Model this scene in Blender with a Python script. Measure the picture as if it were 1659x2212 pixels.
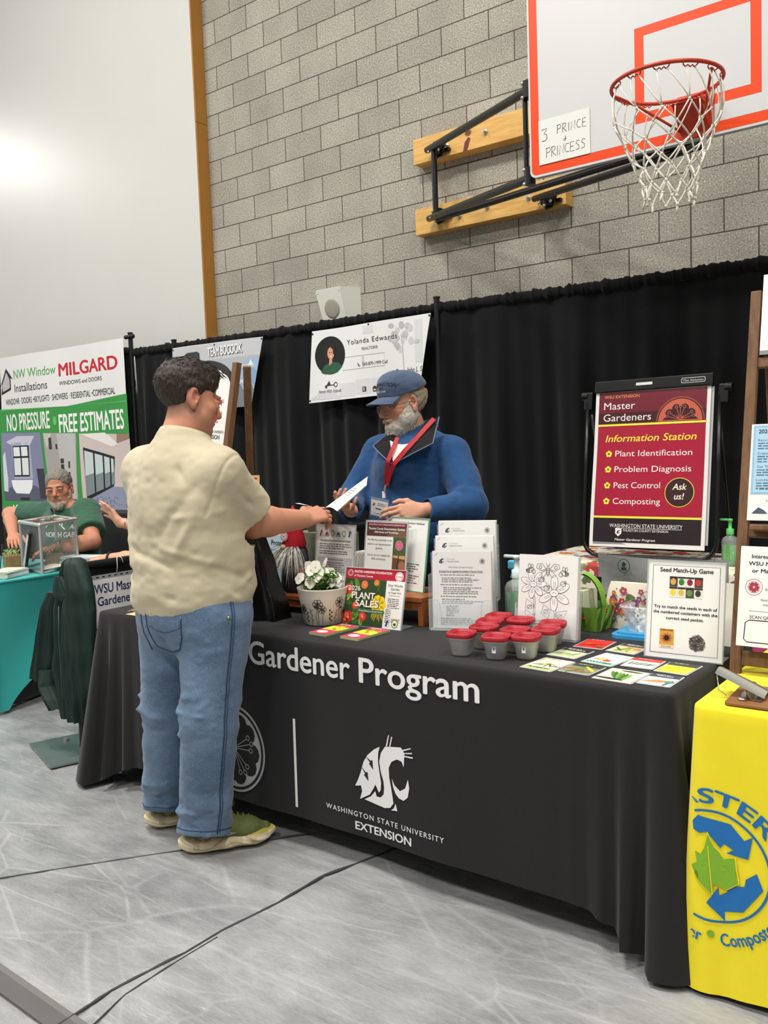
import bpy, bmesh, math, random
import numpy as np
from mathutils import Vector, Matrix, noise as mnoise
from math import sin, cos, pi, radians as rad

for _o in list(bpy.data.objects): bpy.data.objects.remove(_o)
SC = bpy.context.scene
COL = SC.collection
# ------------------------------------------------------------------ camera
CAM_H = 1.42
YAW, PITCH, ROLL, FPX = 0.663573904, -0.0754577783, -0.0357100159, 1912.16
def _cam_axes():
    f0 = Vector((-sin(YAW), cos(YAW), 0)); r0 = Vector((cos(YAW), sin(YAW), 0)); u0 = Vector((0, 0, 1))
    f = cos(PITCH)*f0 + sin(PITCH)*u0; u = -sin(PITCH)*f0 + cos(PITCH)*u0
    return cos(ROLL)*r0 + sin(ROLL)*u, -sin(ROLL)*r0 + cos(ROLL)*u, f
_r, _u, _f = _cam_axes()
cd = bpy.data.cameras.new('camera'); cam = bpy.data.objects.new('camera', cd); COL.objects.link(cam)
cam.matrix_world = Matrix(((_r.x, _u.x, -_f.x, 0), (_r.y, _u.y, -_f.y, 0), (_r.z, _u.z, -_f.z, CAM_H), (0, 0, 0, 1)))
cd.sensor_fit = 'VERTICAL'; cd.sensor_height = 24; cd.sensor_width = 18; cd.lens = FPX/2212*24
cd.clip_start = .05; cd.clip_end = 100
SC.camera = cam
# ------------------------------------------------------------------ light
SC.view_settings.view_transform = 'Standard'; SC.view_settings.look = 'None'
SC.view_settings.gamma = 1; SC.view_settings.use_curve_mapping = False
SC.view_settings.exposure = 0.07
wd = bpy.data.worlds.new('hall'); SC.world = wd; wd.use_nodes = True
wd.node_tree.nodes['Background'].inputs[0].default_value = (1, .985, .955, 1)
wd.node_tree.nodes['Background'].inputs[1].default_value = .25
def area(name, loc, size, power, target=None, col=(1, .97, .92)):
    l = bpy.data.lights.new(name, 'AREA'); l.shape = 'RECTANGLE'; l.size, l.size_y = size; l.energy = power; l.color = col
    o = bpy.data.objects.new(name, l); COL.objects.link(o); o.location = loc
    if target is not None:
        o.rotation_euler = (Vector(target)-Vector(loc)).to_track_quat('-Z', 'Y').to_euler()
    return o
for _x, _y, _z, _p in [(-7.5, 1.2, 8.6, 1), (-2.6, .6, 8.6, 1.25), (2.2, 1.4, 8.6, 1.1), (-6, -4.5, 8.6, 1), (-.5, -4.5, 8.6, 1), (5, -4, 8.6, .8), (-17.5, 1, 7.6, 1.1), (-24, 0, 8.6, .9), (-13, -5, 8.6, .9)]:
    area('gym_light', (_x, _y, _z), (1.5, .9), 300*_p)
# ------------------------------------------------------------------ materials
def _n(nt, t, **k):
    n = nt.nodes.new(t)
    for a, b in k.items(): setattr(n, a, b)
    return n
MATS = {}
def lin(c):
    return tuple((x/12.92 if x <= .04045 else ((x+.055)/1.055)**2.4) for x in c)
def hx(s):
    s = s.lstrip('#'); return lin(tuple(int(s[i:i+2], 16)/255 for i in (0, 2, 4)))
def M(name, col='#808080', rough=.6, metal=0, var=0, vs=40, bump=0, bs=200, sheen=0, trans=0, ior=1.45, alpha=1, spec=.5, coat=0, attr=None, stretch=None, col2=None, emit=0, sss=0, bdist=.002):
    """one principled material; var mixes the colour by noise, bump adds fine relief"""
    if name in MATS: return MATS[name]
    m = bpy.data.materials.new(name); m.use_nodes = True; nt = m.node_tree; b = nt.nodes['Principled BSDF']
    c = hx(col) if isinstance(col, str) else col
    b.inputs['Base Color'].default_value = (*c, 1); b.inputs['Roughness'].default_value = rough; b.inputs['Metallic'].default_value = metal
    b.inputs['Specular IOR Level'].default_value = spec; b.inputs['IOR'].default_value = ior
    b.inputs['Sheen Weight'].default_value = sheen; b.inputs['Transmission Weight'].default_value = trans
    b.inputs['Alpha'].default_value = alpha; b.inputs['Coat Weight'].default_value = coat
    if sss:
        b.inputs['Subsurface Weight'].default_value = sss; b.inputs['Subsurface Radius'].default_value = (.012, .005, .003); b.inputs['Subsurface Scale'].default_value = 1
    if emit: b.inputs['Emission Color'].default_value = (*c, 1); b.inputs['Emission Strength'].default_value = emit
    tc = _n(nt, 'ShaderNodeTexCoord'); vec = tc.outputs['Object']
    if stretch:
        mp = _n(nt, 'ShaderNodeMapping'); mp.inputs['Scale'].default_value = stretch; nt.links.new(vec, mp.inputs[0]); vec = mp.outputs[0]
    src = None
    if attr:
        a = _n(nt, 'ShaderNodeAttribute', attribute_name=attr); src = a.outputs['Color']
    if var or col2:
        nz = _n(nt, 'ShaderNodeTexNoise'); nz.inputs['Scale'].default_value = vs; nz.inputs['Detail'].default_value = 5; nz.inputs['Roughness'].default_value = .65
        nt.links.new(vec, nz.inputs['Vector'])
        mr = _n(nt, 'ShaderNodeMapRange'); mr.inputs[1].default_value = .32; mr.inputs[2].default_value = .68
        nt.links.new(nz.outputs[0], mr.inputs[0])
        mx = _n(nt, 'ShaderNodeMix', data_type='RGBA', blend_type='MIX')
        nt.links.new(mr.outputs[0], mx.inputs[0])
        if col2:
            mx.inputs[6].default_value = (*c, 1); mx.inputs[7].default_value = (*hx(col2), 1); src = mx.outputs[2]
        else:
            lo, hi = 1-var, 1+var
            if src is not None:
                mx.inputs[6].default_value = (lo, lo, lo, 1); mx.inputs[7].default_value = (hi, hi, hi, 1)
                m2 = _n(nt, 'ShaderNodeMix', data_type='RGBA', blend_type='MULTIPLY'); m2.inputs[0].default_value = 1
                nt.links.new(src, m2.inputs[6]); nt.links.new(mx.outputs[2], m2.inputs[7]); src = m2.outputs[2]
            else:
                mx.inputs[6].default_value = (*[x*lo for x in c], 1); mx.inputs[7].default_value = (*[min(1, x*hi) for x in c], 1); src = mx.outputs[2]
    if src is not None: nt.links.new(src, b.inputs['Base Color'])
    if bump:
        nb = _n(nt, 'ShaderNodeTexNoise'); nb.inputs['Scale'].default_value = bs; nb.inputs['Detail'].default_value = 4
        nt.links.new(vec, nb.inputs['Vector'])
        bp = _n(nt, 'ShaderNodeBump'); bp.inputs['Strength'].default_value = bump; bp.inputs['Distance'].default_value = bdist
        nt.links.new(nb.outputs[0], bp.inputs['Height']); nt.links.new(bp.outputs[0], b.inputs['Normal'])
    MATS[name] = m
    return m
def flat(c, rough=.55):
    return M('print_'+c.strip('#'), c, rough, spec=.35)
# ------------------------------------------------------------------ objects
def tag(o, label=None, cat=None, group=None, kind=None):
    if label: o['label'] = label
    if cat: o['category'] = cat
    if group: o['group'] = group
    if kind: o['kind'] = kind
    return o
def thing(name, label, cat, loc=(0, 0, 0), rot=(0, 0, 0), group=None):
    o = bpy.data.objects.new(name, None); COL.objects.link(o); o.empty_display_size = .1
    o.location = loc; o.rotation_euler = rot
    return tag(o, label, cat, group)
def link(name, me, parent=None, mw=None):
    o = bpy.data.objects.new(name, me); COL.objects.link(o)
    if parent is not None: o.parent = parent
    if mw is not None: o.matrix_local = mw
    return o
def copy_tree(o, parent=None):
    c = o.copy(); COL.objects.link(c); c.parent = parent
    for ch in list(o.children): copy_tree(ch, c)
    return c
def frame(loc, u, v=None, n=None):
    """matrix with local x=u, y=v, z=u x v"""
    u = Vector(u).normalized(); v = Vector(v); v = (v-u*v.dot(u)).normalized(); w = u.cross(v)
    return Matrix(((u.x, v.x, w.x, loc[0]), (u.y, v.y, w.y, loc[1]), (u.z, v.z, w.z, loc[2]), (0, 0, 0, 1)))
def euler(rx=0, ry=0, rz=0, loc=(0, 0, 0)):
    from mathutils import Euler
    m = Euler((rad(rx), rad(ry), rad(rz))).to_matrix().to_4x4(); m.translation = loc; return m
_textcache = {}
def text_geo(s, bold=0, shear=0, res=2, spacing=1):
    k = (s, bold, shear, res, spacing)
    if k in _textcache: return _textcache[k]
    cu = bpy.data.curves.new('t', 'FONT'); cu.body = s; cu.size = 1; cu.offset = bold; cu.shear = shear; cu.resolution_u = res; cu.space_character = spacing
    o = bpy.data.objects.new('t', cu); COL.objects.link(o)
    dg = bpy.context.evaluated_depsgraph_get(); dg.update()
    me = o.evaluated_get(dg).to_mesh()
    vs = np.array([v.co[:2] for v in me.vertices]).reshape(-1, 2) if len(me.vertices) else np.zeros((0, 2))
    fs = [tuple(p.vertices) for p in me.polygons]
    o.evaluated_get(dg).to_mesh_clear()
    bpy.data.objects.remove(o); bpy.data.curves.remove(cu)
    _textcache[k] = (vs, fs)
    return vs, fs
class MB:
    """collects geometry with material slots; build() links ONE mesh object"""
    def __init__(s): s.v = []; s.f = []; s.m = []; s.sm = []; s.mats = []; s.T = Matrix.Identity(4)
    def mi(s, mat):
        if mat not in s.mats: s.mats.append(mat)
        return s.mats.index(mat)
    def add(s, vs, fs, mat, smooth=False):
        k = len(s.v); i = s.mi(mat); T = s.T
        s.v.extend([tuple(T @ Vector(p)) for p in vs])
        for f in fs: s.f.append(tuple(k+a for a in f)); s.m.append(i); s.sm.append(smooth)
    def box(s, c, d, mat, rot=None, bev=0, seg=2):
        R = rot if rot is not None else Matrix.Identity(4)
        if bev <= 0:
            vs = [R @ Vector((x*d[0]/2, y*d[1]/2, z*d[2]/2))+Vector(c) for x in (-1, 1) for y in (-1, 1) for z in (-1, 1)]
            s.add(vs, [(0, 1, 3, 2), (4, 6, 7, 5), (0, 4, 5, 1), (2, 3, 7, 6), (0, 2, 6, 4), (1, 5, 7, 3)], mat); return
        bm = bmesh.new(); bmesh.ops.create_cube(bm, size=1)
        for v in bm.verts: v.co = Vector((v.co.x*d[0], v.co.y*d[1], v.co.z*d[2]))
        bmesh.ops.bevel(bm, geom=list(bm.edges), offset=bev, segments=seg, profile=.5, affect='EDGES')
        bm.verts.index_update()
        s.add([R @ v.co+Vector(c) for v in bm.verts], [tuple(v.index for v in f.verts) for f in bm.faces], mat, False); bm.free()
    def bar(s, a, b, w, h, mat, up=(0, 0, 1), bev=0):
        a = Vector(a); b = Vector(b); u = (b-a); L = u.length
        if abs(u.normalized().dot(Vector(up))) > .98: up = (1, 0, 0)
        F = frame((0, 0, 0), u, up)
        s.box((a+b)/2, (L, h, w), mat, F, bev)
    def cyl(s, a, b, r, mat, r2=None, n=16, caps=True, smooth=True):
        a = Vector(a); b = Vector(b); r2 = r if r2 is None else r2
        d = (b-a).normalized(); up = Vector((0, 0, 1)) if abs(d.z) < .95 else Vector((1, 0, 0))
        x = d.cross(up).normalized(); y = d.cross(x)
        vs = [a+(x*cos(2*pi*i/n)+y*sin(2*pi*i/n))*r for i in range(n)]+[b+(x*cos(2*pi*i/n)+y*sin(2*pi*i/n))*r2 for i in range(n)]
        s.add(vs, [(i, (i+1) % n, n+(i+1) % n, n+i) for i in range(n)], mat, smooth)
        if caps: s.add(vs, [tuple(range(n-1, -1, -1)), tuple(range(n, 2*n))], mat)
    def tube(s, pts, r, mat, n=8, closed=False, rs=None, smooth=True):
        P = [Vector(p) for p in pts]; N = len(P); rings = []
        prev = None
        for i, p in enumerate(P):
            if closed: t = P[(i+1) % N]-P[i-1]
            else: t = P[min(i+1, N-1)]-P[max(i-1, 0)]
            t.normalize()
            if prev is None:
                x = t.cross(Vector((0, 0, 1)) if abs(t.z) < .9 else Vector((1, 0, 0))).normalized()
            else:
                x = (prev-t*prev.dot(t)).normalized()
            prev = x; y = t.cross(x); rr = rs[i] if rs else r
            rings.append([p+(x*cos(2*pi*k/n)+y*sin(2*pi*k/n))*rr for k in range(n)])
        vs = [v for rg in rings for v in rg]; fs = []
        for i in range(N if closed else N-1):
            j = (i+1) % N
            for k in range(n): fs.append((i*n+k, i*n+(k+1) % n, j*n+(k+1) % n, j*n+k))
        if not closed: fs += [tuple(range(n-1, -1, -1)), tuple((N-1)*n+k for k in range(n))]
        s.add(vs, fs, mat, smooth)
    def lathe(s, prof, mat, c=(0, 0, 0), n=32, sq=0, smooth=True, axis=None):
        """profile [(r,z)...] about z; sq>0 squares the section (superellipse)"""
        vs = []; A = axis if axis is not None else Matrix.Identity(4)
        for r, z in prof:
            for k in range(n):
                a = 2*pi*k/n; ca, sa = cos(a), sin(a)
                q = 1
                if sq: e = 2+sq; q = (abs(ca)**e+abs(sa)**e)**(-1/e)
                vs.append(A @ Vector((r*q*ca, r*q*sa, z))+Vector(c))
        fs = [(i*n+k, i*n+(k+1) % n, (i+1)*n+(k+1) % n, (i+1)*n+k) for i in range(len(prof)-1) for k in range(n)]
        s.add(vs, fs, mat, smooth)
    def ball(s, c, r, mat, n=16, R=None):
        r = (r, r, r) if not hasattr(r, '__len__') else r; c = Vector(c); vs = []; m = n//2
        for i in range(m+1):
            for k in range(n):
                t = pi*i/m; a = 2*pi*k/n; p = Vector((r[0]*sin(t)*cos(a), r[1]*sin(t)*sin(a), r[2]*cos(t)))
                vs.append((R @ p if R is not None else p)+c)
        s.add(vs, [(i*n+k, (i+1)*n+k, (i+1)*n+(k+1) % n, i*n+(k+1) % n) for i in range(m) for k in range(n)], mat, True)
    def grid(s, fn, nu, nv, mat, smooth=True, flip=False):
        vs = [fn(i/nu, j/nv) for j in range(nv+1) for i in range(nu+1)]
        w = nu+1; fs = [(j*w+i, j*w+i+1, (j+1)*w+i+1, (j+1)*w+i) for j in range(nv) for i in range(nu)]
        if flip: fs = [f[::-1] for f in fs]
        s.add(vs, fs, mat, smooth)
    def prism(s, pts, z0, z1, mat, F=None):
        """closed outline in local xy extruded z0..z1"""
        n = len(pts); F = F if F is not None else Matrix.Identity(4)
        vs = [F @ Vector((x, y, z0)) for x, y in pts]+[F @ Vector((x, y, z1)) for x, y in pts]
        s.add(vs, [tuple(range(n-1, -1, -1)), tuple(range(n, 2*n))]+[(i, (i+1) % n, n+(i+1) % n, n+i) for i in range(n)], mat)
    # --- printed marks: flat shapes in local xy, stacked in z by layer
    L = .0004
    def z(s, l): return s.z0+l*s.L
    z0 = 0
    def rect(s, x0, y0, x1, y1, c, l=1):
        z = s.z(l); s.add([(x0, y0, z), (x1, y0, z), (x1, y1, z), (x0, y1, z)], [(0, 1, 2, 3)], flat(c) if isinstance(c, str) else c)
    def poly(s, pts, c, l=1):
        z = s.z(l); s.add([(x, y, z) for x, y in pts], [tuple(range(len(pts)))], flat(c) if isinstance(c, str) else c)
    def disc(s, x, y, r, c, l=1, n=28, ry=None):
        ry = r if ry is None else ry
        s.poly([(x+r*cos(2*pi*k/n), y+ry*sin(2*pi*k/n)) for k in range(n)], c, l)
    def ring(s, x, y, r, w, c, l=1, n=40, ry=None, a0=0, a1=2*pi):
        ry = r if ry is None else ry; z = s.z(l)
        vs = []
        for k in range(n+1):
            a = a0+(a1-a0)*k/n
            vs += [(x+r*cos(a), y+ry*sin(a), z), (x+(r-w)*cos(a), y+(ry-w)*sin(a), z)]
        s.add(vs, [(2*k, 2*k+2, 2*k+3, 2*k+1) for k in range(n)], flat(c) if isinstance(c, str) else c)
    def line(s, pts, w, c, l=1):
        """polyline stroke"""
        z = s.z(l); P = [Vector((p[0], p[1])) for p in pts]; vs = []; N = len(P)
        for i in range(N):
            t = (P[min(i+1, N-1)]-P[max(i-1, 0)])
            if t.length < 1e-9: t = Vector((1, 0))
            t.normalize(); q = Vector((-t.y, t.x))*w/2
            vs += [(P[i].x+q.x, P[i].y+q.y, z), (P[i].x-q.x, P[i].y-q.y, z)]
        s.add(vs, [(2*k+1, 2*k+3, 2*k+2, 2*k) for k in range(N-1)], flat(c) if isinstance(c, str) else c)
    def text(s, t, x, y, h, c, w=None, al='l', bold=0, shear=0, l=2, arc=None, sp=1, maxw=None):
        """cap height h; w = exact width; arc=(cx,cy,r,a_mid,dir) bends text"""
        vs, fs = text_geo(t, 0, shear, 5 if h > .03 else 3, sp)
        if not len(vs): return
        if bold:
            b_ = bold*.8; n_ = len(vs); o_ = [(-b_, 0), (b_, 0), (0, -b_*.7), (0, b_*.7)]; fs = [tuple(i+n_*k for i in f) for k in range(4) for f in fs]; vs = np.concatenate([vs+np.array(d) for d in o_])
        v = vs.copy(); sc = h/.69; x0, x1 = v[:, 0].min(), v[:, 0].max()
        v[:, 0] = (v[:, 0]-x0)*sc; W0 = (x1-x0)*sc; v[:, 1] *= sc
        if w: v[:, 0] *= w/W0; W0 = w
        elif maxw and W0 > maxw: v[:, 0] *= maxw/W0; W0 = maxw
        v[:, 0] += {'l': 0, 'c': -W0/2, 'r': -W0}[al]
        z = s.z(l); zq = [z]*len(v)
        if bold: zq = [z+.00004*(i//n_) for i in range(len(v))]
        if arc:
            cx, cy, r, am, dr = arc; a = am-dr*v[:, 0]/r; rr = r+dr*v[:, 1]
            pts = [(cx+rr[i]*cos(a[i]), cy+rr[i]*sin(a[i]), zq[i]) for i in range(len(v))]
        else: pts = [(x+p[0], y+p[1], q) for p, q in zip(v, zq)]
        s.add(pts, fs, flat(c) if isinstance(c, str) else c)
    def para(s, x, y, w, n, lh, th, c, l=2, seed=1, ragged=.25):
        """n lines of body text too small to read: word-like strokes"""
        rg = random.Random(seed)
        for i in range(n):
            xx = x; end = x+w*(1-ragged*rg.random())
            while xx < end:
                ww = min(th*rg.uniform(1.2, 4.5), end-xx)
                if ww > th*.5: s.rect(xx, y-i*lh, xx+ww, y-i*lh+th*rg.uniform(.55, .8), c, l)
                xx += ww+th*.6
    def tess(s, L):
        bm = bmesh.new(); vs = [bm.verts.new(v) for v in s.v]; 
        for f, m, sm in zip(s.f, s.m, s.sm):
            try: F = bm.faces.new([vs[i] for i in f])
            except ValueError: continue
            F.material_index = m; F.smooth = sm
        bmesh.ops.triangulate(bm, faces=[f for f in bm.faces if len(f.verts) > 4])
        for _ in range(5):
            es = [e for e in bm.edges if e.calc_length() > L]
            if not es: break
            bmesh.ops.subdivide_edges(bm, edges=es, cuts=1)
            bmesh.ops.triangulate(bm, faces=[f for f in bm.faces if len(f.verts) > 4])
        bm.verts.index_update(); s.v = [tuple(v.co) for v in bm.verts]
        s.f = [tuple(v.index for v in f.verts) for f in bm.faces]; s.m = [f.material_index for f in bm.faces]; s.sm = [f.smooth for f in bm.faces]; bm.free()
    def deform(s, fn, start=0):
        for i in range(start, len(s.v)): s.v[i] = tuple(fn(*s.v[i]))
    def build(s, name, parent=None, mw=None, merge=False, auto=None):
        me = bpy.data.meshes.new(name); me.from_pydata(s.v, [], s.f)
        for m in s.mats: me.materials.append(m)
        me.polygons.foreach_set('material_index', s.m); me.polygons.foreach_set('use_smooth', s.sm)
        if merge:
            bm = bmesh.new(); bm.from_mesh(me); bmesh.ops.remove_doubles(bm, verts=bm.verts, dist=1e-5); bm.to_mesh(me); bm.free()
        me.update()
        return link(name, me, parent, mw)
# ------------------------------------------------------------------ smooth solids (signed distance fields)
def smin(a, b, k):
    h = np.clip(.5+.5*(b-a)/k, 0, 1); return b*(1-h)+a*h-k*h*(1-h)
class SDF:
    def __init__(s): s.p = []
    def cone(s, a, b, ra, rb, k=.02, sub=False, c=None, flat=None, fv=None):
        """tapered capsule; flat<1 squashes the section along direction fv"""
        a = np.array(a, float); b = np.array(b, float); d = b-a; L2 = d @ d
        def f(P):
            q = P-a; t = np.clip((q @ d)/max(L2, 1e-9), 0, 1)
            r = ra+(rb-ra)*t
            w = q-t[:, None]*d
            if flat:
                e = fv0; h = w @ e; n2 = np.sqrt(np.maximum((w*w).sum(1)-h*h, 0)); dd = np.sqrt(n2**2+(h/flat)**2)
                return (dd-r)*(flat if flat < 1 else 1)
            return np.sqrt((w*w).sum(1))-r
        if flat: fv0 = np.array(fv, float); fv0 /= np.linalg.norm(fv0)
        s.p.append((f, (a+b)/2, np.sqrt(L2)/2+max(ra, rb)*(max(1, flat) if flat else 1), k, sub, c)); return s
    def ell(s, c, r, k=.02, R=None, sub=False, col=None):
        c = np.array(c, float); r = np.array(r if hasattr(r, '__len__') else (r, r, r), float)
        Rm = np.array(R)[:3, :3] if R is not None else np.eye(3)
        def f(P):
            q = ((P-c) @ Rm)/r; k0 = np.sqrt((q*q).sum(1)); k1 = np.sqrt(((q/r)**2).sum(1))
            return k0*(k0-1)/np.maximum(k1, 1e-9)
        s.p.append((f, c, r.max(), k, sub, col)); return s
    def plane(s, pt, n, k=.004, c=None, R=1e3):
        """cuts away the side the normal points to (inside radius R of pt)"""
        pt = np.array(pt, float); n = np.array(n, float); n /= np.linalg.norm(n)
        def f(P): return np.maximum(-((P-pt) @ n), np.sqrt(((P-pt)**2).sum(1))-R)
        s.p.append((f, pt, R, k, True, None)); return s
    def ev(s, P, idx=None):
        D = np.full(len(P), 9.)
        for i in (range(len(s.p)) if idx is None else idx):
            f, c, R, k, sub, col = s.p[i]; d = f(P)
            D = -smin(-D, d, k) if sub else smin(D, d, k)
        return D
    def mesh(s, h, extra=None, lo=None, hi=None):
        P = s.p; B = 12
        if lo is None:
            lo = np.min([c-R for f, c, R, k, sub, col in P if not sub], 0)-3*h; hi = np.max([c+R for f, c, R, k, sub, col in P if not sub], 0)+3*h
        lo = np.array(lo); n = np.ceil((np.array(hi)-lo)/h/B).astype(int)*B
        F = np.full(n+1, 1., np.float32)
        g = np.stack(np.meshgrid(*[np.arange(B+1)*h]*3, indexing='ij'), -1).reshape(-1, 3); rad_ = B*h*.5*1.7321
        nb = n//B
        C = np.stack(np.meshgrid(*[np.arange(q)*B*h+B*h/2 for q in nb], indexing='ij'), -1).reshape(-1, 3)+lo
        near = [np.linalg.norm(C-c, axis=1)-R < rad_+.06 for f, c, R, k, sub, col in P]
        d0 = s.ev(C)
        near = np.array(near)
        for q in range(len(C)):
            i, j, k_ = np.unravel_index(q, nb); sl = (slice(i*B, i*B+B+1), slice(j*B, j*B+B+1), slice(k_*B, k_*B+B+1))
            if abs(d0[q]) > rad_*1.6+.03:
                F[sl] = np.where(np.abs(F[sl]) < .9, F[sl], np.sign(d0[q])); continue
            idx = np.nonzero(near[:, q])[0]
            if not len(idx): continue
            F[sl] = s.ev(g+lo+np.array([i, j, k_])*B*h, idx).reshape(B+1, B+1, B+1)
        if extra is not None: pass
        S = F < 0
        a = S[:-1, :-1, :-1]; cnt = np.zeros(a.shape, np.int8)
        for dx in (0, 1):
            for dy in (0, 1):
                for dz in (0, 1): cnt += S[dx:S.shape[0]-1+dx, dy:S.shape[1]-1+dy, dz:S.shape[2]-1+dz]
        act = np.nonzero((cnt > 0) & (cnt < 8)); ids = -np.ones(a.shape, np.int64); N = len(act[0]); ids[act] = np.arange(N)
        acc = np.zeros((N, 3)); num = np.zeros(N); A = np.stack(act, 1)
        cs = [(x, y, z) for x in (0, 1) for y in (0, 1) for z in (0, 1)]
        for p in cs:
            for ax in range(3):
                if p[ax]: continue
                q = list(p); q[ax] = 1
                f0 = F[A[:, 0]+p[0], A[:, 1]+p[1], A[:, 2]+p[2]]; f1 = F[A[:, 0]+q[0], A[:, 1]+q[1], A[:, 2]+q[2]]
                m = (f0 < 0) != (f1 < 0); t = np.zeros(N); t[m] = f0[m]/(f0[m]-f1[m])
                o = np.array(p, float)[None].repeat(N, 0); o[:, ax] += t
                acc[m] += o[m]; num[m] += 1
        V = (A+acc/num[:, None])*h+lo
        faces = []
        for ax in range(3):
            s0 = [slice(None)]*3; s1 = [slice(None)]*3; s0[ax] = slice(0, -1); s1[ax] = slice(1, None)
            a0, a1 = S[tuple(s0)], S[tuple(s1)]; o1, o2 = [(1, 2), (2, 0), (0, 1)][ax]
            E = np.stack(np.nonzero(a0 != a1), 1)
            ok = (E[:, o1] > 0) & (E[:, o2] > 0) & (E[:, o1] < ids.shape[o1]) & (E[:, o2] < ids.shape[o2]); E = E[ok]
            if not len(E): continue
            pos = a0[tuple(E.T)]
            def gi(d1, d2):
                X = E.copy(); X[:, o1] -= d1; X[:, o2] -= d2; return ids[tuple(X.T)]
            Q = np.stack([gi(1, 1), gi(0, 1), gi(0, 0), gi(1, 0)], 1)
            Q[~pos] = Q[~pos][:, ::-1]; faces.append(Q)
        Q = np.concatenate(faces); return V, Q[(Q >= 0).all(1)]
def smooth_verts(V, Q, it=1, lam=.5):
    e = np.concatenate([Q[:, [0, 1]], Q[:, [1, 2]], Q[:, [2, 3]], Q[:, [3, 0]]]); e = np.concatenate([e, e[:, ::-1]])
    for _ in range(it):
        acc = np.zeros_like(V); c = np.bincount(e[:, 0], minlength=len(V))
        for d in range(3): acc[:, d] = np.bincount(e[:, 0], V[e[:, 1], d], len(V))
        V = V+lam*(acc/np.maximum(c, 1)[:, None]-V)
    return V
def vnormals(V, Q):
    n = np.cross(V[Q[:, 2]]-V[Q[:, 0]], V[Q[:, 3]]-V[Q[:, 1]]); N = np.zeros_like(V)
    for k in range(4):
        for d in range(3): N[:, d] += np.bincount(Q[:, k], n[:, d], len(V))
    return N/np.maximum(np.linalg.norm(N, axis=1), 1e-9)[:, None]
def np_mesh(name, V, Q, mats, parent=None, col=None, mi=None, mw=None):
    me = bpy.data.meshes.new(name); me.from_pydata(V.tolist(), [], Q.tolist())
    for m in (mats if isinstance(mats, (list, tuple)) else [mats]): me.materials.append(m)
    me.polygons.foreach_set('use_smooth', [True]*len(Q))
    if mi is not None: me.polygons.foreach_set('material_index', mi)
    if col is not None:
        a = me.color_attributes.new('tint', 'FLOAT_COLOR', 'POINT')
        a.data.foreach_set('color', np.concatenate([col, np.ones((len(V), 1))], 1).astype(np.float32).ravel())
    me.update(); return link(name, me, parent, mw)
_rs = np.random.RandomState(5)
_NG = _rs.rand(64, 64, 64).astype(np.float32)
def vnoise(P):
    """value noise in -1..1"""
    P = np.asarray(P); i = np.floor(P).astype(int); f = P-i; f = f*f*(3-2*f); r = 0
    for dx in (0, 1):
        for dy in (0, 1):
            for dz in (0, 1):
                w = (f[:, 0] if dx else 1-f[:, 0])*(f[:, 1] if dy else 1-f[:, 1])*(f[:, 2] if dz else 1-f[:, 2])
                r = r+w*_NG[(i[:, 0]+dx) % 64, (i[:, 1]+dy) % 64, (i[:, 2]+dz) % 64]
    return r*2-1
def seg_dist(P, a, b):
    a = np.array(a, float); b = np.array(b, float); d = b-a; t = np.clip(((P-a) @ d)/(d @ d), 0, 1)
    return np.linalg.norm(P-a-t[:, None]*d, axis=1), t
def strands(mb, roots, dirs, length, width, mat, rg, sag=0., curl=.2, segs=3):
    """thin tapering hair blades"""
    for p, d in zip(roots, dirs):
        p = Vector(p); d = Vector(d).normalized(); L = length*rg.uniform(.6, 1.2); s = d.cross(Vector((rg.uniform(-1, 1), rg.uniform(-1, 1), rg.uniform(-1, 1))))
        if s.length < 1e-4: continue
        s.normalize(); vs = []; q = p.copy(); dd = d.copy(); c = Vector((rg.gauss(0, 1), rg.gauss(0, 1), rg.gauss(0, 1)))*curl
        for i in range(segs+1):
            w = width*(1-i/segs*.9)/2; vs += [q+s*w, q-s*w]
            dd = (dd+c/segs+Vector((0, 0, -sag/segs))).normalized(); q = q+dd*(L/segs)
        mb.add(vs, [(2*i, 2*i+1, 2*i+3, 2*i+2) for i in range(segs)], mat, True)
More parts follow.
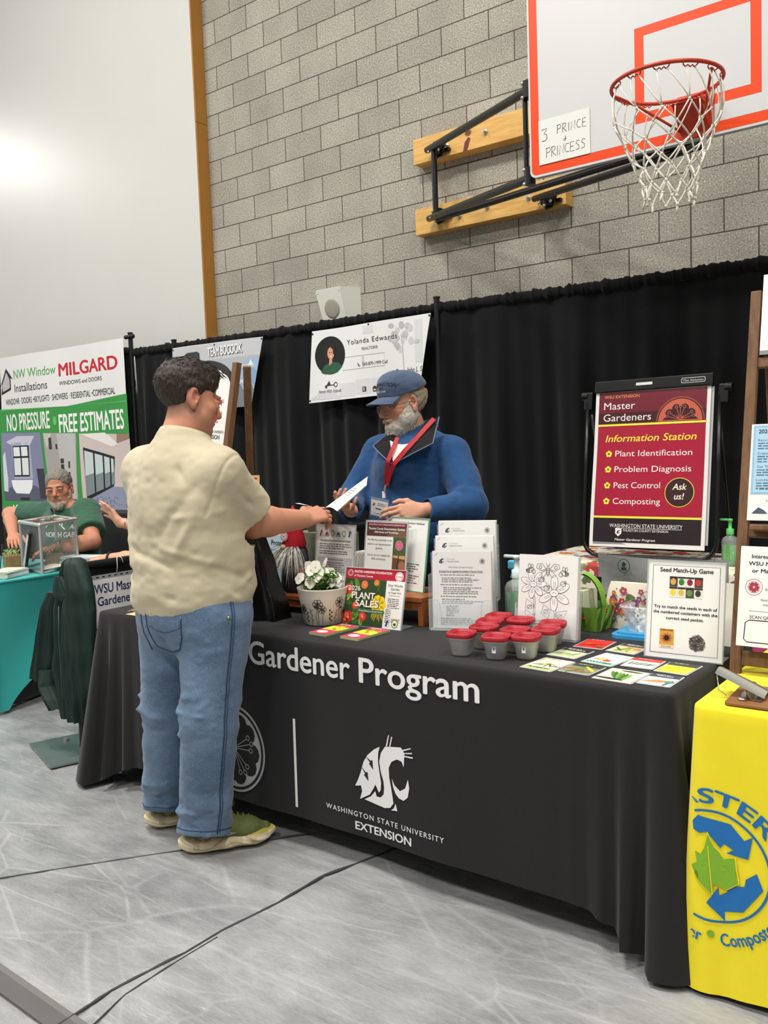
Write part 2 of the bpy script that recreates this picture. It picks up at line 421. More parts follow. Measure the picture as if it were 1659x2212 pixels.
# ------------------------------------------------------------------ the setting
def wall_material():
    m = bpy.data.materials.new('concrete_block'); m.use_nodes = True; nt = m.node_tree; b = nt.nodes['Principled BSDF']; L = nt.links.new
    tc = _n(nt, 'ShaderNodeTexCoord'); sp = _n(nt, 'ShaderNodeSeparateXYZ'); L(tc.outputs['Object'], sp.inputs[0])
    cb = _n(nt, 'ShaderNodeCombineXYZ'); L(sp.outputs[0], cb.inputs[0]); L(sp.outputs[2], cb.inputs[1])
    br = _n(nt, 'ShaderNodeTexBrick'); br.offset = .5; br.offset_frequency = 2
    L(cb.outputs[0], br.inputs['Vector'])
    for k, v in (('Scale', 1), ('Mortar Size', .0042), ('Mortar Smooth', .25), ('Bias', 0), ('Brick Width', .4064), ('Row Height', .2032)): br.inputs[k].default_value = v
    br.inputs['Color1'].default_value = (.335, .318, .275, 1); br.inputs['Color2'].default_value = (.405, .385, .335, 1); br.inputs['Mortar'].default_value = (.085, .072, .06, 1)
    # control joint: one straight vertical line through all courses
    m1 = _n(nt, 'ShaderNodeMath', operation='SUBTRACT'); L(sp.outputs[0], m1.inputs[0]); m1.inputs[1].default_value = 20*.2032
    m2 = _n(nt, 'ShaderNodeMath', operation='ABSOLUTE'); L(m1.outputs[0], m2.inputs[0])
    m3 = _n(nt, 'ShaderNodeMath', operation='LESS_THAN'); L(m2.outputs[0], m3.inputs[0]); m3.inputs[1].default_value = .005
    # aggregate speckle
    n1 = _n(nt, 'ShaderNodeTexNoise'); n1.inputs['Scale'].default_value = 95; n1.inputs['Detail'].default_value = 3; n1.inputs['Roughness'].default_value = .75; L(tc.outputs['Object'], n1.inputs['Vector'])
    r1 = _n(nt, 'ShaderNodeValToRGB'); L(n1.outputs[0], r1.inputs[0])
    e = r1.color_ramp.elements; e[0].position = .32; e[0].color = (.22, .2, .18, 1); e[1].position = .45; e[1].color = (.95, .95, .93, 1)
    x = r1.color_ramp.elements.new(.56); x.color = (1.02, 1, .97, 1); x = r1.color_ramp.elements.new(.68); x.color = (2.1, 2.05, 1.92, 1)
    n2 = _n(nt, 'ShaderNodeTexNoise'); n2.inputs['Scale'].default_value = 2.2; n2.inputs['Detail'].default_value = 3; L(tc.outputs['Object'], n2.inputs['Vector'])
    r2 = _n(nt, 'ShaderNodeMapRange'); L(n2.outputs[0], r2.inputs[0]); r2.inputs[1].default_value = .3; r2.inputs[2].default_value = .7; r2.inputs[3].default_value = .88; r2.inputs[4].default_value = 1.1
    mu = _n(nt, 'ShaderNodeMix', data_type='RGBA', blend_type='MULTIPLY'); mu.inputs[0].default_value = 1; L(br.outputs[0], mu.inputs[6]); L(r1.outputs[0], mu.inputs[7])
    mv = _n(nt, 'ShaderNodeMix', data_type='RGBA', blend_type='MULTIPLY'); mv.inputs[0].default_value = 1; L(mu.outputs[2], mv.inputs[6]); L(r2.outputs[0], mv.inputs[7])
    mj = _n(nt, 'ShaderNodeMix', data_type='RGBA'); L(m3.outputs[0], mj.inputs[0]); L(mv.outputs[2], mj.inputs[6]); mj.inputs[7].default_value = (.09, .078, .065, 1)
    L(mj.outputs[2], b.inputs['Base Color']); b.inputs['Roughness'].default_value = .92; b.inputs['Specular IOR Level'].default_value = .2
    h1 = _n(nt, 'ShaderNodeMath', operation='MAXIMUM'); L(br.outputs['Fac'], h1.inputs[0]); L(m3.outputs[0], h1.inputs[1])
    h2 = _n(nt, 'ShaderNodeMath', operation='MULTIPLY_ADD'); L(h1.outputs[0], h2.inputs[0]); h2.inputs[1].default_value = -1.5; L(n1.outputs[0], h2.inputs[2])
    bp = _n(nt, 'ShaderNodeBump'); bp.inputs['Strength'].default_value = .7; bp.inputs['Distance'].default_value = .006; L(h2.outputs[0], bp.inputs['Height']); L(bp.outputs[0], b.inputs['Normal'])
    return m
WY = 5.69
mb = MB(); OX, OZ = -6.192+.2032, 5.4945-16*.2032
mb.box((2.0-OX-1.2, .15, 4.1-OZ), (16, .3, 8.4), wall_material())
tag(mb.build('wall_back', mw=Matrix.Translation((OX, WY, OZ))), kind='structure')
mb = MB(); mb.box((-10.4, 5.552+.06, 4.1), (8.08, .12, 8.4), M('white_panel', '#d0cfca', .3, spec=.5, var=.015, vs=1.2))
tag(mb.build('wall_left'), kind='structure')
MT = M('tan_trim', '#a9752f', .5, var=.06, vs=6)
mb = MB(); zj = 4.405
mb.box((-6.357, 5.622, 2.2), (.02, .134, 2*(zj-2.2)), MT, bev=.002); mb.box((-6.357, 5.622, zj+2.003), (.02, .134, 4), MT, bev=.002)
MSC = M('screw_head', '#b98945', .35, metal=.6)
for z_ in (3.1, 3.75, 4.36, 4.45, 5.2, 2.55): mb.ball((-6.346, 5.625, z_), (.003, .006, .006), MSC, 8)
tag(mb.build('trim_1'), kind='structure')
# floor: grey woven tarpaulin pulled over the gym floor, creased
def floor_material():
    m = bpy.data.materials.new('grey_tarp'); m.use_nodes = True; nt = m.node_tree; b = nt.nodes['Principled BSDF']; L = nt.links.new
    tc = _n(nt, 'ShaderNodeTexCoord')
    def mapped(st, rot):
        mp = _n(nt, 'ShaderNodeMapping'); mp.inputs['Scale'].default_value = st; mp.inputs['Rotation'].default_value = (0, 0, rot); L(tc.outputs['Object'], mp.inputs[0]); return mp.outputs[0]
    def noise(scale, det, st, rough=.6, dist=0, rot=0):
        n = _n(nt, 'ShaderNodeTexNoise'); n.inputs['Scale'].default_value = scale; n.inputs['Detail'].default_value = det; n.inputs['Roughness'].default_value = rough; n.inputs['Distortion'].default_value = dist
        L(mapped(st, rot), n.inputs['Vector']); return n.outputs[0]
    def math(op, a, b_=None, c=None):
        n = _n(nt, 'ShaderNodeMath', operation=op)
        for i, v in enumerate((a, b_, c)):
            if v is None: continue
            if isinstance(v, (int, float)): n.inputs[i].default_value = v
            else: L(v, n.inputs[i])
        return n.outputs[0]
    def creases(scale, st, rot, width, warp):
        """fold lines left in the sheet: edges of stretched cells, nearly straight"""
        wv = _n(nt, 'ShaderNodeVectorMath', operation='MULTIPLY_ADD'); nz = _n(nt, 'ShaderNodeTexNoise'); nz.inputs['Scale'].default_value = 1.5; L(tc.outputs['Object'], nz.inputs['Vector']); L(nz.outputs['Color'], wv.inputs[0]); wv.inputs[1].default_value = (warp, warp, 0); L(mapped(st, rot), wv.inputs[2])
        vo = _n(nt, 'ShaderNodeTexVoronoi', feature='DISTANCE_TO_EDGE'); vo.inputs['Scale'].default_value = scale; L(wv.outputs[0], vo.inputs['Vector'])
        r = _n(nt, 'ShaderNodeMapRange'); L(vo.outputs['Distance'], r.inputs[0]); r.inputs[1].default_value = 0; r.inputs[2].default_value = width; r.inputs[3].default_value = 1; r.inputs[4].default_value = 0; return r.outputs[0]
    def streak(scale, rot, lo):
        n = noise(scale, 2, (1, 14, 1), .5, 0, rot); r = _n(nt, 'ShaderNodeMapRange'); L(n, r.inputs[0]); r.inputs[1].default_value = lo; r.inputs[2].default_value = lo+.08; return r.outputs[0]
    broad = noise(.8, 4, (1, 1.5, 1), .6, .3, .4); mid = noise(3.6, 5, (1, 2.0, 1), .6, .2, -.5); fine = noise(60, 2, (1, 4, 1), .6, 0, .9)
    c1 = creases(1.1, (1, 2.2, 1), .5, .022, .10); c2 = creases(2.1, (1, 2.6, 1), -.8, .03, .08); c3 = creases(4.6, (1, 1.8, 1), 1.2, .05, .1)
    m1 = noise(1.3, 2, (1, 1, 1)); m2 = noise(1.9, 2, (1, 1, 1), .5, 0, 2)
    def gate(a, m, lo): r = _n(nt, 'ShaderNodeMapRange'); L(m, r.inputs[0]); r.inputs[1].default_value = lo; r.inputs[2].default_value = lo+.15; return math('MULTIPLY', a, r.outputs[0])
    st = math('MAXIMUM', math('MAXIMUM', streak(2.2, .6, .60), streak(2.6, -.9, .61)), streak(3.0, 1.9, .62))
    cr = math('MAXIMUM', math('MAXIMUM', gate(c1, m1, .42), gate(c2, m2, .46)), math('MULTIPLY', gate(c3, m1, .5), .6)); cr = math('MAXIMUM', cr, math('MULTIPLY', st, .45))
    v = math('ADD', math('MULTIPLY', broad, .5), math('MULTIPLY', mid, .5)); v = math('MULTIPLY_ADD', fine, .18, math('SUBTRACT', v, .09))
    r = _n(nt, 'ShaderNodeValToRGB'); L(v, r.inputs[0]); e = r.color_ramp.elements
    e[0].position = .34; e[0].color = (.185, .188, .192, 1); e[1].position = .66; e[1].color = (.38, .382, .38, 1)  # lighter and darker greys paint the tarp's broad sheen patches into the colour
    mx = _n(nt, 'ShaderNodeMix', data_type='RGBA'); L(math('MULTIPLY', cr, .3), mx.inputs[0]); L(r.outputs[0], mx.inputs[6]); mx.inputs[7].default_value = (.56, .56, .55, 1)
    L(mx.outputs[2], b.inputs['Base Color'])
    ro = _n(nt, 'ShaderNodeMapRange'); L(mid, ro.inputs[0]); ro.inputs[1].default_value = .3; ro.inputs[2].default_value = .7; ro.inputs[3].default_value = .22; ro.inputs[4].default_value = .44; L(ro.outputs[0], b.inputs['Roughness'])
    b.inputs['Specular IOR Level'].default_value = .55
    h = math('MULTIPLY_ADD', mid, .35, broad); h = math('MULTIPLY_ADD', cr, .025, h); h = math('MULTIPLY_ADD', fine, .02, h)
    bp = _n(nt, 'ShaderNodeBump'); bp.inputs['Strength'].default_value = .7; bp.inputs['Distance'].default_value = .05; L(h, bp.inputs['Height']); L(bp.outputs[0], b.inputs['Normal'])
    return m
mb = MB(); MF = floor_material()
mb.box((-3, 1, -.065), (22, 16, .1), MF)
FOLDS = [((-2.95, 1.30), (-2.45, 2.0), .05, .006), ((-1.97, 1.0), (-1.876, 2.33), .055, .007), ((-1.9, 1.75), (-1.30, 1.62), .05, .007), ((-1.55, 1.95), (-1.05, 1.55), .035, .006), ((-3.9, 1.5), (-3.0, 1.95), .04, .004), ((-2.3, 1.25), (-1.6, 1.45), .07, .005), ((-1.4, 1.2), (-.7, 1.9), .06, .005), ((-4.6, 2.1), (-3.2, 1.7), .05, .004), ((-1.2, 1.1), (-.5, 1.25), .05, .005), ((-2.75, 1.6), (-2.0, 1.75), .03, .003)]
_fx = np.linspace(-8, 2.2, 409); _fy = np.linspace(.35, 5.5, 207); _G = np.stack(np.meshgrid(_fx, _fy, indexing='ij'), -1).reshape(-1, 2); _P3 = np.concatenate([_G, np.zeros((len(_G), 1))], 1)
_z = .0042*vnoise(_P3*np.array([2.0, 3.4, 1])+5)+.0022*vnoise(_P3*np.array([5.5, 8.5, 1])+2)+.0010*vnoise(_P3*np.array([14, 19, 1]))
for _a, _b, _w, _h in FOLDS:
    _d, _t = seg_dist(_P3[:, :2]+.03*np.stack([vnoise(_P3*3+1), vnoise(_P3*3+9)], 1), _a, _b); _z += _h*np.exp(-(_d/_w)**2)
_z = np.minimum(_z-.0062, 0)-.0003
_n2 = len(_fy); mb.add(np.concatenate([_G, _z[:, None]], 1).tolist(), [(i*_n2+j, (i+1)*_n2+j, (i+1)*_n2+j+1, i*_n2+j+1) for i in range(len(_fx)-1) for j in range(_n2-1)], MF, True)
MSE = M('tarp_seam', '#3c3d3e', .6)
def seam(pts, w, mat, h=.004):
    P = []
    for i in range(len(pts)-1):
        for k in range(10):
            t = k/10; x = pts[i][0]*(1-t)+pts[i+1][0]*t; y = pts[i][1]*(1-t)+pts[i+1][1]*t
            q = mnoise.noise(Vector((x*3, y*3, 1)))*.012; P.append((x+q, y-q*.7, -.0005))
    P.append((*pts[-1][:2], -.0005))
    rs = [w*(.45+.55*abs(mnoise.noise(Vector((i*.2, 3, w))))) for i in range(len(P))]
    mb.tube(P, w, mat, 6, rs=rs)
seam([(-2.95, 1.3), (-2.844, 1.456), (-2.742, 1.618), (-2.586, 1.83), (-2.45, 2.0), (-2.2, 2.3)], .006, MSE)
seam([(-1.97, 1.0), (-1.984, 1.169), (-1.995, 1.3), (-1.968, 1.527), (-1.972, 1.67), (-1.948, 1.879), (-1.947, 2.096), (-1.876, 2.331), (-1.8, 2.7)], .008, MSE)
seam([(-1.9, 1.0), (-1.911, 1.194), (-1.947, 1.31), (-1.953, 1.483), (-1.956, 1.637)], .005, MSE)
tag(mb.build('floor'), kind='structure')
mb = MB(); MTAPE = M('dark_tape', '#5b5a58', .6, var=.06, vs=8)
mb.box((0, 0, .0012), (1.6, .052, .0018), MTAPE); mb.box((.05, .035, .0011), (1.5, .018, .0016), M('tape_edge', '#6d6c69', .55))
tag(mb.build('floor_tape', mw=Matrix.Translation((-2.14, 1.145, .0)) @ Matrix.Rotation(rad(-1.5), 4, 'Z')), 'strip of dark grey tape across the grey floor sheet, lower left corner', 'tape')

def cougar(mb, cx, cy, h, c, bg, l=2):
    for k, p in COUGAR.items():
        mb.poly([(cx+x*h, cy+y*h) for x, y in p], bg if k[0] == 'n' else c, l+(1 if k[0] == 'n' else 0))
COUGAR = {
  'S': [(0.04, 0.337), (0.302, 0.373), (0.357, 0.302), (0.341, 0.119), (0.306, 0.187), (0.23, 0.202), (0.139, 0.151), (0.091, 0.063), (0.095, -0.067), (0.119, -0.183), (0.139, -0.298), (0.155, -0.401), (0.099, -0.472), (0.008, -0.496), (-0.139, -0.48), (-0.337, -0.452), (-0.226, -0.389), (-0.147, -0.302), (-0.127, -0.369), (-0.06, -0.369), (-0.008, -0.317), (0.004, -0.23), (-0.004, -0.139), (-0.044, -0.024), (-0.067, 0.115), (-0.032, 0.242)],
  'W': [(-0.052, 0.317), (-0.079, 0.23), (-0.087, 0.111), (-0.067, -0.032), (-0.044, -0.171), (-0.056, -0.27), (-0.087, -0.31), (-0.115, -0.258), (-0.143, -0.21), (-0.175, -0.27), (-0.242, -0.369), (-0.413, -0.464), (-0.373, -0.349), (-0.389, -0.274), (-0.492, -0.298), (-0.437, -0.202), (-0.389, -0.095), (-0.333, 0.063), (-0.262, 0.167), (-0.151, 0.262)],
  'n1': [(-0.294, 0.147), (-0.21, 0.099), (-0.179, 0.115), (-0.171, -0.016), (-0.242, 0.056), (-0.222, 0.071)],
  'n2': [(-0.377, -0.008), (-0.298, -0.075), (-0.266, -0.067), (-0.258, -0.19), (-0.333, -0.115), (-0.31, -0.099)],
  'C': [(0.139, -0.071), (0.183, -0.155), (0.27, -0.21), (0.357, -0.155), (0.405, -0.028), (0.425, -0.139), (0.397, -0.266), (0.329, -0.325), (0.25, -0.31), (0.194, -0.262), (0.155, -0.175)],
  'b': [(0.19, -0.393), (0.218, -0.488), (0.115, -0.5), (0.163, -0.46)],
  'e1': [(0.095, 0.496), (0.111, 0.5), (0.075, 0.349), (0.052, 0.345)],
  'e2': [(0.147, 0.488), (0.163, 0.484), (0.127, 0.353), (0.107, 0.349)],
  'w1': [(0.313, 0.341), (0.464, 0.397), (0.46, 0.381), (0.321, 0.325)],
  'w2': [(0.329, 0.306), (0.48, 0.337), (0.48, 0.321), (0.329, 0.294)],
  'w3': [(0.333, 0.274), (0.492, 0.282), (0.488, 0.262), (0.333, 0.258)]}
def heart_petals(mb, cx, cy, r, c, line, l, bg=None, n=5, rot=pi/2, spokes=True):
    """gardener emblem: five heart-shaped petals with stamens"""
    if spokes: mb.disc(cx, cy, r*.42, c, l-.5, 30)
    for k in range(n):
        a = rot+2*pi*k/n; P = []
        for i in range(25):
            t = -pi+2*pi*i/24; x = .52*(16*sin(t)**3)/16; y = (13*cos(t)-5*cos(2*t)-2*cos(3*t)-cos(4*t))/16
            d = .57+.47*y; P.append((cx+r*(d*cos(a)-x*.98*sin(a)), cy+r*(d*sin(a)+x*.98*cos(a))))
        mb.poly(P, c, l)
        if spokes:
            for j in (-1, 0, 1):
                b = a+j*.26; e = .60+.06*(j == 0)
                mb.line([(cx+r*.1*cos(b), cy+r*.1*sin(b)), (cx+r*e*cos(b), cy+r*e*sin(b))], r*.02, line, l+1)
                mb.ring(cx+r*(e+.05)*cos(b), cy+r*(e+.05)*sin(b), r*.07, r*.02, line, l+1, 14)
    if spokes: mb.disc(cx, cy, r*.13, line, l+2, 18); mb.disc(cx, cy, r*.095, c, l+3, 18)
# ------------------------------------------------------------------ basketball hoop
MBLK = M('black_steel', '#0d0d0d', .32, var=.1, vs=20); MZ = M('zinc_bolt', '#c9c8c4', .3, metal=.8)
MORG = M('orange_paint', '#e2440d', .35); MRIM = M('rim_orange', '#b8371f', .38, var=.12, vs=25)
MWB = M('board_white', '#c9cac9', .3, spec=.4, var=.01, vs=3); MPINE = M('pine_plank', '#e2b86c', .5, col2='#cd9648', vs=2.2, stretch=(2.2, 6, 32))
hoop = thing('basketball_hoop', 'wall-mounted basketball hoop with white and orange backboard and white net', 'basketball hoop', (-1.4425, 5.6, 2.95))
HI = hoop.matrix_basis.inverted(); 
def hp(name, mb, par=hoop, lab=None):
    T = Matrix.Translation((1.4425, -5.6, -2.95)); mb.v = [tuple(T @ Vector(v)) for v in mb.v]
    o = mb.build(name, par)
    if lab: o['label'] = lab
    return o
BY, BX0, BX1, BZ0, BZ1 = 4.35, -2.325, -.56, 2.811, 3.88
def rrect(x0, y0, x1, y1, r, n=6):
    P = []
    for cx, cy, a in ((x1-r, y1-r, 0), (x0+r, y1-r, 90), (x0+r, y0+r, 180), (x1-r, y0+r, 270)):
        P += [(cx+r*cos(rad(a+90*i/n)), cy+r*sin(rad(a+90*i/n))) for i in range(n+1)]
    return P
mb = MB(); F = Matrix(((1, 0, 0, 0), (0, 0, -1, BY), (0, 1, 0, 0), (0, 0, 0, 1)))
mb.T = F; mb.L = .0006
mb.prism(rrect(BX0, BZ0, BX1, BZ1, .035), -.035, 0, M('board_edge', '#b9bab8', .5)); mb.poly(rrect(BX0, BZ0, BX1, BZ1, .035), MWB, 1)
mb.poly(rrect(BX0+.01, BZ0+.012, BX1-.01, BZ1-.012, .028), MORG, 2); mb.rect(BX0+.058, BZ0+.058, BX1-.058, BZ1-.058, MWB, 3)
mb.rect(-1.739, 2.952, -1.146, 3.405, MORG, 4); mb.rect(-1.692, 2.998, -1.193, 3.36, MWB, 5)
hp('backboard', mb)
rim = MB(); RC = Vector((-1.4425, 3.965, 2.957)); RR = .235
rim.tube([RC+Vector((RR*cos(2*pi*k/48), RR*sin(2*pi*k/48), 0)) for k in range(48)], .0085, MRIM, 10, closed=True)
rim.box((-1.4425, BY-.006, 2.92), (.172, .012, .205), MRIM, bev=.003)
rim.box((-1.4425, BY-.07, 2.947), (.14, .13, .008), MRIM); 
for s in (-1, 1):
    rim.add([(-1.4425+s*.06, BY-.01, 2.99), (-1.4425+s*.06, BY-.01, 2.85), (-1.4425+s*.06, BY-.14, 2.955), (-1.4425+s*.064, BY-.01, 2.99), (-1.4425+s*.064, BY-.01, 2.85), (-1.4425+s*.064, BY-.14, 2.955)], [(0, 1, 2), (5, 4, 3), (0, 2, 5, 3), (1, 4, 5, 2)], MRIM)
    rim.tube([RC+Vector((s*RR*.98*cos(rad(a)), RR*sin(rad(a)), -.012-.115*((a+55)/150)**1.4)) if 0 else RC+Vector((s*RR*(.92-.7*t), -RR*.28+(RR+.12)*1.1*t, -.015-.1*t**1.3)) for t in [i/12 for i in range(13)]], .006, MRIM, 8)
rim.add([(-1.51, BY-.14, 2.95), (-1.375, BY-.14, 2.95), (-1.375, BY-.012, 2.84), (-1.51, BY-.012, 2.84)], [(0, 1, 2, 3)], MRIM)
for k in range(12):
    a = 2*pi*(k+.5)/12; t0 = a-.13
    P = []
    for i in range(13):
        b = t0+.26*i/12; P.append(RC+Vector(((RR-.012)*cos(b), (RR-.012)*sin(b), -.012-.009*(1-cos(2*pi*3*i/12))/2)))
    rim.tube([RC+Vector((RR*cos(t0-.02), RR*sin(t0-.02), -.004))]+P+[RC+Vector((RR*cos(t0+.28), RR*sin(t0+.28), -.004))], .0028, MRIM, 6)
rimo = hp('rim', rim)
nb = MB(); MNET = M('net_cord', '#dcd7ca', .85, var=.08, vs=60)
def nod(j, k):
    t = j/6; r = .225*(1-t)**1.5*.52+.108+.006*sin(k*2.1+j); z = -.16-.34*t
    a = 2*pi*(k+.5*(j % 2)+.5)/12+.03*sin(k*1.7+j*2)+.05*j; w = .012*sin(k*3.3+j)
    return RC+Vector((r*cos(a)+.012*t, r*sin(a), z+w))
rgn = random.Random(3)
def cord(a, b, r, sag=.004):
    m = (a+b)/2; off = Vector((m.x-RC.x, m.y-RC.y, 0)); off = off.normalized()*sag if off.length > 0 else off
    nb.tube([a, a*.7+b*.3+off, a*.3+b*.7+off, b], r, MNET, 6)
for k in range(12):
    for s in (-1, 1):
        a = 2*pi*(k+.5)/12+s*.085; hk = RC+Vector(((RR-.012)*cos(a), (RR-.012)*sin(a), -.016))
        cord(hk, nod(0, k if s < 0 else k), .0031, .012) if s < 0 else cord(hk, nod(1, k) if False else nod(0, k+1), .0031, .012)
    for j in range(6):
        A = nod(j, k); r = .0035+.0012*j/5
        if j % 2 == 0: B1, B2 = nod(j+1, k), nod(j+1, k-1)
        else: B1, B2 = nod(j+1, k), nod(j+1, k+1)
        cord(A, B1, r); cord(A, B2, r); nb.ball(A, r*1.9, MNET, 8)
    E_ = nod(6, k)
    nb.ball(E_, .009, MNET, 8)
    if k % 2 == 0:
        d = Vector((rgn.uniform(-.02, .02), rgn.uniform(-.02, .02), -.04)); nb.tube([E_, E_+d*.6, E_+d], .0055, MNET, 6)
hp('net', nb)
PIP = [('pipe', (-3.80, 5.53, 3.572), (-2.372, 4.42, 3.30), .024), ('pipe', (-3.80, 5.53, 3.078), (-2.372, 4.42, 2.838), .024),
       ('pipe', (-3.72, 5.50, 3.052), (-1.45, 4.45, 2.853), .022), ('pipe', (-2.93, 5.53, 3.052), (-1.45, 4.43, 2.86-.055), .022),
       ('pipe', (-3.70, 5.47, 3.57), (-3.70, 5.47, 3.09), .021), ('pipe', (-2.385, 4.42, 3.31), (-2.385, 4.42, 2.85), .014), ('pipe', (-.55, 4.42, 3.31), (-.55, 4.42, 2.85), .014)]
for nm, a, b, r in PIP:
    m = MB(); m.cyl(a, b, r, MBLK, n=18); hp(nm, m)
for c in ((-3.70, 5.5, 3.56), (-3.70, 5.5, 3.09), (-2.82, 5.5, 3.03)):
    m = MB(); m.cyl((c[0]-.03, c[1]+.02, c[2]), (c[0]+.03, c[1]-.02, c[2]), .034, MBLK); m.box((c[0], 5.575, c[2]-.01), (.15, .05, .02), MBLK); m.cyl((c[0], c[1], c[2]+.035), (c[0], c[1], c[2]-.05), .03, MBLK)
    m.prism([(-.07, .03), (.07, .03), (.03, -.06), (-.02, -.07)], 0, .015, MBLK, Matrix.Translation((c[0], 5.53, c[2])) @ Matrix.Rotation(rad(90), 4, 'X'))
    for dx, dz in ((-.04, -.03), (.045, -.035), (0, -.055), (-.005, .02)): m.ball((c[0]+dx, 5.46, c[2]+dz), .011, MZ, 8)
    hp('clamp', m)
for z_ in (3.30, 2.845):
    m = MB(); m.cyl((-2.36, 4.41, z_-.045), (-2.36, 4.41, z_+.045), .03, MBLK); m.ball((-2.385, 4.392, z_+.035), .011, MZ, 8); m.ball((-2.385, 4.392, z_-.04), .011, MZ, 8); hp('board_bracket', m)
for z0, z1, x1 in ((3.508, 3.692, -2.70), (2.988, 3.18, -2.722)):
    m = MB(); m.box(((-3.962+x1)/2, 5.635, (z0+z1)/2), (x1+3.962, .11, z1-z0), MPINE, bev=.004)
    MK = M('pine_knot', '#6b2f1c', .55)
    if z0 > 3.3:
        m.T = Matrix(((1, 0, 0, 0), (0, 0, -1, 5.579), (0, 1, 0, 0), (0, 0, 0, 1)))
        m.disc(-3.475, 3.632, .028, M('pine_knot_pale', '#8a5a35', .55), 1, ry=.024); m.disc(-3.475, 3.632, .02, MK, 2, ry=.016)
        m.poly([(-3.52, 3.51), (-3.485, 3.51), (-3.455, 3.59), (-3.475, 3.60), (-3.505, 3.57)], MK, 1); m.T = Matrix.Identity(4)
    for x in ([-3.655, -3.33, -2.95] if z0 > 3.3 else [-3.567, -3.333, -3.0]):
        z_ = z0+.075 if x < -3.5 else z0+.095
        m.cyl((x, 5.58, z_), (x, 5.545, z_), .008, MZ, n=8); m.cyl((x, 5.579, z_), (x, 5.572, z_), .019, MZ, n=12); m.cyl((x, 5.572, z_), (x, 5.558, z_), .013, MZ, n=6, smooth=False)
    hp('mounting_plank', m)
# hand-lettered sheet taped to the backboard
mb = MB(); MPAP = M('white_paper', '#ecebe7', .6, spec=.3, var=.01, vs=10); mb.z0 = .0008
mb.grid(lambda u, v: (u*.29, v*.228, .0008), 12, 10, M('sheet_matte', '#dcdbd6', .7)); mb.z0 = .0010
def hand(strokes, ox, oy, s, w, mb, c='#2b2b2b'):
    for st in strokes: mb.line([(ox+x*s, oy+y*s) for x, y in st], w, c, 1)
GL = {'3': [[(0, .95), (.5, 1), (.2, .6), (.45, .5), (.5, .2), (.3, 0), (0, .05)]], 'P': [[(.05, 0), (.12, 1)], [(.0, .95), (.4, 1), (.55, .8), (.4, .55), (.1, .5)]], 'R': [[(.05, 0), (.1, 1)], [(0, .95), (.4, 1), (.5, .8), (.35, .58), (.1, .52), (.55, 0)]],
      'I': [[(.1, 0), (.14, .95)]], 'N': [[(.05, 0), (.1, .95), (.5, .05), (.55, 1)]], 'C': [[(.55, .9), (.25, .95), (.05, .5), (.2, .08), (.55, .1)]], 'E': [[(.5, .95), (.1, .95), (.05, .05), (.5, .02)], [(.08, .5), (.42, .52)]], 'S': [[(.5, .9), (.2, .95), (.1, .7), (.4, .45), (.42, .12), (.05, .05)]],
      '&': [[(.6, .35), (.1, .3), (.1, .1), (.35, .05), (.45, .55), (.3, .75)]]}
def hwrite(t, x, y, s, adv, w, mb, sl=.06):
    for ch in t:
        if ch in GL: hand(GL[ch], x, y, s, w, mb)
        x += adv*(.5 if ch == 'I' else 1); y += sl*s*.1
hwrite('3', .018, .118, .062, .05, .0035, mb); hwrite('PRINCE', .105, .138, .045, .0315, .0028, mb); hwrite('&', .14, .093, .034, .03, .0028, mb); hwrite('PRINCESS', .04, .03, .05, .0305, .0028, mb)
o = mb.build('paper_sign', mw=frame((-2.268, BY-.0045, 2.868), (1, 0, .0), (0, 0, 1))); tag(o, 'white paper sheet hand-lettered 3 PRINCE & PRINCESS on the backboard', 'sign')
# wall loudspeaker
sp = thing('wall_speaker', 'white slanted loudspeaker on the block wall above the curtain', 'loudspeaker', (-4.78, 5.69, 2.54))
mb = MB(); MSP = M('speaker_white', '#dcdcd2', .5); a = [(-.16, 0, .165), (.17, 0, .165), (.17, 0, -.16), (-.15, 0, -.16)]; b = [(-.165, -.17, .165), (.10, -.17, .165), (.12, -.105, -.155), (-.13, -.105, -.155)]
mb.add(a+b, [(4, 5, 6, 7), (5, 1, 2, 6), (0, 4, 7, 3), (4, 0, 1, 5), (7, 6, 2, 3)], MSP)
mb.build('cabinet', sp)
FS = frame((-.018, -.1375, .005), (1, 0, 0), (0, -.065, .32)); mb = MB(); mb.T = FS
mb.prism([(-.112, -.158), (.136, -.158), (.118, .160), (-.147, .160)], .0, .006, MSP)
for x, y in ((-.095, -.13), (.115, -.13), (.10, .135), (-.125, .135)): mb.ball((x, y, .007), (.005, .005, .003), MZ, 8)
mb.build('front_plate', sp)
mb = MB(); mb.T = FS; MG = M('speaker_grille', '#b4b4a6', .6, col2='#83836f', vs=220, bump=.5, bs=300)
mb.lathe([(0, .011), (.06, .0105), (.078, .009), (.08, .0065)], MG, n=40); mb.build('grille', sp)
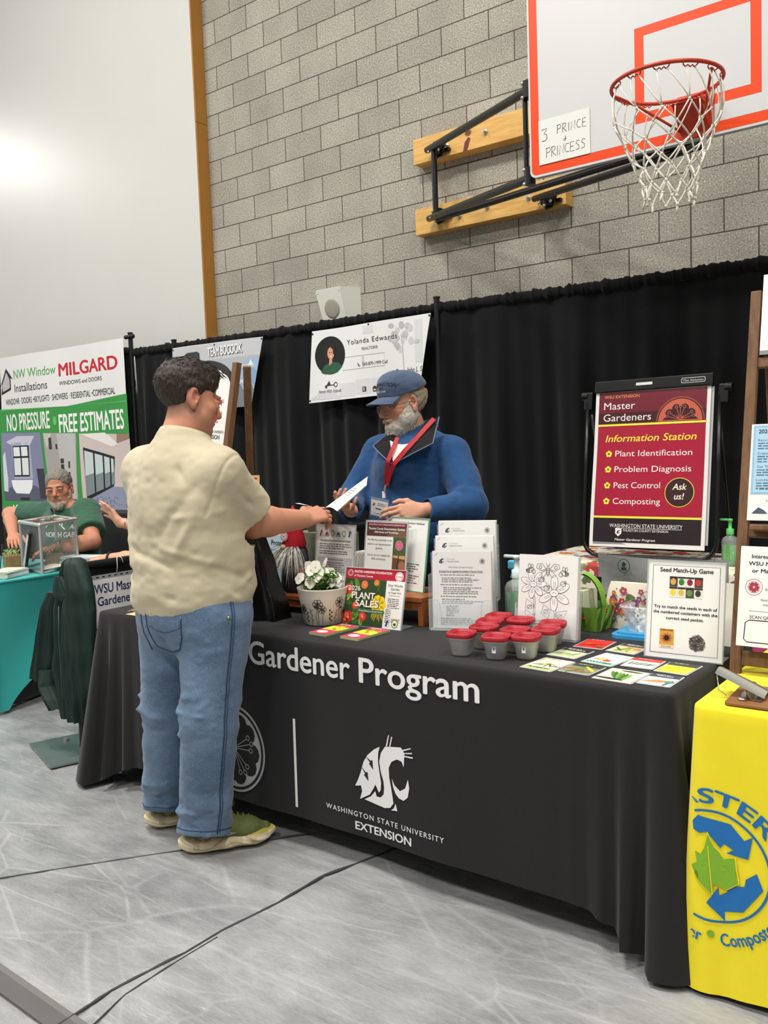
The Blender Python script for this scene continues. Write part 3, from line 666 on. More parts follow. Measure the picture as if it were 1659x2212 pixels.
# ------------------------------------------------------------------ drapes
MDR = M('black_drape', '#0b0b0d', .85, sheen=.06, var=.1, vs=60, bump=.25, bs=500, spec=.25)
def curtain(name, x0, x1, ztop, label, y=5.285, seed=1, zb=.03, dirv=None, org=None, nfold=3.2, mat=MDR, sleeve=True, sag=0):
    rg = random.Random(seed); W = x1-x0; ph = [rg.uniform(0, 6.28) for _ in range(8)]
    H_ = ztop-zb
    def fold(x):
        return .5*sin(nfold*2*pi*x*.55+ph[0]+.9*sin(2.1*x+ph[1]))+.32*sin(nfold*2*pi*x+ph[2]+1.2*sin(3.3*x+ph[3]))+.18*sin(nfold*2*pi*2.1*x+ph[4])
    def zt(x): return ztop-sag*sin(pi*min(1, max(0, (x-x0)/W)))
    def fn(u, v):
        x = x0+u*W; t = 1-v  # t=0 top
        if sleeve and t < .5/ (H_*10):  pass
        A = .014+.056*min(1, t*3); xx = x+.02*t*sin(5*x+ph[5])+.015*fold(x)*t
        return (xx, y-.0-A*(fold(x+.05*t*sin(3*x))*.9), zt(x)-.02-t*(H_-.02)+(.004*sin(40*x+ph[6])))
    mb = MB(); nu = max(20, int(W*70)); mb.grid(fn, nu, 26, mat)
    # gathered sleeve on the rod with a ruffled edge
    m = 12
    def sl(u, v):
        x = x0+u*W; a = 2*pi*v
        q = vn1(x*26+ph[7])*.5+vn1(x*60+3)*.5; r = .031+.016*q*(1+.5*sin(a*2+x*30))
        return (x+.006*vn1(x*45+a*1.3), y+r*cos(a)*.9, zt(x)-.018+r*sin(a)*1.15)
    mb.grid(sl, nu*2, m, mat)
    o = mb.build(name); return tag(o, label, 'curtain', None)
def vn1(x): return mnoise.noise(Vector((x, 7.3, 1.7)))
curtain('pipe_drape_curtain', -9.9, -7.13, 2.42, 'black drape behind the green and white window company banner', seed=2)
curtain('pipe_drape_curtain', -7.08, -6.49, 2.40, 'narrow black drape panel between the two left drape poles', seed=3)
curtain('pipe_drape_curtain', -6.45, -3.60, 2.395, 'long black drape in the middle, behind the bearded man', seed=4, sag=.005)
curtain('pipe_drape_curtain', -3.56, -.2, 2.395, 'black drape on the right, behind the red poster stand', seed=6, sag=.02)
MPO = M('pole_black', '#141416', .4)
for x, zt_, lab in ((-7.105, 2.56, 'tall black drape pole at the right edge of the window company banner'), (-6.47, 2.43, 'black drape pole at the left edge of the grey mountain banner'), (-3.58, 2.44, 'black drape pole at the right corner of the realtor banner')):
    t = thing('drape_pole', lab, 'pole', (x, 5.27, 0))
    mb = MB(); mb.cyl((0, 0, 0.012), (0, 0, zt_), .022, MPO); mb.cyl((0, 0, zt_), (0, 0, zt_+.012), .026, MPO); mb.build('upright', t)
    if zt_ > 2.5:
        mb = MB(); mb.cyl((-.05, -.02, zt_-.03), (.06, -.02, zt_-.03), .02, MPO); mb.ball((.06, -.02, zt_-.03), .024, MPO, 10); mb.build('coupler', t); mb = MB(); mb.cyl((0, 0, zt_-.5), (0, 0, zt_-.44), .026, MPO); mb.build('collar_ring', t)
# ------------------------------------------------------------------ banners hung on the drape rod
MVIN = M('banner_vinyl', '#e4e4e2', .45, spec=.4, var=.012, vs=3)
def banner(name, label, quad, Y, fn, back=MVIN, wave=.012, seed=0, cat='banner'):
    """quad TL TR BR BL in world x,z; fn draws in world x,z coordinates"""
    mb = MB(); (ax, az), (bx, bz), (cx, cz), (dx, dz) = quad; x0, z0 = dx, dz; mb.L = .0011
    mb.grid(lambda u, v: ((dx*(1-u)+cx*u)*(1-v)+(ax*(1-u)+bx*u)*v-x0, (dz*(1-u)+cz*u)*(1-v)+(az*(1-u)+bz*u)*v-z0, 0), 40, 20, back)
    mb.T = Matrix.Translation((-x0, -z0, 0)); fn(mb); mb.T = Matrix.Identity(4); mb.tess(.09)
    mb.deform(lambda x, y, z: (x, y, z+wave*(sin(4.2*x+2.5*y+seed)+.5*sin(9*x-4*y+seed*2))))
    o = mb.build(name, mw=frame((x0, Y, z0), (1, 0, 0), (0, 0, 1))); return tag(o, label, cat)
def nw(mb):
    G = '#3d9448'; mb.poly([(-9.44, 1.96), (-8.12, 1.93), (-7.092, 1.995), (-7.085, 1.6), (-7.085, .80), (-9.47, .80), (-9.45, 1.71)], G, 1)
    mb.poly([(-9.43, 1.963), (-8.12, 1.925), (-7.092, 1.93), (-7.094, 1.915), (-9.43, 1.945)], '#4fae5b', 2)
    K = '#23252a'
    mb.poly([(-9.40, 2.18), (-9.237, 2.40), (-9.105, 2.275), (-9.155, 2.29), (-9.16, 2.165), (-9.37, 2.118), (-9.345, 2.24)], K, 1); mb.poly([(-9.345, 2.215), (-9.237, 2.36), (-9.175, 2.28), (-9.18, 2.185), (-9.335, 2.15)], '#b9b9b9', 2)
    mb.text('NW Window', -9.075, 2.273, .095, '#4f9a4a', w=.80, l=1); mb.text('Installations', -9.077, 2.132, .085, K, w=.64, l=1)
    mb.text('MILGARD', -8.22, 2.24, .125, '#c42a35', w=1.01, l=1, bold=.035); mb.text('WINDOWS and DOORS', -8.22, 2.147, .04, K, w=.745, l=1, bold=.01)
    mb.text('WINDOWS · DOORS · SKYLIGHTS · SHOWERS · RESIDENTIAL · COMMERCIAL', -9.294, 2.003, .062, K, w=2.015, l=1, bold=.012)
    for p in (-9.02, -8.70, -8.29, -7.92, -7.65): mb.disc(p, 2.035, .012, G, 2)
    mb.text('NO PRESSURE', -9.295, 1.722, .175, '#f1f1ee', w=.88, l=2, bold=.03); mb.text('FREE ESTIMATES', -8.257, 1.668, .182, '#f1f1ee', w=1.095, l=2, bold=.03); mb.disc(-8.325, 1.79, .03, '#6fbf73', 2, ry=.045)
    # three room pictures
    def P(pts, c, l=2): mb.poly(pts, c, l)
    P([(-9.425, 1.705), (-8.624, 1.68), (-8.566, .955), (-9.406, .955)], '#8488a6'); P([(-9.33, 1.60), (-9.1, 1.66), (-8.75, 1.65), (-8.86, 1.55), (-9.2, 1.56)], '#c9cad6', 3); P([(-9.22, 1.59), (-8.86, 1.59), (-8.83, 1.19), (-9.2, 1.19)], '#a9abc2', 3)
    P([(-9.195, 1.555), (-8.883, 1.555), (-8.9, 1.217), (-9.195, 1.219)], '#23242c', 4)
    for x in (-9.18, -9.033):
        P([(x, 1.54), (x+.12, 1.54), (x+.12, 1.44), (x, 1.44)], '#e6ebee', 5); P([(x, 1.42), (x+.125, 1.42), (x+.12, 1.235), (x, 1.235)], '#dfe6e4', 5)
    P([(-9.406, 1.06), (-9.2, 1.12), (-8.8, 1.12), (-8.57, 1.03), (-8.566, .955), (-9.406, .955)], '#5b5d70', 3)
    P([(-9.25, 1.18), (-8.835, 1.18), (-8.86, 1.09), (-8.92, 1.03), (-9.17, 1.035), (-9.225, 1.09)], '#eef0f2', 5); P([(-9.4, 1.45), (-9.35, 1.5), (-9.31, 1.2), (-9.32, 1.05), (-9.4, 1.06)], '#d4d6e2', 4)
    P([(-8.75, 1.3), (-8.6, 1.3), (-8.57, .98), (-8.7, .98)], '#3c3d49', 4); P([(-9.1, .99), (-8.92, .99), (-8.93, .96), (-9.11, .96)], '#2b2d36', 4)
    P([(-8.566, 1.675), (-7.975, 1.65), (-7.99, .93), (-8.52, .955)], '#a9a6a2'); P([(-8.31, 1.66), (-7.99, 1.65), (-8.0, .94), (-8.25, .95)], '#bcbab8', 3); P([(-8.56, 1.67), (-8.4, 1.66), (-8.5, 1.5)], '#c9c4be', 3)
    for x, z_, w, h in ((-8.46, 1.5, .05, .12), (-8.34, 1.5, .03, .05), (-8.27, 1.35, .06, .05), (-8.27, 1.27, .06, .07), (-8.13, 1.3, .03, .07), (-8.13, 1.18, .03, .08), (-8.25, 1.02, .03, .1)): P([(x, z_), (x+w, z_), (x+w, z_+h), (x, z_+h)], '#3d3b3a', 4)
    P([(-7.925, 1.645), (-7.085, 1.61), (-7.085, .86), (-7.905, .9)], '#cdbfba'); P([(-7.9, 1.64), (-7.5, 1.64), (-7.28, 1.52), (-7.4, 1.5)], '#e7e2dd', 3); P([(-7.3, 1.62), (-7.085, 1.61), (-7.085, 1.57), (-7.31, 1.53)], '#9a7a6c', 4)
    P([(-7.86, 1.505), (-7.355, 1.4), (-7.39, 1.115), (-7.835, .97)], '#20242a', 4)
    for a, b in ((0, .3), (.33, .6), (.63, .83), (.86, .97)):
        def q(t, s): x = -7.85*(1-t)-7.362*t; zt_ = 1.475*(1-t)+1.375*t; zb = 1.005*(1-t)+1.14*t; return (x, zt_*s+zb*(1-s))
        P([q(a+.02, 1), q(b, 1), q(b, 0), q(a+.02, 0)], '#c4d0cf', 5); P([q(a+.02, .45), q(b, .5), q(b, 0), q(a+.02, 0)], '#7d8a8c', 6)
    P([(-7.85, .97), (-7.4, 1.11), (-7.085, 1.1), (-7.085, .86), (-7.905, .9)], '#8d93a8', 3); P([(-7.2, 1.35), (-7.12, 1.35), (-7.15, 1.18), (-7.22, 1.2)], '#8f6f60', 4)
    for k in range(60):
        x = -7.85+.7*random.Random(k).random(); P([(x, .91+.1*((k*7) % 10)/10), (x+.02, .91+.1*((k*7) % 10)/10), (x+.012, .92+.1*((k*7) % 10)/10)], '#5a6079', 4)
    mb.text('ASK TO', -9.281, .826, .082, '#f1f1ee', w=.40, l=3, bold=.03); mb.text('ALL', -7.95, .82, .08, '#f1f1ee', l=3, bold=.03)
banner('vinyl_banner', 'tall green and white banner for window installations with three room pictures', [(-9.352, 2.52), (-7.112, 2.515), (-7.085, .79), (-9.48, .79)], 5.19, nw, seed=1, wave=.008)
def ye(mb):
    c1, c2 = '#c9c9ca', '#b5b6b8'
    for k in range(26):
        r = random.Random(k+9); x = -3.83+r.gauss(0, .06); z_ = 2.2+r.gauss(0, .05); mb.disc(x, z_, r.uniform(.012, .03), c1 if k % 2 else c2, 1, 10, ry=r.uniform(.015, .03))
    mb.line([(-3.835, 2.18), (-3.833, 2.05), (-3.83, 1.95)], .008, c2, 1); mb.poly([(-4.75, 1.79), (-4.62, 1.86), (-4.5, 1.85), (-4.43, 1.79)], '#cfd0d2', 1)
    for x0, z0, w, h in ((-4.45, 1.80, .15, .10), (-4.29, 1.81, .14, .11), (-4.14, 1.83, .1, .09), (-3.72, 2.0, .07, .3), (-4.2, 2.25, .1, .06)): mb.rect(x0, z0, x0+w, z0+h, '#d6d6d6', 1)
    # oval portrait
    def ov(cx, cz, rx, rz, col, l): mb.disc(cx, cz, rx, col, l, 36, rz)
    ov(-4.537, 2.123, .148, .145, '#1f201f', 2); mb.poly([(-4.63, 2.0), (-4.60, 2.045), (-4.53, 2.075), (-4.45, 2.06), (-4.42, 2.03), (-4.47, 1.99), (-4.54, 1.98), (-4.6, 1.985)], '#2c5a3f', 3)
    ov(-4.535, 2.155, .052, .062, '#2a2421', 3); ov(-4.53, 2.138, .033, .047, '#d39b82', 4); mb.poly([(-4.545, 2.1), (-4.515, 2.1), (-4.52, 2.06), (-4.55, 2.045)], '#cf967c', 4); mb.poly([(-4.545, 2.118), (-4.515, 2.118), (-4.53, 2.108)], '#f3efe9', 5); mb.line([(-4.57, 2.2), (-4.54, 2.206), (-4.5, 2.17), (-4.495, 2.13)], .02, '#2a2421', 5); mb.disc(-4.542, 2.145, .005, '#2a1d18', 5, 8); mb.disc(-4.518, 2.145, .005, '#2a1d18', 5, 8)
    K = '#333438'
    mb.text('Yolanda Edwards', -4.369, 2.186, .037, K, w=.49, l=2, sp=1.15); mb.text('REALTOR®', -4.216, 2.133, .022, '#55565a', w=.155, l=2)
    mb.line([(-4.404, 2.094), (-4.006, 2.096), (-4.006, 2.004), (-4.419, 1.997)], .004, '#a9aaac', 1); mb.rect(-4.22, 2.0, -4.2, 2.095, '#c4c4c6', 1)
    mb.text('560-870-1999 Cell', -4.215, 2.018, .024, K, w=.235, l=2); mb.line([(-4.262, 2.04), (-4.252, 2.022), (-4.24, 2.018)], .008, K, 2)
    mb.text('John L. S', -3.807, 1.935, .035, '#2b4038', w=.15, l=2, shear=.25); mb.text('Real Estate', -3.80, 1.89, .02, '#9a9b9d', w=.13, l=2, shear=.2)
    mb.line([(-4.593, 1.893), (-4.50, 1.897)], .006, K, 2); mb.ring(-4.488, 1.897, .02, .006, K, 2, 20); mb.poly([(-4.58, 1.898), (-4.552, 1.93), (-4.54, 1.9)], K, 2); mb.rect(-4.595, 1.875, -4.575, 1.893, K, 2)
    mb.text('Home With Yolanda', -4.66, 1.838, .026, '#55565a', w=.23, l=2, shear=.35)
    mb.rect(-4.225, 1.825, -4.19, 1.862, K, 2); mb.text('R', -4.217, 1.831, .025, '#e4e4e2', l=3); mb.poly([(-4.135, 1.845), (-4.111, 1.866), (-4.087, 1.845), (-4.093, 1.845), (-4.093, 1.82), (-4.129, 1.82), (-4.129, 1.845)], K, 2); mb.rect(-4.121, 1.828, -4.101, 1.838, '#e4e4e2', 3)
    for x, z_ in ((-4.70, 2.30), (-4.14, 2.315), (-3.585, 2.315), (-4.75, 1.785)): mb.disc(x, z_, .008, '#333333', 2, 12)
o = banner('vinyl_banner', 'white realtor banner with an oval portrait hung above the bearded man', [(-4.706, 2.322), (-3.572, 2.33), (-3.69, 1.80), (-4.761, 1.768)], 5.19, ye, seed=2)
MSTR = M('white_string', '#e9e2cf', .8)
def strings(o, X, pts):
    for p in pts:
        mb = MB(); mb.tube(p, .004, MSTR, 6); mw = o.matrix_local.inverted(); mb.v = [tuple(mw @ Vector(v)) for v in mb.v]; mb.build('tie_string', o)
strings(o, 0, [[(-4.706, 5.18, 2.31), (-4.71, 5.2, 2.36), (-4.70, 5.23, 2.41), (-4.80, 5.22, 2.49)], [(-3.585, 5.18, 2.315), (-3.575, 5.2, 2.36), (-3.6, 5.22, 2.41), (-3.72, 5.22, 2.50)]])
def team(mb):
    mb.poly([(-6.407, 2.345), (-5.262, 2.338), (-5.30, 2.2), (-6.42, 2.21)], '#c3c4c6', 1); mb.poly([(-6.42, 2.21), (-5.30, 2.2), (-5.417, 1.785), (-6.45, 1.785)], '#b1b4b8', 1)
    mb.poly([(-6.44, 2.0), (-6.1, 2.12), (-5.8, 2.02), (-5.6, 2.1), (-5.397, 2.185), (-5.31, 2.18), (-5.37, 1.95), (-6.44, 1.95)], '#9fb6cf', 2); mb.poly([(-5.48, 2.06), (-5.42, 2.13), (-5.335, 2.07), (-5.36, 1.97), (-5.5, 1.97)], '#86a3c4', 3); mb.poly([(-5.43, 2.12), (-5.40, 2.17), (-5.36, 2.1), (-5.385, 2.12)], '#e3e9ef', 4)
    P = [(-6.45, 1.785)]
    for k in range(30):
        x = -6.45+k*.037; P += [(x, 1.93+.05*sin(k*2.3)), (x+.018, 1.98+.05*sin(k*1.7))]
    P = [p for p in P if p[0] < -5.375]+[(-5.38, 1.93), (-5.417, 1.785)]
    mb.poly(P, '#7b7f84', 3)
    mb.text('TEAM BOCOOK', -5.92, 2.235, .075, '#f4f4f2', w=.43, l=4, bold=.03); mb.text('TEAM BOCOOK', -5.912, 2.229, .075, '#5b5e63', w=.43, l=3, bold=.03)
    mb.poly([(-6.233, 2.2), (-6.225, 2.275), (-6.19, 2.29), (-6.06, 2.29), (-6.03, 2.275), (-6.03, 2.2)], '#3a4244', 3)
    mb.text('BOCOOK', -5.50, 2.10, .03, '#f4f4f2', w=.12, l=5, bold=.02); mb.text('HOMES.COM', -5.56, 1.975, .032, '#f4f4f2', w=.16, l=5, bold=.03)
    for x, z_ in ((-6.395, 2.335), (-5.83, 2.33), (-5.275, 2.325), (-5.43, 1.80)): mb.disc(x, z_, .008, '#333333', 4, 12)
o = banner('vinyl_banner', 'grey banner with blue mountains behind the standing easel', [(-6.407, 2.352), (-5.262, 2.340), (-5.417, 1.782), (-6.45, 1.782)], 5.19, team, seed=4)
strings(o, 0, [[(-5.27, 5.18, 2.33), (-5.272, 5.2, 2.37), (-5.25, 5.23, 2.41), (-5.21, 5.22, 2.52)], [(-6.40, 5.18, 2.335), (-6.42, 5.2, 2.37), (-6.47, 5.22, 2.40), (-6.55, 5.22, 2.5)]])
# ------------------------------------------------------------------ table cloths
def cloth(name, label, x0, x1, y0, y1, zt, mat, hem, prints=None, pl=.05, pr=.05, fl=.012, rr=.014, wr=.004, seed=0, drop=.09, w0=.16, fr=9.0, cat='tablecloth'):
    """draped cloth: flat top, rounded edge, hanging skirt with pleats at the corners"""
    rg = random.Random(seed); ph = [rg.uniform(0, 6.28) for _ in range(6)]
    def skirt(side, d0, d1, s, t):
        """outward offset at fraction t of the drop; d0,d1 distances to the two corners, s running length"""
        a0, a1 = (pl, pr) if side == 0 else ((pr, .03) if side == 1 else ((.03, .03) if side == 2 else (.03, pl)))
        o = fl*t+wr*t*(sin(s*7+ph[0])+.6*sin(s*16+ph[1]+2*t))
        for d, a in ((d0, a0), (d1, a1)): o += a*t*math.exp(-(d/w0)**2)*(.5+.5*cos(2*pi*d*fr-.4))
        return o
    P = []; cr = .03; W, D = x1-x0, y1-y0; n = 60
    def edge(ax, ay, bx, by, nx, ny, side):
        L = math.hypot(bx-ax, by-ay); k = int(L/.022)
        for i in range(k+1):
            t = i/k; P.append((ax+(bx-ax)*t, ay+(by-ay)*t, nx, ny, side, L*t, L*(1-t)))
    def corner(cx, cy, a, sd):
        for i in range(1, 6):
            q = rad(a+90*i/6); P.append((cx+cr*cos(q), cy+cr*sin(q), cos(q), sin(q), sd if i < 3 else (sd+1) % 4, 0 if i >= 3 else 9, 9 if i >= 3 else 0))
    edge(x0+cr, y0, x1-cr, y0, 0, -1, 0); corner(x1-cr, y0+cr, -90, 0)
    edge(x1, y0+cr, x1, y1-cr, 1, 0, 1); corner(x1-cr, y1-cr, 0, 1)
    edge(x1-cr, y1, x0+cr, y1, 0, 1, 2); corner(x0+cr, y1-cr, 90, 2)
    edge(x0, y1-cr, x0, y0+cr, -1, 0, 3); corner(x0+cr, y0+cr, 180, 3)
    def hz(d0, d1): d = min(d0, d1); return hem-drop*math.exp(-(d/.13)**2)
    rows = []; N = len(P); R = 30
    for x, y, nx, ny, sd, d0, d1 in P: pass
    rows.append([(x-nx*rr*1.0, y-ny*rr*1.0, zt) for x, y, nx, ny, sd, d0, d1 in P])
    for k in (1, 2, 3):
        a = k/3*pi/2; rows.append([(x-nx*rr*(1-sin(a)), y-ny*rr*(1-sin(a)), zt-rr*(1-cos(a))) for x, y, nx, ny, sd, d0, d1 in P])
    for k in range(1, R+1):
        t = k/R; row = []
        for x, y, nx, ny, sd, d0, d1 in P:
            z1 = hz(d0, d1); o = skirt(sd, d0, d1, d0 if sd == 0 else d0+sd*3, t); row.append((x+nx*o, y+ny*o, zt-rr-t*(zt-rr-z1)))
        rows.append(row)
    mb = MB(); vs = [v for r in rows for v in r]
    mb.add(vs, [(j*N+i, j*N+(i+1) % N, (j+1)*N+(i+1) % N, (j+1)*N+i) for j in range(len(rows)-1) for i in range(N)], mat, True)
    # top with faint ripples
    nx_, ny_ = 40, 14
    mb.add([v for v in rows[0]], [tuple(range(N))], mat)
    if prints:
        k0 = len(mb.v); pm = MB(); pm.mats = mb.mats; prints(pm); pm.tess(.022)
        for (x, z, l) in pm.v:
            d0, d1 = x-x0-cr, x1-cr-x; d0 = max(d0, 0); d1 = max(d1, 0); z1 = hz(d0, d1); t = min(1, max(0, (zt-rr-z)/(zt-rr-z1)))
            mb.v.append((x, y0-skirt(0, d0, d1, d0, t)-.0012-l, z))
        for f, m, sm in zip(pm.f, pm.m, pm.sm):
            if min(pm.v[i][0] for i in f) < x0+.004: continue   # wraps round the corner, out of sight
            mb.f.append(tuple(k0+i for i in f)); mb.m.append(m); mb.sm.append(False)
    o = mb.build(name); return tag(o, label, cat)
def folding_table(name, label, x0, x1, y0, y1, zt, legs, foot='#3a3a3a'):
    t = thing(name, label, 'table', ((x0+x1)/2, (y0+y1)/2, 0)); cx, cy = (x0+x1)/2, (y0+y1)/2
    mb = MB(); mb.box((0, 0, zt-.03), (x1-x0, y1-y0, .045), M('table_plastic', '#cfcdc6', .6), bev=.01); mb.build('tabletop', t)
    ML = M('leg_grey', '#4a4b4d', .45, metal=.4)
    for lx, ly in legs:
        mb = MB(); mb.cyl((lx-cx, ly-cy, .02), (lx-cx, ly-cy, zt-.05), .0145, ML); mb.cyl((lx-cx, ly-cy, 0), (lx-cx, ly-cy, .05), .018, M('foot_cap', foot, .6)); mb.build('leg', t)
    return t
MCH = M('charcoal_cloth', '#201f20', .85, sheen=.12, var=.06, vs=90, bump=.2, bs=900, spec=.25, bdist=.001)
TX0, TX1, TY0, TY1, TZ = -3.345, -.815, 2.222, 2.985, .745
folding_table('folding_table', 'folding table under the charcoal gardener program cloth', TX0+.03, TX1-.03, TY0+.03, TY1-.03, TZ-.004, [(-.99, 2.36), (-.99, 2.85), (-3.22, 2.36), (-3.22, 2.85)])
def front_print(mb):
    mb.L = .0004; W = M('cloth_print_white', '#e9e9e7', .6)
    mb.text('Master', -2.80, .637, .083, W, w=.365, bold=.022); mb.text('Gardener', -2.392, .637, .083, W, w=.488, bold=.022); mb.text('Program', -1.866, .637, .083, W, w=.470, bold=.022)
    mb.line([(-2.1725, .462), (-2.1725, .14)], .0115, W)
    S = M('cloth_print_silver', '#b9bab9', .5); K = M('cloth_print_gap', '#232324', .85)
    cx, cz, r = -2.487, .300, .167
    mb.disc(cx, cz, r, S, 1, 48); mb.disc(cx, cz, r*.945, K, 2, 48); mb.disc(cx, cz, r*.885, S, 3, 48); heart_petals(mb, cx, cz, r*.86, K, S, 4)
    cougar(mb, -1.773, .352, .25, W, K, 1)
    mb.text('WASHINGTON STATE UNIVERSITY', -1.781, .172, .0175, W, w=.497, al='c', sp=1.25, bold=.012); mb.text('EXTENSION', -1.781, .128, .027, W, w=.238, al='c', bold=.03)
cloth('tablecloth', 'charcoal tablecloth with white Gardener Program lettering in the foreground', TX0, TX1, TY0, TY1, TZ, MCH, .105, front_print, pl=.13, pr=.095, seed=3, w0=.15, fr=12)
# yellow table at the right
MYE = M('yellow_cloth', '#f0dd1c', .75, sheen=.15, var=.03, vs=12, bump=.15, bs=700, bdist=.001)
YX0, YX1, YY0, YY1, YZ = -.755, .35, 2.2, 2.93, .741
def rec_print(mb):
    mb.L = .0009; B = M('cloth_print_blue', '#1c6cb0', .65); G = M('cloth_print_green', '#7fb02c', .65); Y = M('cloth_print_yellow', '#f0dd1c', .75)
    cx, cz = -.7, .338; r = .142
    mb.ring(cx, cz, r, .006, B, 1, 60)
    A = [[(.0, .125), (.055, .118), (.088, .092), (.104, .105), (.112, .05), (.055, .042), (.07, .055), (.052, .075), (.025, .042), (-.02, .07), (-.05, .1)], ]
    base = [(-.06, .09), (-.035, .122), (.045, .115), (.078, .082), (.098, .095), (.088, .038), (.035, .04), (.052, .052), (.03, .062), (.02, .05), (-.012, .085), (-.03, .078)]
    for k in range(3):
        a = -2*pi*k/3; mb.poly([(cx+x*cos(a)-y*sin(a), cz+x*sin(a)+y*cos(a)) for x, y in base], B, 1)
    leaf = [(0, -.075), (.004, -.045), (.035, -.055), (.03, -.042), (.068, -.028), (.05, -.012), (.062, .005), (.05, .008), (.058, .038), (.03, .028), (.02, .02), (.018, .045), (.005, .055), (-.012, .088), (-.02, .05), (-.03, .03), (-.045, .035), (-.04, .005), (-.055, -.005), (-.03, -.03), (-.035, -.045), (-.006, -.045)]
    mb.poly([(cx+.002+x*.98, cz+y*.98) for x, y in leaf], Y, 3); mb.poly([(cx+.002+x*.92, cz-.001+y*.92) for x, y in leaf], G, 4); mb.line([(cx+.004, cz-.07), (cx, cz-.03), (cx-.008, cz+.05)], .0022, Y, 5)
    mb.text('MASTER', 0, 0, .036, B, w=.30, al='c', bold=.03, arc=(cx, cz, .158, pi/2, 1), l=1)
    mb.text('Recycler', 0, 0, .03, B, w=.135, al='c', bold=.03, arc=(cx, cz, .198, -pi/2-.46, -1), l=1); mb.text('Composter', 0, 0, .03, B, w=.165, al='c', bold=.03, arc=(cx, cz, .198, -pi/2+.54, -1), l=1)
    mb.disc(cx, cz-.172, .009, G, 1)
cloth('tablecloth', 'bright yellow tablecloth with a blue recycling emblem at the right edge', YX0, YX1, YY0, YY1, YZ, MYE, .022, rec_print, pl=.012, pr=.03, wr=.0012, seed=8, drop=.012, fl=.03, w0=.1, cat='tablecloth')
folding_table('folding_table', 'folding table under the yellow recycling cloth', YX0+.03, YX1-.03, YY0+.03, YY1-.03, YZ-.004, [(-.6, 2.32), (-.6, 2.8), (.2, 2.32), (.2, 2.8)])
# floral table by the drape
def floral():
    m = bpy.data.materials.new('floral_cloth'); m.use_nodes = True; nt = m.node_tree; b = nt.nodes['Principled BSDF']; L = nt.links.new; tc = _n(nt, 'ShaderNodeTexCoord')
    def layer(scale, rad_, cols, prev, seed, wob):
        mp = _n(nt, 'ShaderNodeMapping'); mp.inputs['Location'].default_value = (seed, seed*2, seed*.7); L(tc.outputs['Object'], mp.inputs[0])
        nz = _n(nt, 'ShaderNodeTexNoise'); nz.inputs['Scale'].default_value = scale*3; L(mp.outputs[0], nz.inputs['Vector'])
        wv = _n(nt, 'ShaderNodeVectorMath', operation='MULTIPLY_ADD'); L(nz.outputs['Color'], wv.inputs[0]); wv.inputs[1].default_value = (wob, wob, wob); L(mp.outputs[0], wv.inputs[2])
        vo = _n(nt, 'ShaderNodeTexVoronoi'); vo.inputs['Scale'].default_value = scale; L(wv.outputs[0], vo.inputs['Vector'])
        lt = _n(nt, 'ShaderNodeMath', operation='LESS_THAN'); L(vo.outputs['Distance'], lt.inputs[0]); lt.inputs[1].default_value = rad_
        sp = _n(nt, 'ShaderNodeSeparateColor'); L(vo.outputs['Color'], sp.inputs[0]); r = _n(nt, 'ShaderNodeValToRGB'); L(sp.outputs[0], r.inputs[0]); r.color_ramp.interpolation = 'CONSTANT'
        e = r.color_ramp.elements
        while len(e) < len(cols): e.new(.5)
        for i, c in enumerate(cols): e[i].position = i/len(cols); e[i].color = (*hx(c), 1)
        # petal shading inside each bloom (printed)
        n2 = _n(nt, 'ShaderNodeTexNoise'); n2.inputs['Scale'].default_value = scale*5; L(tc.outputs['Object'], n2.inputs['Vector'])
        m2 = _n(nt, 'ShaderNodeMix', data_type='RGBA', blend_type='MULTIPLY'); m2.inputs[0].default_value = .6; L(r.outputs[0], m2.inputs[6]); L(n2.outputs['Color'], m2.inputs[7])
        mx = _n(nt, 'ShaderNodeMix', data_type='RGBA'); L(lt.outputs[0], mx.inputs[0]); L(m2.outputs[2], mx.inputs[7])
        if isinstance(prev, tuple): mx.inputs[6].default_value = (*prev, 1)
        else: L(prev, mx.inputs[6])
        return mx.outputs[2]
    c = layer(14, .34, ['#7f9a58', '#a8a06a', '#6b7f4a', '#d8c3a0'], hx('#e9dfcb'), 1.3, .05)
    c = layer(7.5, .36, ['#d8604e', '#c24a7a', '#e08a3c', '#8a5a86', '#d9503f', '#e3a05a'], c, 4.1, .09)
    L(c, b.inputs['Base Color']); b.inputs['Roughness'].default_value = .8; return m
MFLO = floral()
folding_table('folding_table', 'folding table under the floral cloth behind the display', -2.43, -.5, 4.42, 5.1, .741, [(-2.3, 4.5), (-2.3, 5.0), (-.62, 4.5), (-.62, 5.0)])
cloth('tablecloth', 'cream tablecloth printed with red and orange flowers below the poster stand', -2.46, -.47, 4.39, 5.12, .745, MFLO, .2, None, seed=12)
# poster stand
fs = thing('flip_chart_stand', 'black folding flip chart stand on the floral table', 'easel', (-1.78, 4.52, .747))
def fp(name, mb, par=fs, **k):
    q = Matrix.Translation((1.78, -4.52, -.747)); mb.v = [tuple(q @ Vector(v)) for v in mb.v]; o = mb.build(name, par)
    for a, b in k.items(): o[a] = b
    return o
LE = rad(9)
def sl(x, d, off=0): return (x, 4.52+d*sin(LE)-off*cos(LE), .765+d*cos(LE)+off*sin(LE))
mb = MB(); P = [sl(-2.157, .87)]+[sl(-2.150+.003*0, .1)]
P = [sl(-2.158, .86), sl(-2.15, .5), sl(-2.143, .10)]+[sl(-2.143+.09*(1-cos(rad(a))), .10-.09*sin(rad(a))) for a in (20, 45, 70, 90)]+[sl(-1.5, .01)]+[sl(-1.42-.085+.085*sin(rad(a)), .10-.09*cos(rad(a))) for a in (20, 45, 70, 90)]+[sl(-1.425, .5), sl(-1.437, .86)]
mb.tube(P, .0125, MBLK, 10); fp('front_frame', mb)
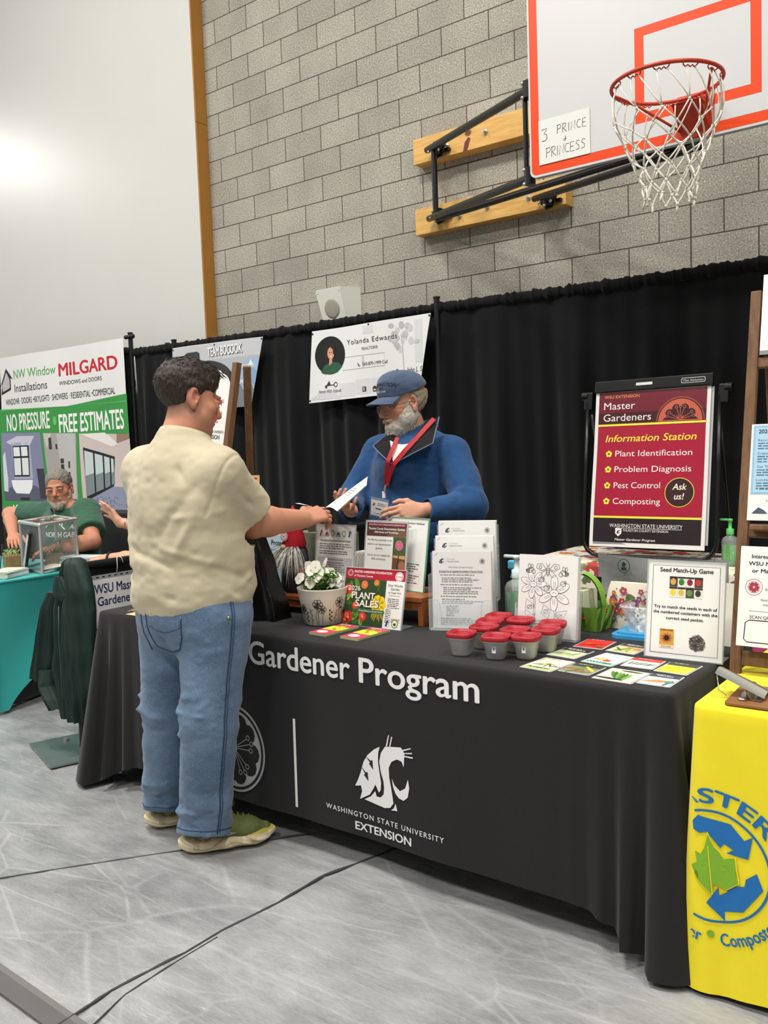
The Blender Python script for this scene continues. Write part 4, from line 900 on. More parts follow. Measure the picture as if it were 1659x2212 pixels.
mb = MB(); mb.tube([(-2.14, 4.66, 1.55), (-2.13, 4.93, .77), (-1.46, 4.93, .77), (-1.44, 4.66, 1.55)], .011, MBLK, 8); fp('rear_frame', mb)
FB = frame(sl(-1.785, .497), (1, 0, 0), (0, sin(LE), cos(LE)))
mb = MB(); mb.T = FB; mb.box((0, .02, -.012), (.64, .9, .012), MBLK, bev=.003); mb.rect(-.322, -.41, .322, .41, M('whiteboard_edge', '#c9c9c7', .4), 0); fp('board', mb)
mb = MB(); mb.T = FB @ Matrix.Rotation(rad(.3), 4, 'Z'); mb.box((0, .443, .012), (.645, .062, .03), MBLK, bev=.004); mb.z0 = .0275; mb.rect(-.085, .437, .005, .452, '#d9d8d2', 1)
mb.poly(rrect(.16, .43, .285, .458, .008), '#c9c8c4', 1); mb.poly(rrect(.163, .433, .282, .455, .007), '#161616', 2); mb.text('The Solution', .17, .438, .011, '#d9d8d2', w=.105, shear=.2, l=3); fp('clamp_bar', mb)
mb = MB(); mb.T = FB; mb.box((0, -.415, .006), (.60, .02, .012), M('tray_clear', '#8e9092', .25), bev=.003); fp('tray', mb)
for s, x in ((-1, -.375), (1, .375)):
    mb = MB(); mb.T = FB; mb.box((x*.985, .37, -.01), (.05, .10, .04), MBLK, bev=.006); mb.cyl((x, .40, -.01), (x+s*.035, .40, -.01), .026, MBLK, n=14, smooth=False); fp('hinge_knob', mb)
# the poster hung on it
mb = MB(); mb.L = .0005; W_, H_ = .59, .82; mb.T = Matrix.Scale(1, 4)
MPOS = M('poster_paper', '#e8e6e1', .4, bump=.06, bs=14, bdist=.01)
mb.box((W_/2, H_/2-.01, -.0008), (W_+.04, H_+.03, .0012), MPOS)
SX, SY = .59/.6, .82/.875
def T_(t, x, y, h, c, x2=None, **k): mb.text(t, x*SX, y*SY, h*SY, c, w=(x2-x)*SX if x2 else None, **k)
MR = M('poster_red', '#a81d38', .35, bump=.06, bs=14, bdist=.01); MRD = M('poster_dark_red', '#571a26', .35); MDK = M('poster_dark', '#2b2226', .35); CY = '#f0e14a'; CW = '#f1e9e4'
mb.rect(0, 0, W_, H_, MR, 1); mb.rect(0, .682*SY, W_, H_, M('poster_maroon', '#6f1c2b', .35), 2); mb.rect(0, .682*SY, W_, .755*SY, M('poster_brown', '#45191f', .35), 3); mb.rect(0, .677*SY, W_, .689*SY, CY, 5)
mb.rect(0, 0, W_, .147*SY, MDK, 2); mb.rect(0, .14*SY, W_, .152*SY, CY, 5)
cx, cy, r = .4636*SX, .692*SY, .128
def half(rr, c, l, n=30): mb.poly([(cx+rr*cos(pi*k/n), cy+rr*sin(pi*k/n)) for k in range(n+1)], c, l)
half(r, '#a2503c', 3); half(r*.955, '#3a161b', 3.5); half(r*.91, '#c05f48', 4)
for k, a in enumerate((pi/2, pi/2+1.2566, pi/2-1.2566)):
    P = []
    for i in range(31):
        t = -pi+2*pi*i/30; x = .52*(16*sin(t)**3)/16*.78; d = .5+.42*(13*cos(t)-5*cos(2*t)-2*cos(3*t)-cos(4*t))/16
        q = (cx+r*.86*(d*cos(a)-x*sin(a)), max(cy+.006, cy+r*.86*(d*sin(a)+x*cos(a)))); P.append(q)
    mb.poly(P, '#3a161b', 4.4)
    for j in (-1, 0, 1):
        b = a+j*.3
        if sin(b) > .08: mb.line([(cx+.012*cos(b), cy+.006+.012*sin(b)), (cx+r*.5*cos(b), cy+.004+r*.5*sin(b))], .0025, '#c9694f', 4.7); mb.ring(cx+r*.57*cos(b), cy+.004+r*.57*sin(b), .008, .0025, '#c9694f', 4.7, 14)
T_('WSU EXTENSION', .031, .841, .0165, '#d9a05c', .2346); T_('Master', .031, .775, .042, CW, .2122, l=6); T_('Gardeners', .031, .706, .042, CW, .3048, l=6)
T_('Information Station', .047, .585, .040, CY, .5551, l=2, shear=.2, bold=.012)
for i, (t, y, x2) in enumerate((('Plant Identification', .499, .535), ('Problem Diagnosis', .408, .5331), ('Pest Control', .314, .3702), ('Composting', .222, .3749))):
    T_(t, .1083, y, .034, CW, x2, l=2); fx, fy = .0705*SX, (y+.0155)*SY
    for k in range(5): a = pi/2+2*pi*k/5; mb.disc(fx+.0105*cos(a), fy+.0105*sin(a), .0082, CY, 2, 14)
    mb.disc(fx, fy, .006, '#5d6b1e', 3, 14)
mb.disc(.4754*SX, .2908*SY, .0775, CY, 2, 44); mb.disc(.4754*SX, .2908*SY, .074, '#3b1d22', 3, 44); T_('Ask', .4754, .306, .034, '#f3ead0', .52-.4754+.4754+.045 if 0 else None, al='c', shear=.2, bold=.02, l=4); T_('us!', .4754, .252, .034, '#f3ead0', None, al='c', shear=.2, bold=.02, l=4)
T_('WASHINGTON STATE UNIVERSITY', .0963, .0865, .021, CW, .5024, l=3); mb.rect(.135*SX, .081*SY, .50*SX, .083*SY, CW, 3); T_('THURSTON COUNTY EXTENSION', .1738, .0635, .013, CW, .4267, l=3); T_('Master Gardener Program', .1287, .011, .0135, CW, .3583, shear=.2, l=3, bold=.015)
mb.poly([(.131*SX, .083*SY), (.167*SX, .083*SY), (.167*SX, .052*SY), (.149*SX, .034*SY), (.131*SX, .052*SY)], CW, 3); cougar(mb, .149*SX, .062*SY, .022, '#2b2226', CW, 4)
FP = frame(sl(-2.085, .085, .009), (1, 0, 0), (0, sin(LE), cos(LE)))
mb.tess(.07); mb.deform(lambda x, y, z: (x, y, z+.0022*(1+sin(9*y+3*x))*(1 if 1 else 0)))
tag(mb.build('poster', mw=FP), 'red Master Gardeners information station poster on the black stand', 'poster')
# green pump bottles
def pump_bottle(name, label, loc, s, green, liq, cap, level=.6):
    t = thing(name, label, 'bottle', loc)
    mb = MB(); MC = M('clear_bottle', '#dfe9df', .15, alpha=.25); mb.lathe([(0, .001), (.032*s, .001), (.036*s, .006*s), (.036*s, .115*s), (.03*s, .13*s), (.014*s, .14*s), (.014*s, .15*s)], MC, n=24, sq=1.2); mb.build('body', t)
    mb = MB(); h = .12*s*level; mb.lathe([(0, .004*s), (.031*s, .004*s), (.0335*s, .008*s), (.0335*s, h), (0, h)], M('gel_'+liq.strip('#'), liq, .2, alpha=.85), n=20, sq=1.2); mb.build('gel', t)
    mb = MB(); mp_ = M('pump_'+cap.strip('#'), cap, .4); mb.lathe([(.017*s, .145*s), (.017*s, .17*s), (.008*s, .175*s), (.008*s, .205*s), (.012*s, .207*s), (.012*s, .217*s), (0, .219*s)], mp_, n=18); mb.box((-.02*s, 0, .213*s), (.05*s, .012*s, .01*s), mp_, bev=.003*s); mb.build('pump', t)
    mb = MB(); mb.grid(lambda u, v: (.0372*s*sin(2.2*(u-.5)), -.0372*s*cos(2.2*(u-.5)), .03*s+.07*s*v), 10, 1, M('bottle_label_'+liq.strip('#'), green, .5)); mb.build('label_sticker', t)
pump_bottle('pump_bottle', 'green hand sanitizer pump bottle on the floral table', (-1.372, 4.60, .746), 1.1, '#5fae5e', '#3fae4c', '#63c96e')
# grey chair with a dark green seat behind the display table
ch = thing('folding_chair', 'grey canvas folding chair with a dark green seat behind the basket', 'chair', (-1.38, 3.6, 0))
MCAN = M('grey_canvas', '#8f918d', .75, var=.06, vs=9, bump=.35, bs=14, bdist=.01)
mb = MB(); mb.grid(lambda u, v: (-.285+.57*u, .06+.02*sin(pi*u)-.0*v+.01*sin(9*u+3*v), .72+.19*v-.03*sin(pi*u)*(1-v)*0-.018*sin(pi*u)*v), 24, 8, MCAN)
mb.T = frame((-.155, .045, .86), (1, 0, .01), (0, 0, 1)); mb.z0 = .006; mb.ring(0, 0, .028, .003, '#2f3b36', 1, 28, ry=.031); mb.disc(0, .006, .009, '#2f3b36', 1, 14, ry=.011); mb.rect(-.011, -.02, .011, -.006, '#2f3b36', 1); mb.build('backrest', ch)
mb = MB(); mb.box((0, -.12, .55), (.54, .42, .10), M('green_canvas', '#12332c', .8, bump=.3, bs=12), bev=.03); mb.build('seat', ch)
mb = MB(); mb.grid(lambda u, v: (-.28+.56*u, .05-.02*v, .55+.18*v), 8, 4, MATS['green_canvas']); mb.build('back_lining', ch)
for x in (-.285, .285):
    for y in (.07, -.33):
        mb = MB(); mb.cyl((x, y, 0), (x, y, .80 if y > 0 else .60), .012, MBLK); mb.build('leg', ch)
# wooden easel on the yellow table
MWD = M('walnut_stain', '#7d5a3c', .55, col2='#5d4029', vs=5, stretch=(14, 14, 1.2), bump=.15, bs=30)
ez = thing('wooden_easel', 'brown wooden display easel standing on the yellow table', 'easel', (-.75, 2.55, .742))
EL = rad(12); u_ = (1, 0, 0); v_ = (0, sin(EL), cos(EL)); FE = frame((0, 0, 0), u_, v_)
def ep(name, c, d, par=ez, mat=MWD, bev=.003):
    mb = MB(); mb.T = FE; mb.box(c, d, mat, bev=bev); return mb.build(name, par)
ep('leg', (.002, .555, -.0), (.03, 1.118, .022)); ep('leg', (.60, .555, 0), (.03, 1.118, .022))
for y, h in ((.897, .03), (.405, .04), (.042, .042)): ep('rung', (.30, y, -.003), (.57, h, .018))
for y in (.385, .07): ep('ledge', (.31, y+.025, .025), (.56, .016, .045))
for x in (.03, .57):
    mb = MB(); mb.bar((x, .22, 1.03), (x, .40, .008), .022, .018, MWD); mb.build('rear_leg', ez)
def sheet(name, label, w, h, F, fn, cat='sign', mat=None, thick=.002, L=.0004):
    mb = MB(); mb.L = L; mb.box((w/2, h/2, -thick/2), (w, h, thick), mat or MPAP); fn(mb); return tag(mb.build(name, mw=F), label, cat)
def esh(x, y, off): q = FE @ Vector((x, y, off)); return frame((q.x-.75, q.y+2.55, q.z+.742), u_, v_)
def p_blue(mb):
    mb.rect(.006, .075, .21, .275, '#93bcd6', 1); mb.rect(.012, .08, .21, .268, '#a9cde2', 2)
    mb.text('2026 Workshops', .02, .252, .011, '#1f2a36', bold=.02, l=3)
    for k, t in enumerate(('Recycling', 'Create a', 'Can This B', 'Lunchbox')): mb.text(t, .02, .229-.0385*k, .0065, '#55748c', l=3, bold=.01, sp=1.2); mb.para(.02, .221-.0385*k, .10, 3, .0075, .005, '#55748c', 3, k)
    mb.text('See for Details', .03, .088, .006, '#55748c', l=3, shear=.2); mb.text('Learn more', .05, .055, .006, '#555555', l=2); mb.poly([(.012, .02), (.03, .038), (.045, .03), (.055, .02)], '#4a5a6a', 2); mb.ring(.085, .028, .014, .002, '#3c62a8', 2, 24)
sheet('flyer', 'blue 2026 workshop flyer on the upper ledge of the wooden easel', .216, .279, esh(.013, .433, .014), p_blue)
def p_int(mb):
    for t, y in (('Interested in becoming a', .246), ('WSU Master Gardener', .226), ('or Master Recycler?', .206)): mb.text(t, .108, y, .0105, '#2c2c2c', al='c', w={.246: .155, .226: .17, .206: .15}[y], bold=.02)
    mb.ring(.04, .165, .023, .0012, '#a8374a', 1, 32); mb.ring(.04, .165, .0165, .001, '#a8374a', 1, 32); heart_petals(mb, .04, .165, .015, '#a8374a', '#a8374a', 1, spokes=False); mb.text('Gardener', .07, .157, .007, '#555555')
    mb.text('Next Master Gardener', .06, .128, .0065, '#666666'); mb.text('training begins', .066, .115, .0065, '#666666'); mb.rect(.03, .098, .19, .099, '#777777', 1); mb.text('SCAN QR CODE', .033, .078, .0085, '#3a3a3a')
    mb.line([(.12, .073), (.032, .073), (.022, .065), (.02, .02), (.028, .012), (.12, .012)], .0025, '#2c2c2c', 1)
sheet('flyer', 'white volunteer training flyer on the lower part of the wooden easel', .216, .279, esh(.012, .077, .048), p_int)
sheet('flyer', 'white sheet with grey edge at the top of the wooden easel', .216, .24, esh(.022, .918, .012), lambda mb: (mb.rect(0, 0, .216, .012, '#8a8c90', 1), mb.para(.03, .2, .15, 8, .02, .008, '#9a9a9a', 1, 3)))
# clipboard
cb = thing('clipboard', 'brown clipboard with a steel clip on the yellow table', 'clipboard', (-.53, 2.315, .744), (0, 0, rad(3)))
mb = MB(); mb.prism(rrect(-.155, -.09, .16, .105, .014), 0, .005, M('hardboard', '#8a5a34', .55, var=.1, vs=60)); mb.build('board', cb)
MST = M('clip_steel', '#b9b8b2', .25, metal=.9)
mb = MB(); mb.add([(-.10, -.045, .006), (-.10, .055, .006), (-.115, .055, .03), (-.115, -.045, .03), (-.075, -.05, .007), (-.075, .06, .007)], [(0, 1, 2, 3), (0, 4, 5, 1)], MST)
mb.grid(lambda u, v: (-.19+.12*u, -.035+.08*v+.012*(u-.5)*(v-.5), .062-.05*u+.008*sin(pi*v)), 8, 8, MST); mb.cyl((-.115, -.055, .02), (-.115, .065, .02), .006, MST)
mb.ball((-.12, -.05, .008), (.012, .009, .005), MST, 10); mb.tube([(-.188, -.02, .06), (-.18, -.035, .02), (-.16, -.04, .01)], .0015, MST, 6); mb.build('clip', cb)
mb = MB(); mb.box((.06, .012, .008), (.20, .165, .005), MPAP); mb.box((.055, .01, .0115), (.19, .16, .001), M('paper_bright', '#f3f2f0', .6)); tag(mb.build('paper_stack', mw=cb.matrix_basis.copy()), 'white papers held on the brown clipboard', 'paper')
# ------------------------------------------------------------------ things on the charcoal table
MAC = M('clear_acrylic', '#e8eef0', .06, alpha=.16, spec=.6); MACE = M('acrylic_edge', '#cfd8db', .1, alpha=.45)
def lean(x, y, z, deg, yaw=0):
    """frame at a sheet's lower-left corner, leaning back by deg, turned by yaw"""
    c, s = cos(rad(yaw)), sin(rad(yaw)); u = (c, s, 0); b = (-s, c, 0); L = rad(deg)
    return frame((x, y, z), u, (b[0]*sin(L), b[1]*sin(L), cos(L)))
def stand_sign(name, label, w, h, F, fn, cat='sign', edge=None, foot=True, L=.0003):
    t = thing(name, label, cat); t.matrix_basis = F
    mb = MB(); mb.L = L; mb.box((w/2, h/2, -.001), (w, h, .0014), MPAP); fn(mb); mb.build('printed_sheet', t)
    mb = MB(); mb.box((w/2, h/2, -.0032), (w+.006, h+.006, .0022), MAC); e = .003
    m = edge or MACE
    for c, d in (((w/2, -e/2, 0), (w+2*e, e, .007)), ((w/2, h+e/2, 0), (w+2*e, e, .007)), ((-e/2, h/2, 0), (e, h, .007)), ((w+e/2, h/2, 0), (e, h, .007))): mb.box(c, d, m)
    if foot: 
        R = F.inverted().to_3x3(); a = R @ Vector((0, 0, 1)); b = R @ Vector((0, 1, 0)); o = Vector((0, 0, 0)); q = [Vector((0, 0, -.004))+a*.001, Vector((w, 0, -.004))+a*.001]
        back = (F.to_3x3() @ Vector((0, 0, -1))); back.z = 0; back.normalize(); bl = R @ back
        mb.add([q[0], q[1], q[1]+bl*.08, q[0]+bl*.08], [(0, 1, 2, 3)], MACE)
    mb.build('acrylic_holder', t); return t
# plant sale sign
def p_plant(mb):
    R = '#b02236'; mb.rect(0, .176, .279, .216, R, 1); mb.ring(.022, .197, .013, .002, '#e9c9cc', 2, 24); mb.ring(.022, .197, .008, .0015, '#e9c9cc', 2, 20)
    mb.text('MASTER GARDENER FOUNDATION', .04, .199, .0085, '#f4ebe8', w=.175, l=2, bold=.03); mb.text('of Thurston County', .04, .184, .0075, '#f4ebe8', w=.09, l=2, bold=.02); mb.disc(.25, .193, .018, '#f1e9e4', 2); mb.ring(.25, .193, .015, .0015, R, 3, 24); mb.text('D·TGHI', .25, .190, .005, R, al='c', l=3, bold=.03)
    mb.rect(0, 0, .195, .176, '#35482d', 1); rg = random.Random(4)
    for k in range(26):
        x, y = rg.uniform(.012, .18), rg.uniform(.012, .165); a = rg.uniform(0, 6.28); l_, w_ = rg.uniform(.012, .026), rg.uniform(.005, .011); c = rg.choice(['#5c8a34', '#86b548', '#3f6a2c', '#a8cc5e', '#2e4f27'])
        P = [(x+l_*cos(t)*cos(a)-w_*sin(t)*sin(a), y+l_*cos(t)*sin(a)+w_*sin(t)*cos(a)) for t in [2*pi*i/12 for i in range(12)]]
        mb.poly([(min(.195, max(0, p)), min(.176, max(0, q))) for p, q in P], c, 2)
    for x, y, r, c in ((.022, .135, .02, '#d23a34'), (.03, .03, .023, '#c9302f'), (.095, .155, .016, '#e0793c'), (.06, .075, .014, '#d6453a'), (.10, .035, .017, '#d43a3a'), (.02, .016, .013, '#c23434'), (.15, .165, .012, '#d8883a')):
        mb.disc(x, y, r, c, 3, 18); mb.disc(x-r*.2, y+r*.25, r*.45, '#e8765a', 3.5, 12); mb.disc(x+r*.1, y-r*.1, r*.2, '#efc24a', 3.7, 8)
    for k in range(7):
        a = 2*pi*k/7; mb.disc(.168+.02*cos(a), .085+.022*sin(a), .014, '#f0cf2c', 3, 14)
    for k in range(8): mb.line([(.15+.005*k, .06), (.14+.0075*k, .035-.006*(k % 3))], .0025, '#e5bf2a', 3)
    W = '#f3efe6'; mb.text('2026', .021, .131, .0175, W, w=.057, l=5, bold=.015); mb.text('PLANT', .04, .101, .025, W, w=.109, l=5, bold=.03); mb.text('SALES', .06, .072, .025, W, w=.109, l=5, bold=.03)
    mb.text('PLANT', .042, .0995, .025, '#3a2c22', w=.109, l=4.5, bold=.04); mb.text('SALES', .062, .0705, .025, '#3a2c22', w=.109, l=4.5, bold=.04)
    mb.poly([(.07, .052), (.195, .05), (.2, .057), (.195, .064), (.072, .065)], '#3f6b52', 4); mb.text('Great Plants at Great Prices', .08, .0545, .006, W, w=.11, l=5)
    mb.rect(.195, 0, .279, .176, '#eceae4', 1)
    for t, y, h in (('Dirt Works', .155, .0095), ('Garden', .142, .0095), ('at Yauger Park', .13, .0065)): mb.text(t, .237, y, h, '#3b5a43', al='c', l=2, bold=.015)
    mb.text('3100 Alta Street SW', .237, .12, .004, '#555555', al='c', l=2); mb.para(.208, .108, .06, 6, .0065, .004, '#555555', 2, 5); mb.para(.203, .068, .028, 8, .0065, .004, '#555555', 2, 6); mb.para(.232, .035, .038, 3, .005, .0035, '#555555', 2, 8, .1)
    mb.poly([(.207, .008), (.213, .03), (.219, .03), (.225, .008)], '#2b3f6b', 2); mb.poly([(.216, .008), (.219, .024), (.225, .008)], '#e5e8ee', 3); mb.disc(.25, .02, .0145, '#6b7a2e', 2, 26, .016); mb.disc(.25, .02, .0115, '#ece9c8', 3, 26, .013); mb.disc(.25, .018, .006, '#3c4a22', 4, 14, .005)
stand_sign('acrylic_sign', 'acrylic sign for the 2026 plant sales with red band, in front', .279, .216, lean(-2.200, 2.520, .7465, 14, 2), p_plant)
# wooden risers
MRIS = M('cherry_wood', '#a5602e', .45, col2='#8a4a22', vs=5, stretch=(2, 12, 12))
def riser(name, label, x0, x1, y0, y1, h, z=.7455):
    t = thing(name, label, 'riser', ((x0+x1)/2, (y0+y1)/2, z)); w, d = x1-x0, y1-y0
    mb = MB(); mb.box((0, 0, h-.009), (w, d, .018), MRIS, bev=.002); mb.build('shelf', t)
    for s in (-1, 1): mb = MB(); mb.box((s*(w/2-.011), 0, (h-.018)/2), (.022, d*.96, h-.018), MRIS, bev=.002); mb.build('side', t)
    mb = MB(); mb.box((0, -d/2+.012, h-.032), (w-.044, .012, .03), MRIS); mb.build('apron', t); return t
riser('wooden_riser', 'low cherry wood riser under the gnome', -2.60, -2.325, 2.592, 2.80, .073)
riser('wooden_riser', 'taller cherry wood riser under the acrylic signs', -2.31, -1.885, 2.615, 2.845, .108)
RZ = .7455+.108
def p_demo(mb):
    w, h = .216, .27; mb.rect(.004, .211, w-.004, h-.006, '#5a4037', 1); mb.rect(.004, .249, w-.004, h-.006, '#7c2636', 2); mb.poly([(.11, .211), (.15, .235), (.212, .245), (.212, .211)], '#7a5a4a', 1.5)
    mb.text('WSU THURSTON COUNTY EXTENSION MASTER GARDENER PROGRAM', w/2, .253, .006, '#f0e8e2', w=.19, al='c', l=3); mb.text('Thurston County Demonstration Gardens', w/2, .236, .0085, '#f5f1ea', w=.19, al='c', l=3, bold=.03); mb.text('2026 Events and Workshops', w/2, .223, .0075, '#f5f1ea', w=.125, al='c', l=3, bold=.03)
    for t, y in (('We offer free workshops to the', .192), ('public in our demonstration', .175), ('gardens.', .159), ('Check out our website for', .132), ('2026 workshops.', .117)): mb.text(t, .074, y, .0078, '#3a3a3a', al='c', l=1, maxw=.13)
    mb.rect(.146, .14, w-.004, .21, '#4a5a3a', 1); mb.rect(.146, .07, w-.004, .14, '#6d4a38', 1); mb.rect(.146, .004, w-.004, .07, '#6f7448', 1)
    for k in range(14): a = 2*pi*k/14; mb.disc(.178+.014*cos(a), .178+.014*sin(a), .006, '#e08aa4', 2, 10)
    mb.disc(.178, .178, .013, '#d9668a', 3, 18); mb.disc(.18, .035, .022, '#8a4234', 2, 16); mb.disc(.195, .1, .018, '#a36a4a', 2, 14); mb.poly([(.15, .139), (.21, .139), (.21, .125), (.15, .13)], '#c9a06a', 2)
    mb.line([(.178, .14), (.172, .09), (.18, .075)], .004, '#2e2a22', 3)
stand_sign('acrylic_sign', 'acrylic sign for demonstration gardens with brown heading, centre of the riser', .216, .27, lean(-2.235, 2.705, RZ, 8, -4), p_demo)
def p_hb(mb):
    mb.text("Pacific Northwest Gardener's Handbook", .018, .256, .0075, '#3a3a3a', w=.175, bold=.01); mb.text('Growing for the Future', .018, .243, .0075, '#3a3a3a', w=.10, bold=.01); mb.text('Download for FREE', .018, .231, .006, '#3a3a3a', w=.075)
    mb.rect(.015, .116, .103, .223, '#4d6b3e', 1); mb.rect(.015, .195, .103, .223, '#b4593e', 2); mb.disc(.04, .208, .01, '#d98a4a', 3, 10); mb.disc(.075, .208, .012, '#c24a4a', 3, 10); mb.rect(.028, .165, .09, .195, '#5f9a66', 3); mb.text("GARDENER'S", .059, .183, .006, '#f0f0e8', al='c', l=4, bold=.02); mb.text('HANDBOOK', .059, .172, .006, '#f0f0e8', al='c', l=4, bold=.02)
    mb.rect(.015, .116, .06, .14, '#6f4a5a', 2); mb.rect(.062, .116, .103, .14, '#a5754a', 2); mb.disc(.03, .15, .008, '#e6e2c0', 3, 10); mb.disc(.085, .153, .007, '#d9d0b0', 3, 10)
    mb.para(.018, .10, .175, 4, .009, .0055, '#6a6a6a', 1, 3); mb.para(.018, .055, .175, 4, .009, .0055, '#8a6a6a', 1, 4)
stand_sign('acrylic_sign', "acrylic sign with a green border about a gardener's handbook", .216, .279, lean(-2.155, 2.755, RZ+.003, 9, -12), p_hb, edge=M('green_edge', '#6fae86', .3))
def p_logo(mb):
    for k, c in enumerate(('#8a2c36', '#a8374a', '#7a8a3a', '#4a6a80', '#5a8a80', '#2b3f6b')):
        x = .028+.032*k
        if k in (0, 5): mb.poly([(x-.009, .232), (x-.002, .256), (x+.004, .256), (x+.009, .232)], c, 1); mb.poly([(x, .232), (x+.002, .25), (x+.009, .232)], '#e9e9e9', 2)
        elif k in (2, 4): mb.disc(x, .244, .010, c, 1, 20, .013); mb.disc(x, .244, .0065, '#e9ead8', 2, 18, .009)
        else: mb.poly([(x-.012, .238), (x, .252), (x+.012, .238)], c, 1); mb.rect(x-.012, .232, x+.012, .235, c, 1)
    mb.text('These programs offer Gardening, Composting & Recycling', .108, .213, .0055, '#3a3a3a', w=.17, al='c', bold=.015); mb.rect(.024, .2105, .192, .2115, '#3a3a3a', 1)
    mb.para(.02, .198, .18, 3, .009, .0055, '#7a7a7a', 1, 3); mb.para(.02, .168, .17, 2, .009, .0055, '#7a7a7a', 1, 4); mb.rect(.014, .075, .202, .145, '#c4c3c6', 1); mb.text('Free Gardening Questions', .108, .134, .006, '#3a3a3a', al='c', l=2); mb.para(.04, .122, .14, 5, .009, .005, '#6a6a6e', 2, 5); mb.para(.10, .05, .1, 3, .009, .006, '#5a5a5a', 1, 5)
stand_sign('acrylic_sign', 'acrylic sign with a row of small logos, behind the potted violas', .216, .279, lean(-2.500, 2.70, .7455+.002, 6, -2) @ Matrix.Translation((0, .075, 0)), p_logo, foot=False)
# potted violas
pot = thing('potted_violas', 'white pot with black flower drawings planted with white violas', 'potted plant', (-2.268, 2.50, .7455))
MPOT = M('white_ceramic', '#e4e0d6', .35); mb = MB()
mb.lathe([(0, .001), (.068, .001), (.074, .006), (.092, .112), (.097, .138), (.0985, .142), (.093, .142), (.089, .12), (.0, .118)], MPOT, n=44)
def on_pot(ang, z): r = .0745+(z-.006)/.106*.018 if z < .112 else .093; return r
K = M('ink_black', '#25231f', .5)
pm = MB(); pm.L = .0006; rg = random.Random(8)
for k in range(26):
    x = -.30+.025*k+rg.uniform(-.006, .006); h = rg.uniform(.03, .085); pm.line([(x, .006), (x+.004*rg.uniform(-1, 1), h*.5), (x+.008*rg.uniform(-1, 1), h)], .0014, K, 1); ty = k % 4; y = h
    if ty == 0:
        for q in range(6): a = 2*pi*q/6; pm.ring(x+.0095*cos(a), y+.0095*sin(a), .0075, .0016, K, 1, 12)
        pm.disc(x, y, .004, K, 1, 10)
    elif ty == 1:
        for q in range(6): pm.disc(x+.004*(-1)**q, y*.4+q*.008, .0035, K, 1, 7)
    elif ty == 2:
        for q in range(5): pm.line([(x, h*.3+q*.01), (x+.008*(-1)**q, h*.3+q*.01+.007)], .0014, K, 1)
    else: pm.disc(x, y, .006, K, 1, 10, .004)
for x, y, r in ((-.02, .088, 1), (.065, .092, 1), (-.085, .07, .8)):
    for q in range(6): a = 2*pi*q/6; pm.ring(x+.011*r*cos(a), y+.011*r*sin(a), .0085*r, .0018, K, 1, 14)
    pm.disc(x, y, .004, K, 1, 10)
    pm.line([(x, 0.006), (x, y-.01)], .0016, K, 1)
for v in pm.v:
    x, z, l = v; r = on_pot(0, z)+.0006+l; a = -2.47+x/.085*1.0+pi*0; a = math.atan2(-2.5, 2.268)+x/.085
    mb.v.append((r*cos(a), r*sin(a), z))
k0 = len(mb.v)-len(pm.v); mb.mi(K); mb.f += [tuple(k0+i for i in f) for f in pm.f]; mb.m += [mb.mats.index(K)]*len(pm.f); mb.sm += [False]*len(pm.f)
mb.build('pot', pot)
mb = MB(); mb.lathe([(0, .126), (.05, .128), (.091, .122)], M('potting_soil', '#2a1d14', .95, var=.4, vs=120, bump=1, bs=90), n=30); mb.build('soil', pot)
mb = MB(); rg = random.Random(2); GS = [M('leaf_%d' % i, c, .5) for i, c in enumerate(('#4f7a2c', '#6b9a38', '#3c6424', '#86ad4c'))]
def leaf(mb, p, d, L, w, mat, up=.3):
    d = Vector(d).normalized(); s = d.cross(Vector((0, 0, 1))); s = s.normalized() if s.length > .01 else Vector((1, 0, 0)); n = s.cross(d); p = Vector(p)
    mb.add([p, p+d*L*.4+s*w/2+n*.1*L, p+d*L*.45-n*.05*L, p+d*L*.4-s*w/2+n*.1*L, p+d*L-n*up*L*.3], [(0, 1, 2), (0, 2, 3), (1, 4, 2), (2, 4, 3)], mat, True)
for k in range(170):
    a = rg.uniform(0, 6.28); r = .07*math.sqrt(rg.random()); h = rg.uniform(.135, .205)-.3*r*r/.07; b = rg.uniform(0, 6.28); leaf(mb, (r*cos(a), r*sin(a), h), (cos(b), sin(b), rg.uniform(-.2, .9)), rg.uniform(.025, .045), rg.uniform(.01, .018), rg.choice(GS))
for k in range(40):
    a = rg.uniform(0, 6.28); r = .06*rg.random(); mb.tube([(r*cos(a)*.6, r*sin(a)*.6, .125), (r*cos(a), r*sin(a), rg.uniform(.16, .2))], .0013, GS[2], 5)
mb.build('foliage', pot)
MPET = M('viola_petal', '#f4f3e6', .5, sss=0); MYC = M('viola_eye', '#e6c63a', .5)
for k in range(22):
    a = rg.uniform(0, 6.28); r = .088*math.sqrt(rg.random()); c = Vector((r*cos(a)-.012, r*sin(a)-.01, rg.uniform(.185, .23)-.9*r*(r > .05)*.6)); mb = MB()
    d = Vector((rg.uniform(-.5, .9), rg.uniform(-1.2, -.1), rg.uniform(-.1, .6))).normalized(); F = d.to_track_quat('Z', 'Y').to_matrix().to_4x4(); F.translation = c; mb.T = F
    for q, (pa, pr) in enumerate(((90+28, .0135), (90-28, .0135), (90+100, .012), (90-100, .012), (270, .0145))):
        pa = rad(pa); mb.grid(lambda u, v: ((.011*cos(pa)+pr*.9*u_c(u, v)[0]), (.011*sin(pa)+pr*.9*u_c(u, v)[1]), .002*q-.004*((u_c(u, v)[0])**2)), 6, 6, MPET) if 0 else mb.disc(.0105*cos(pa), .0105*sin(pa), pr, MPET, l=q*2+1, n=12)
    mb.disc(0, -.002, .0035, MYC, 12, 8); mb.T = Matrix.Identity(4); mb.tube([tuple(c), (c.x*.8, c.y*.8, c.z-.05)], .0012, GS[1], 5); mb.build('flower', pot)
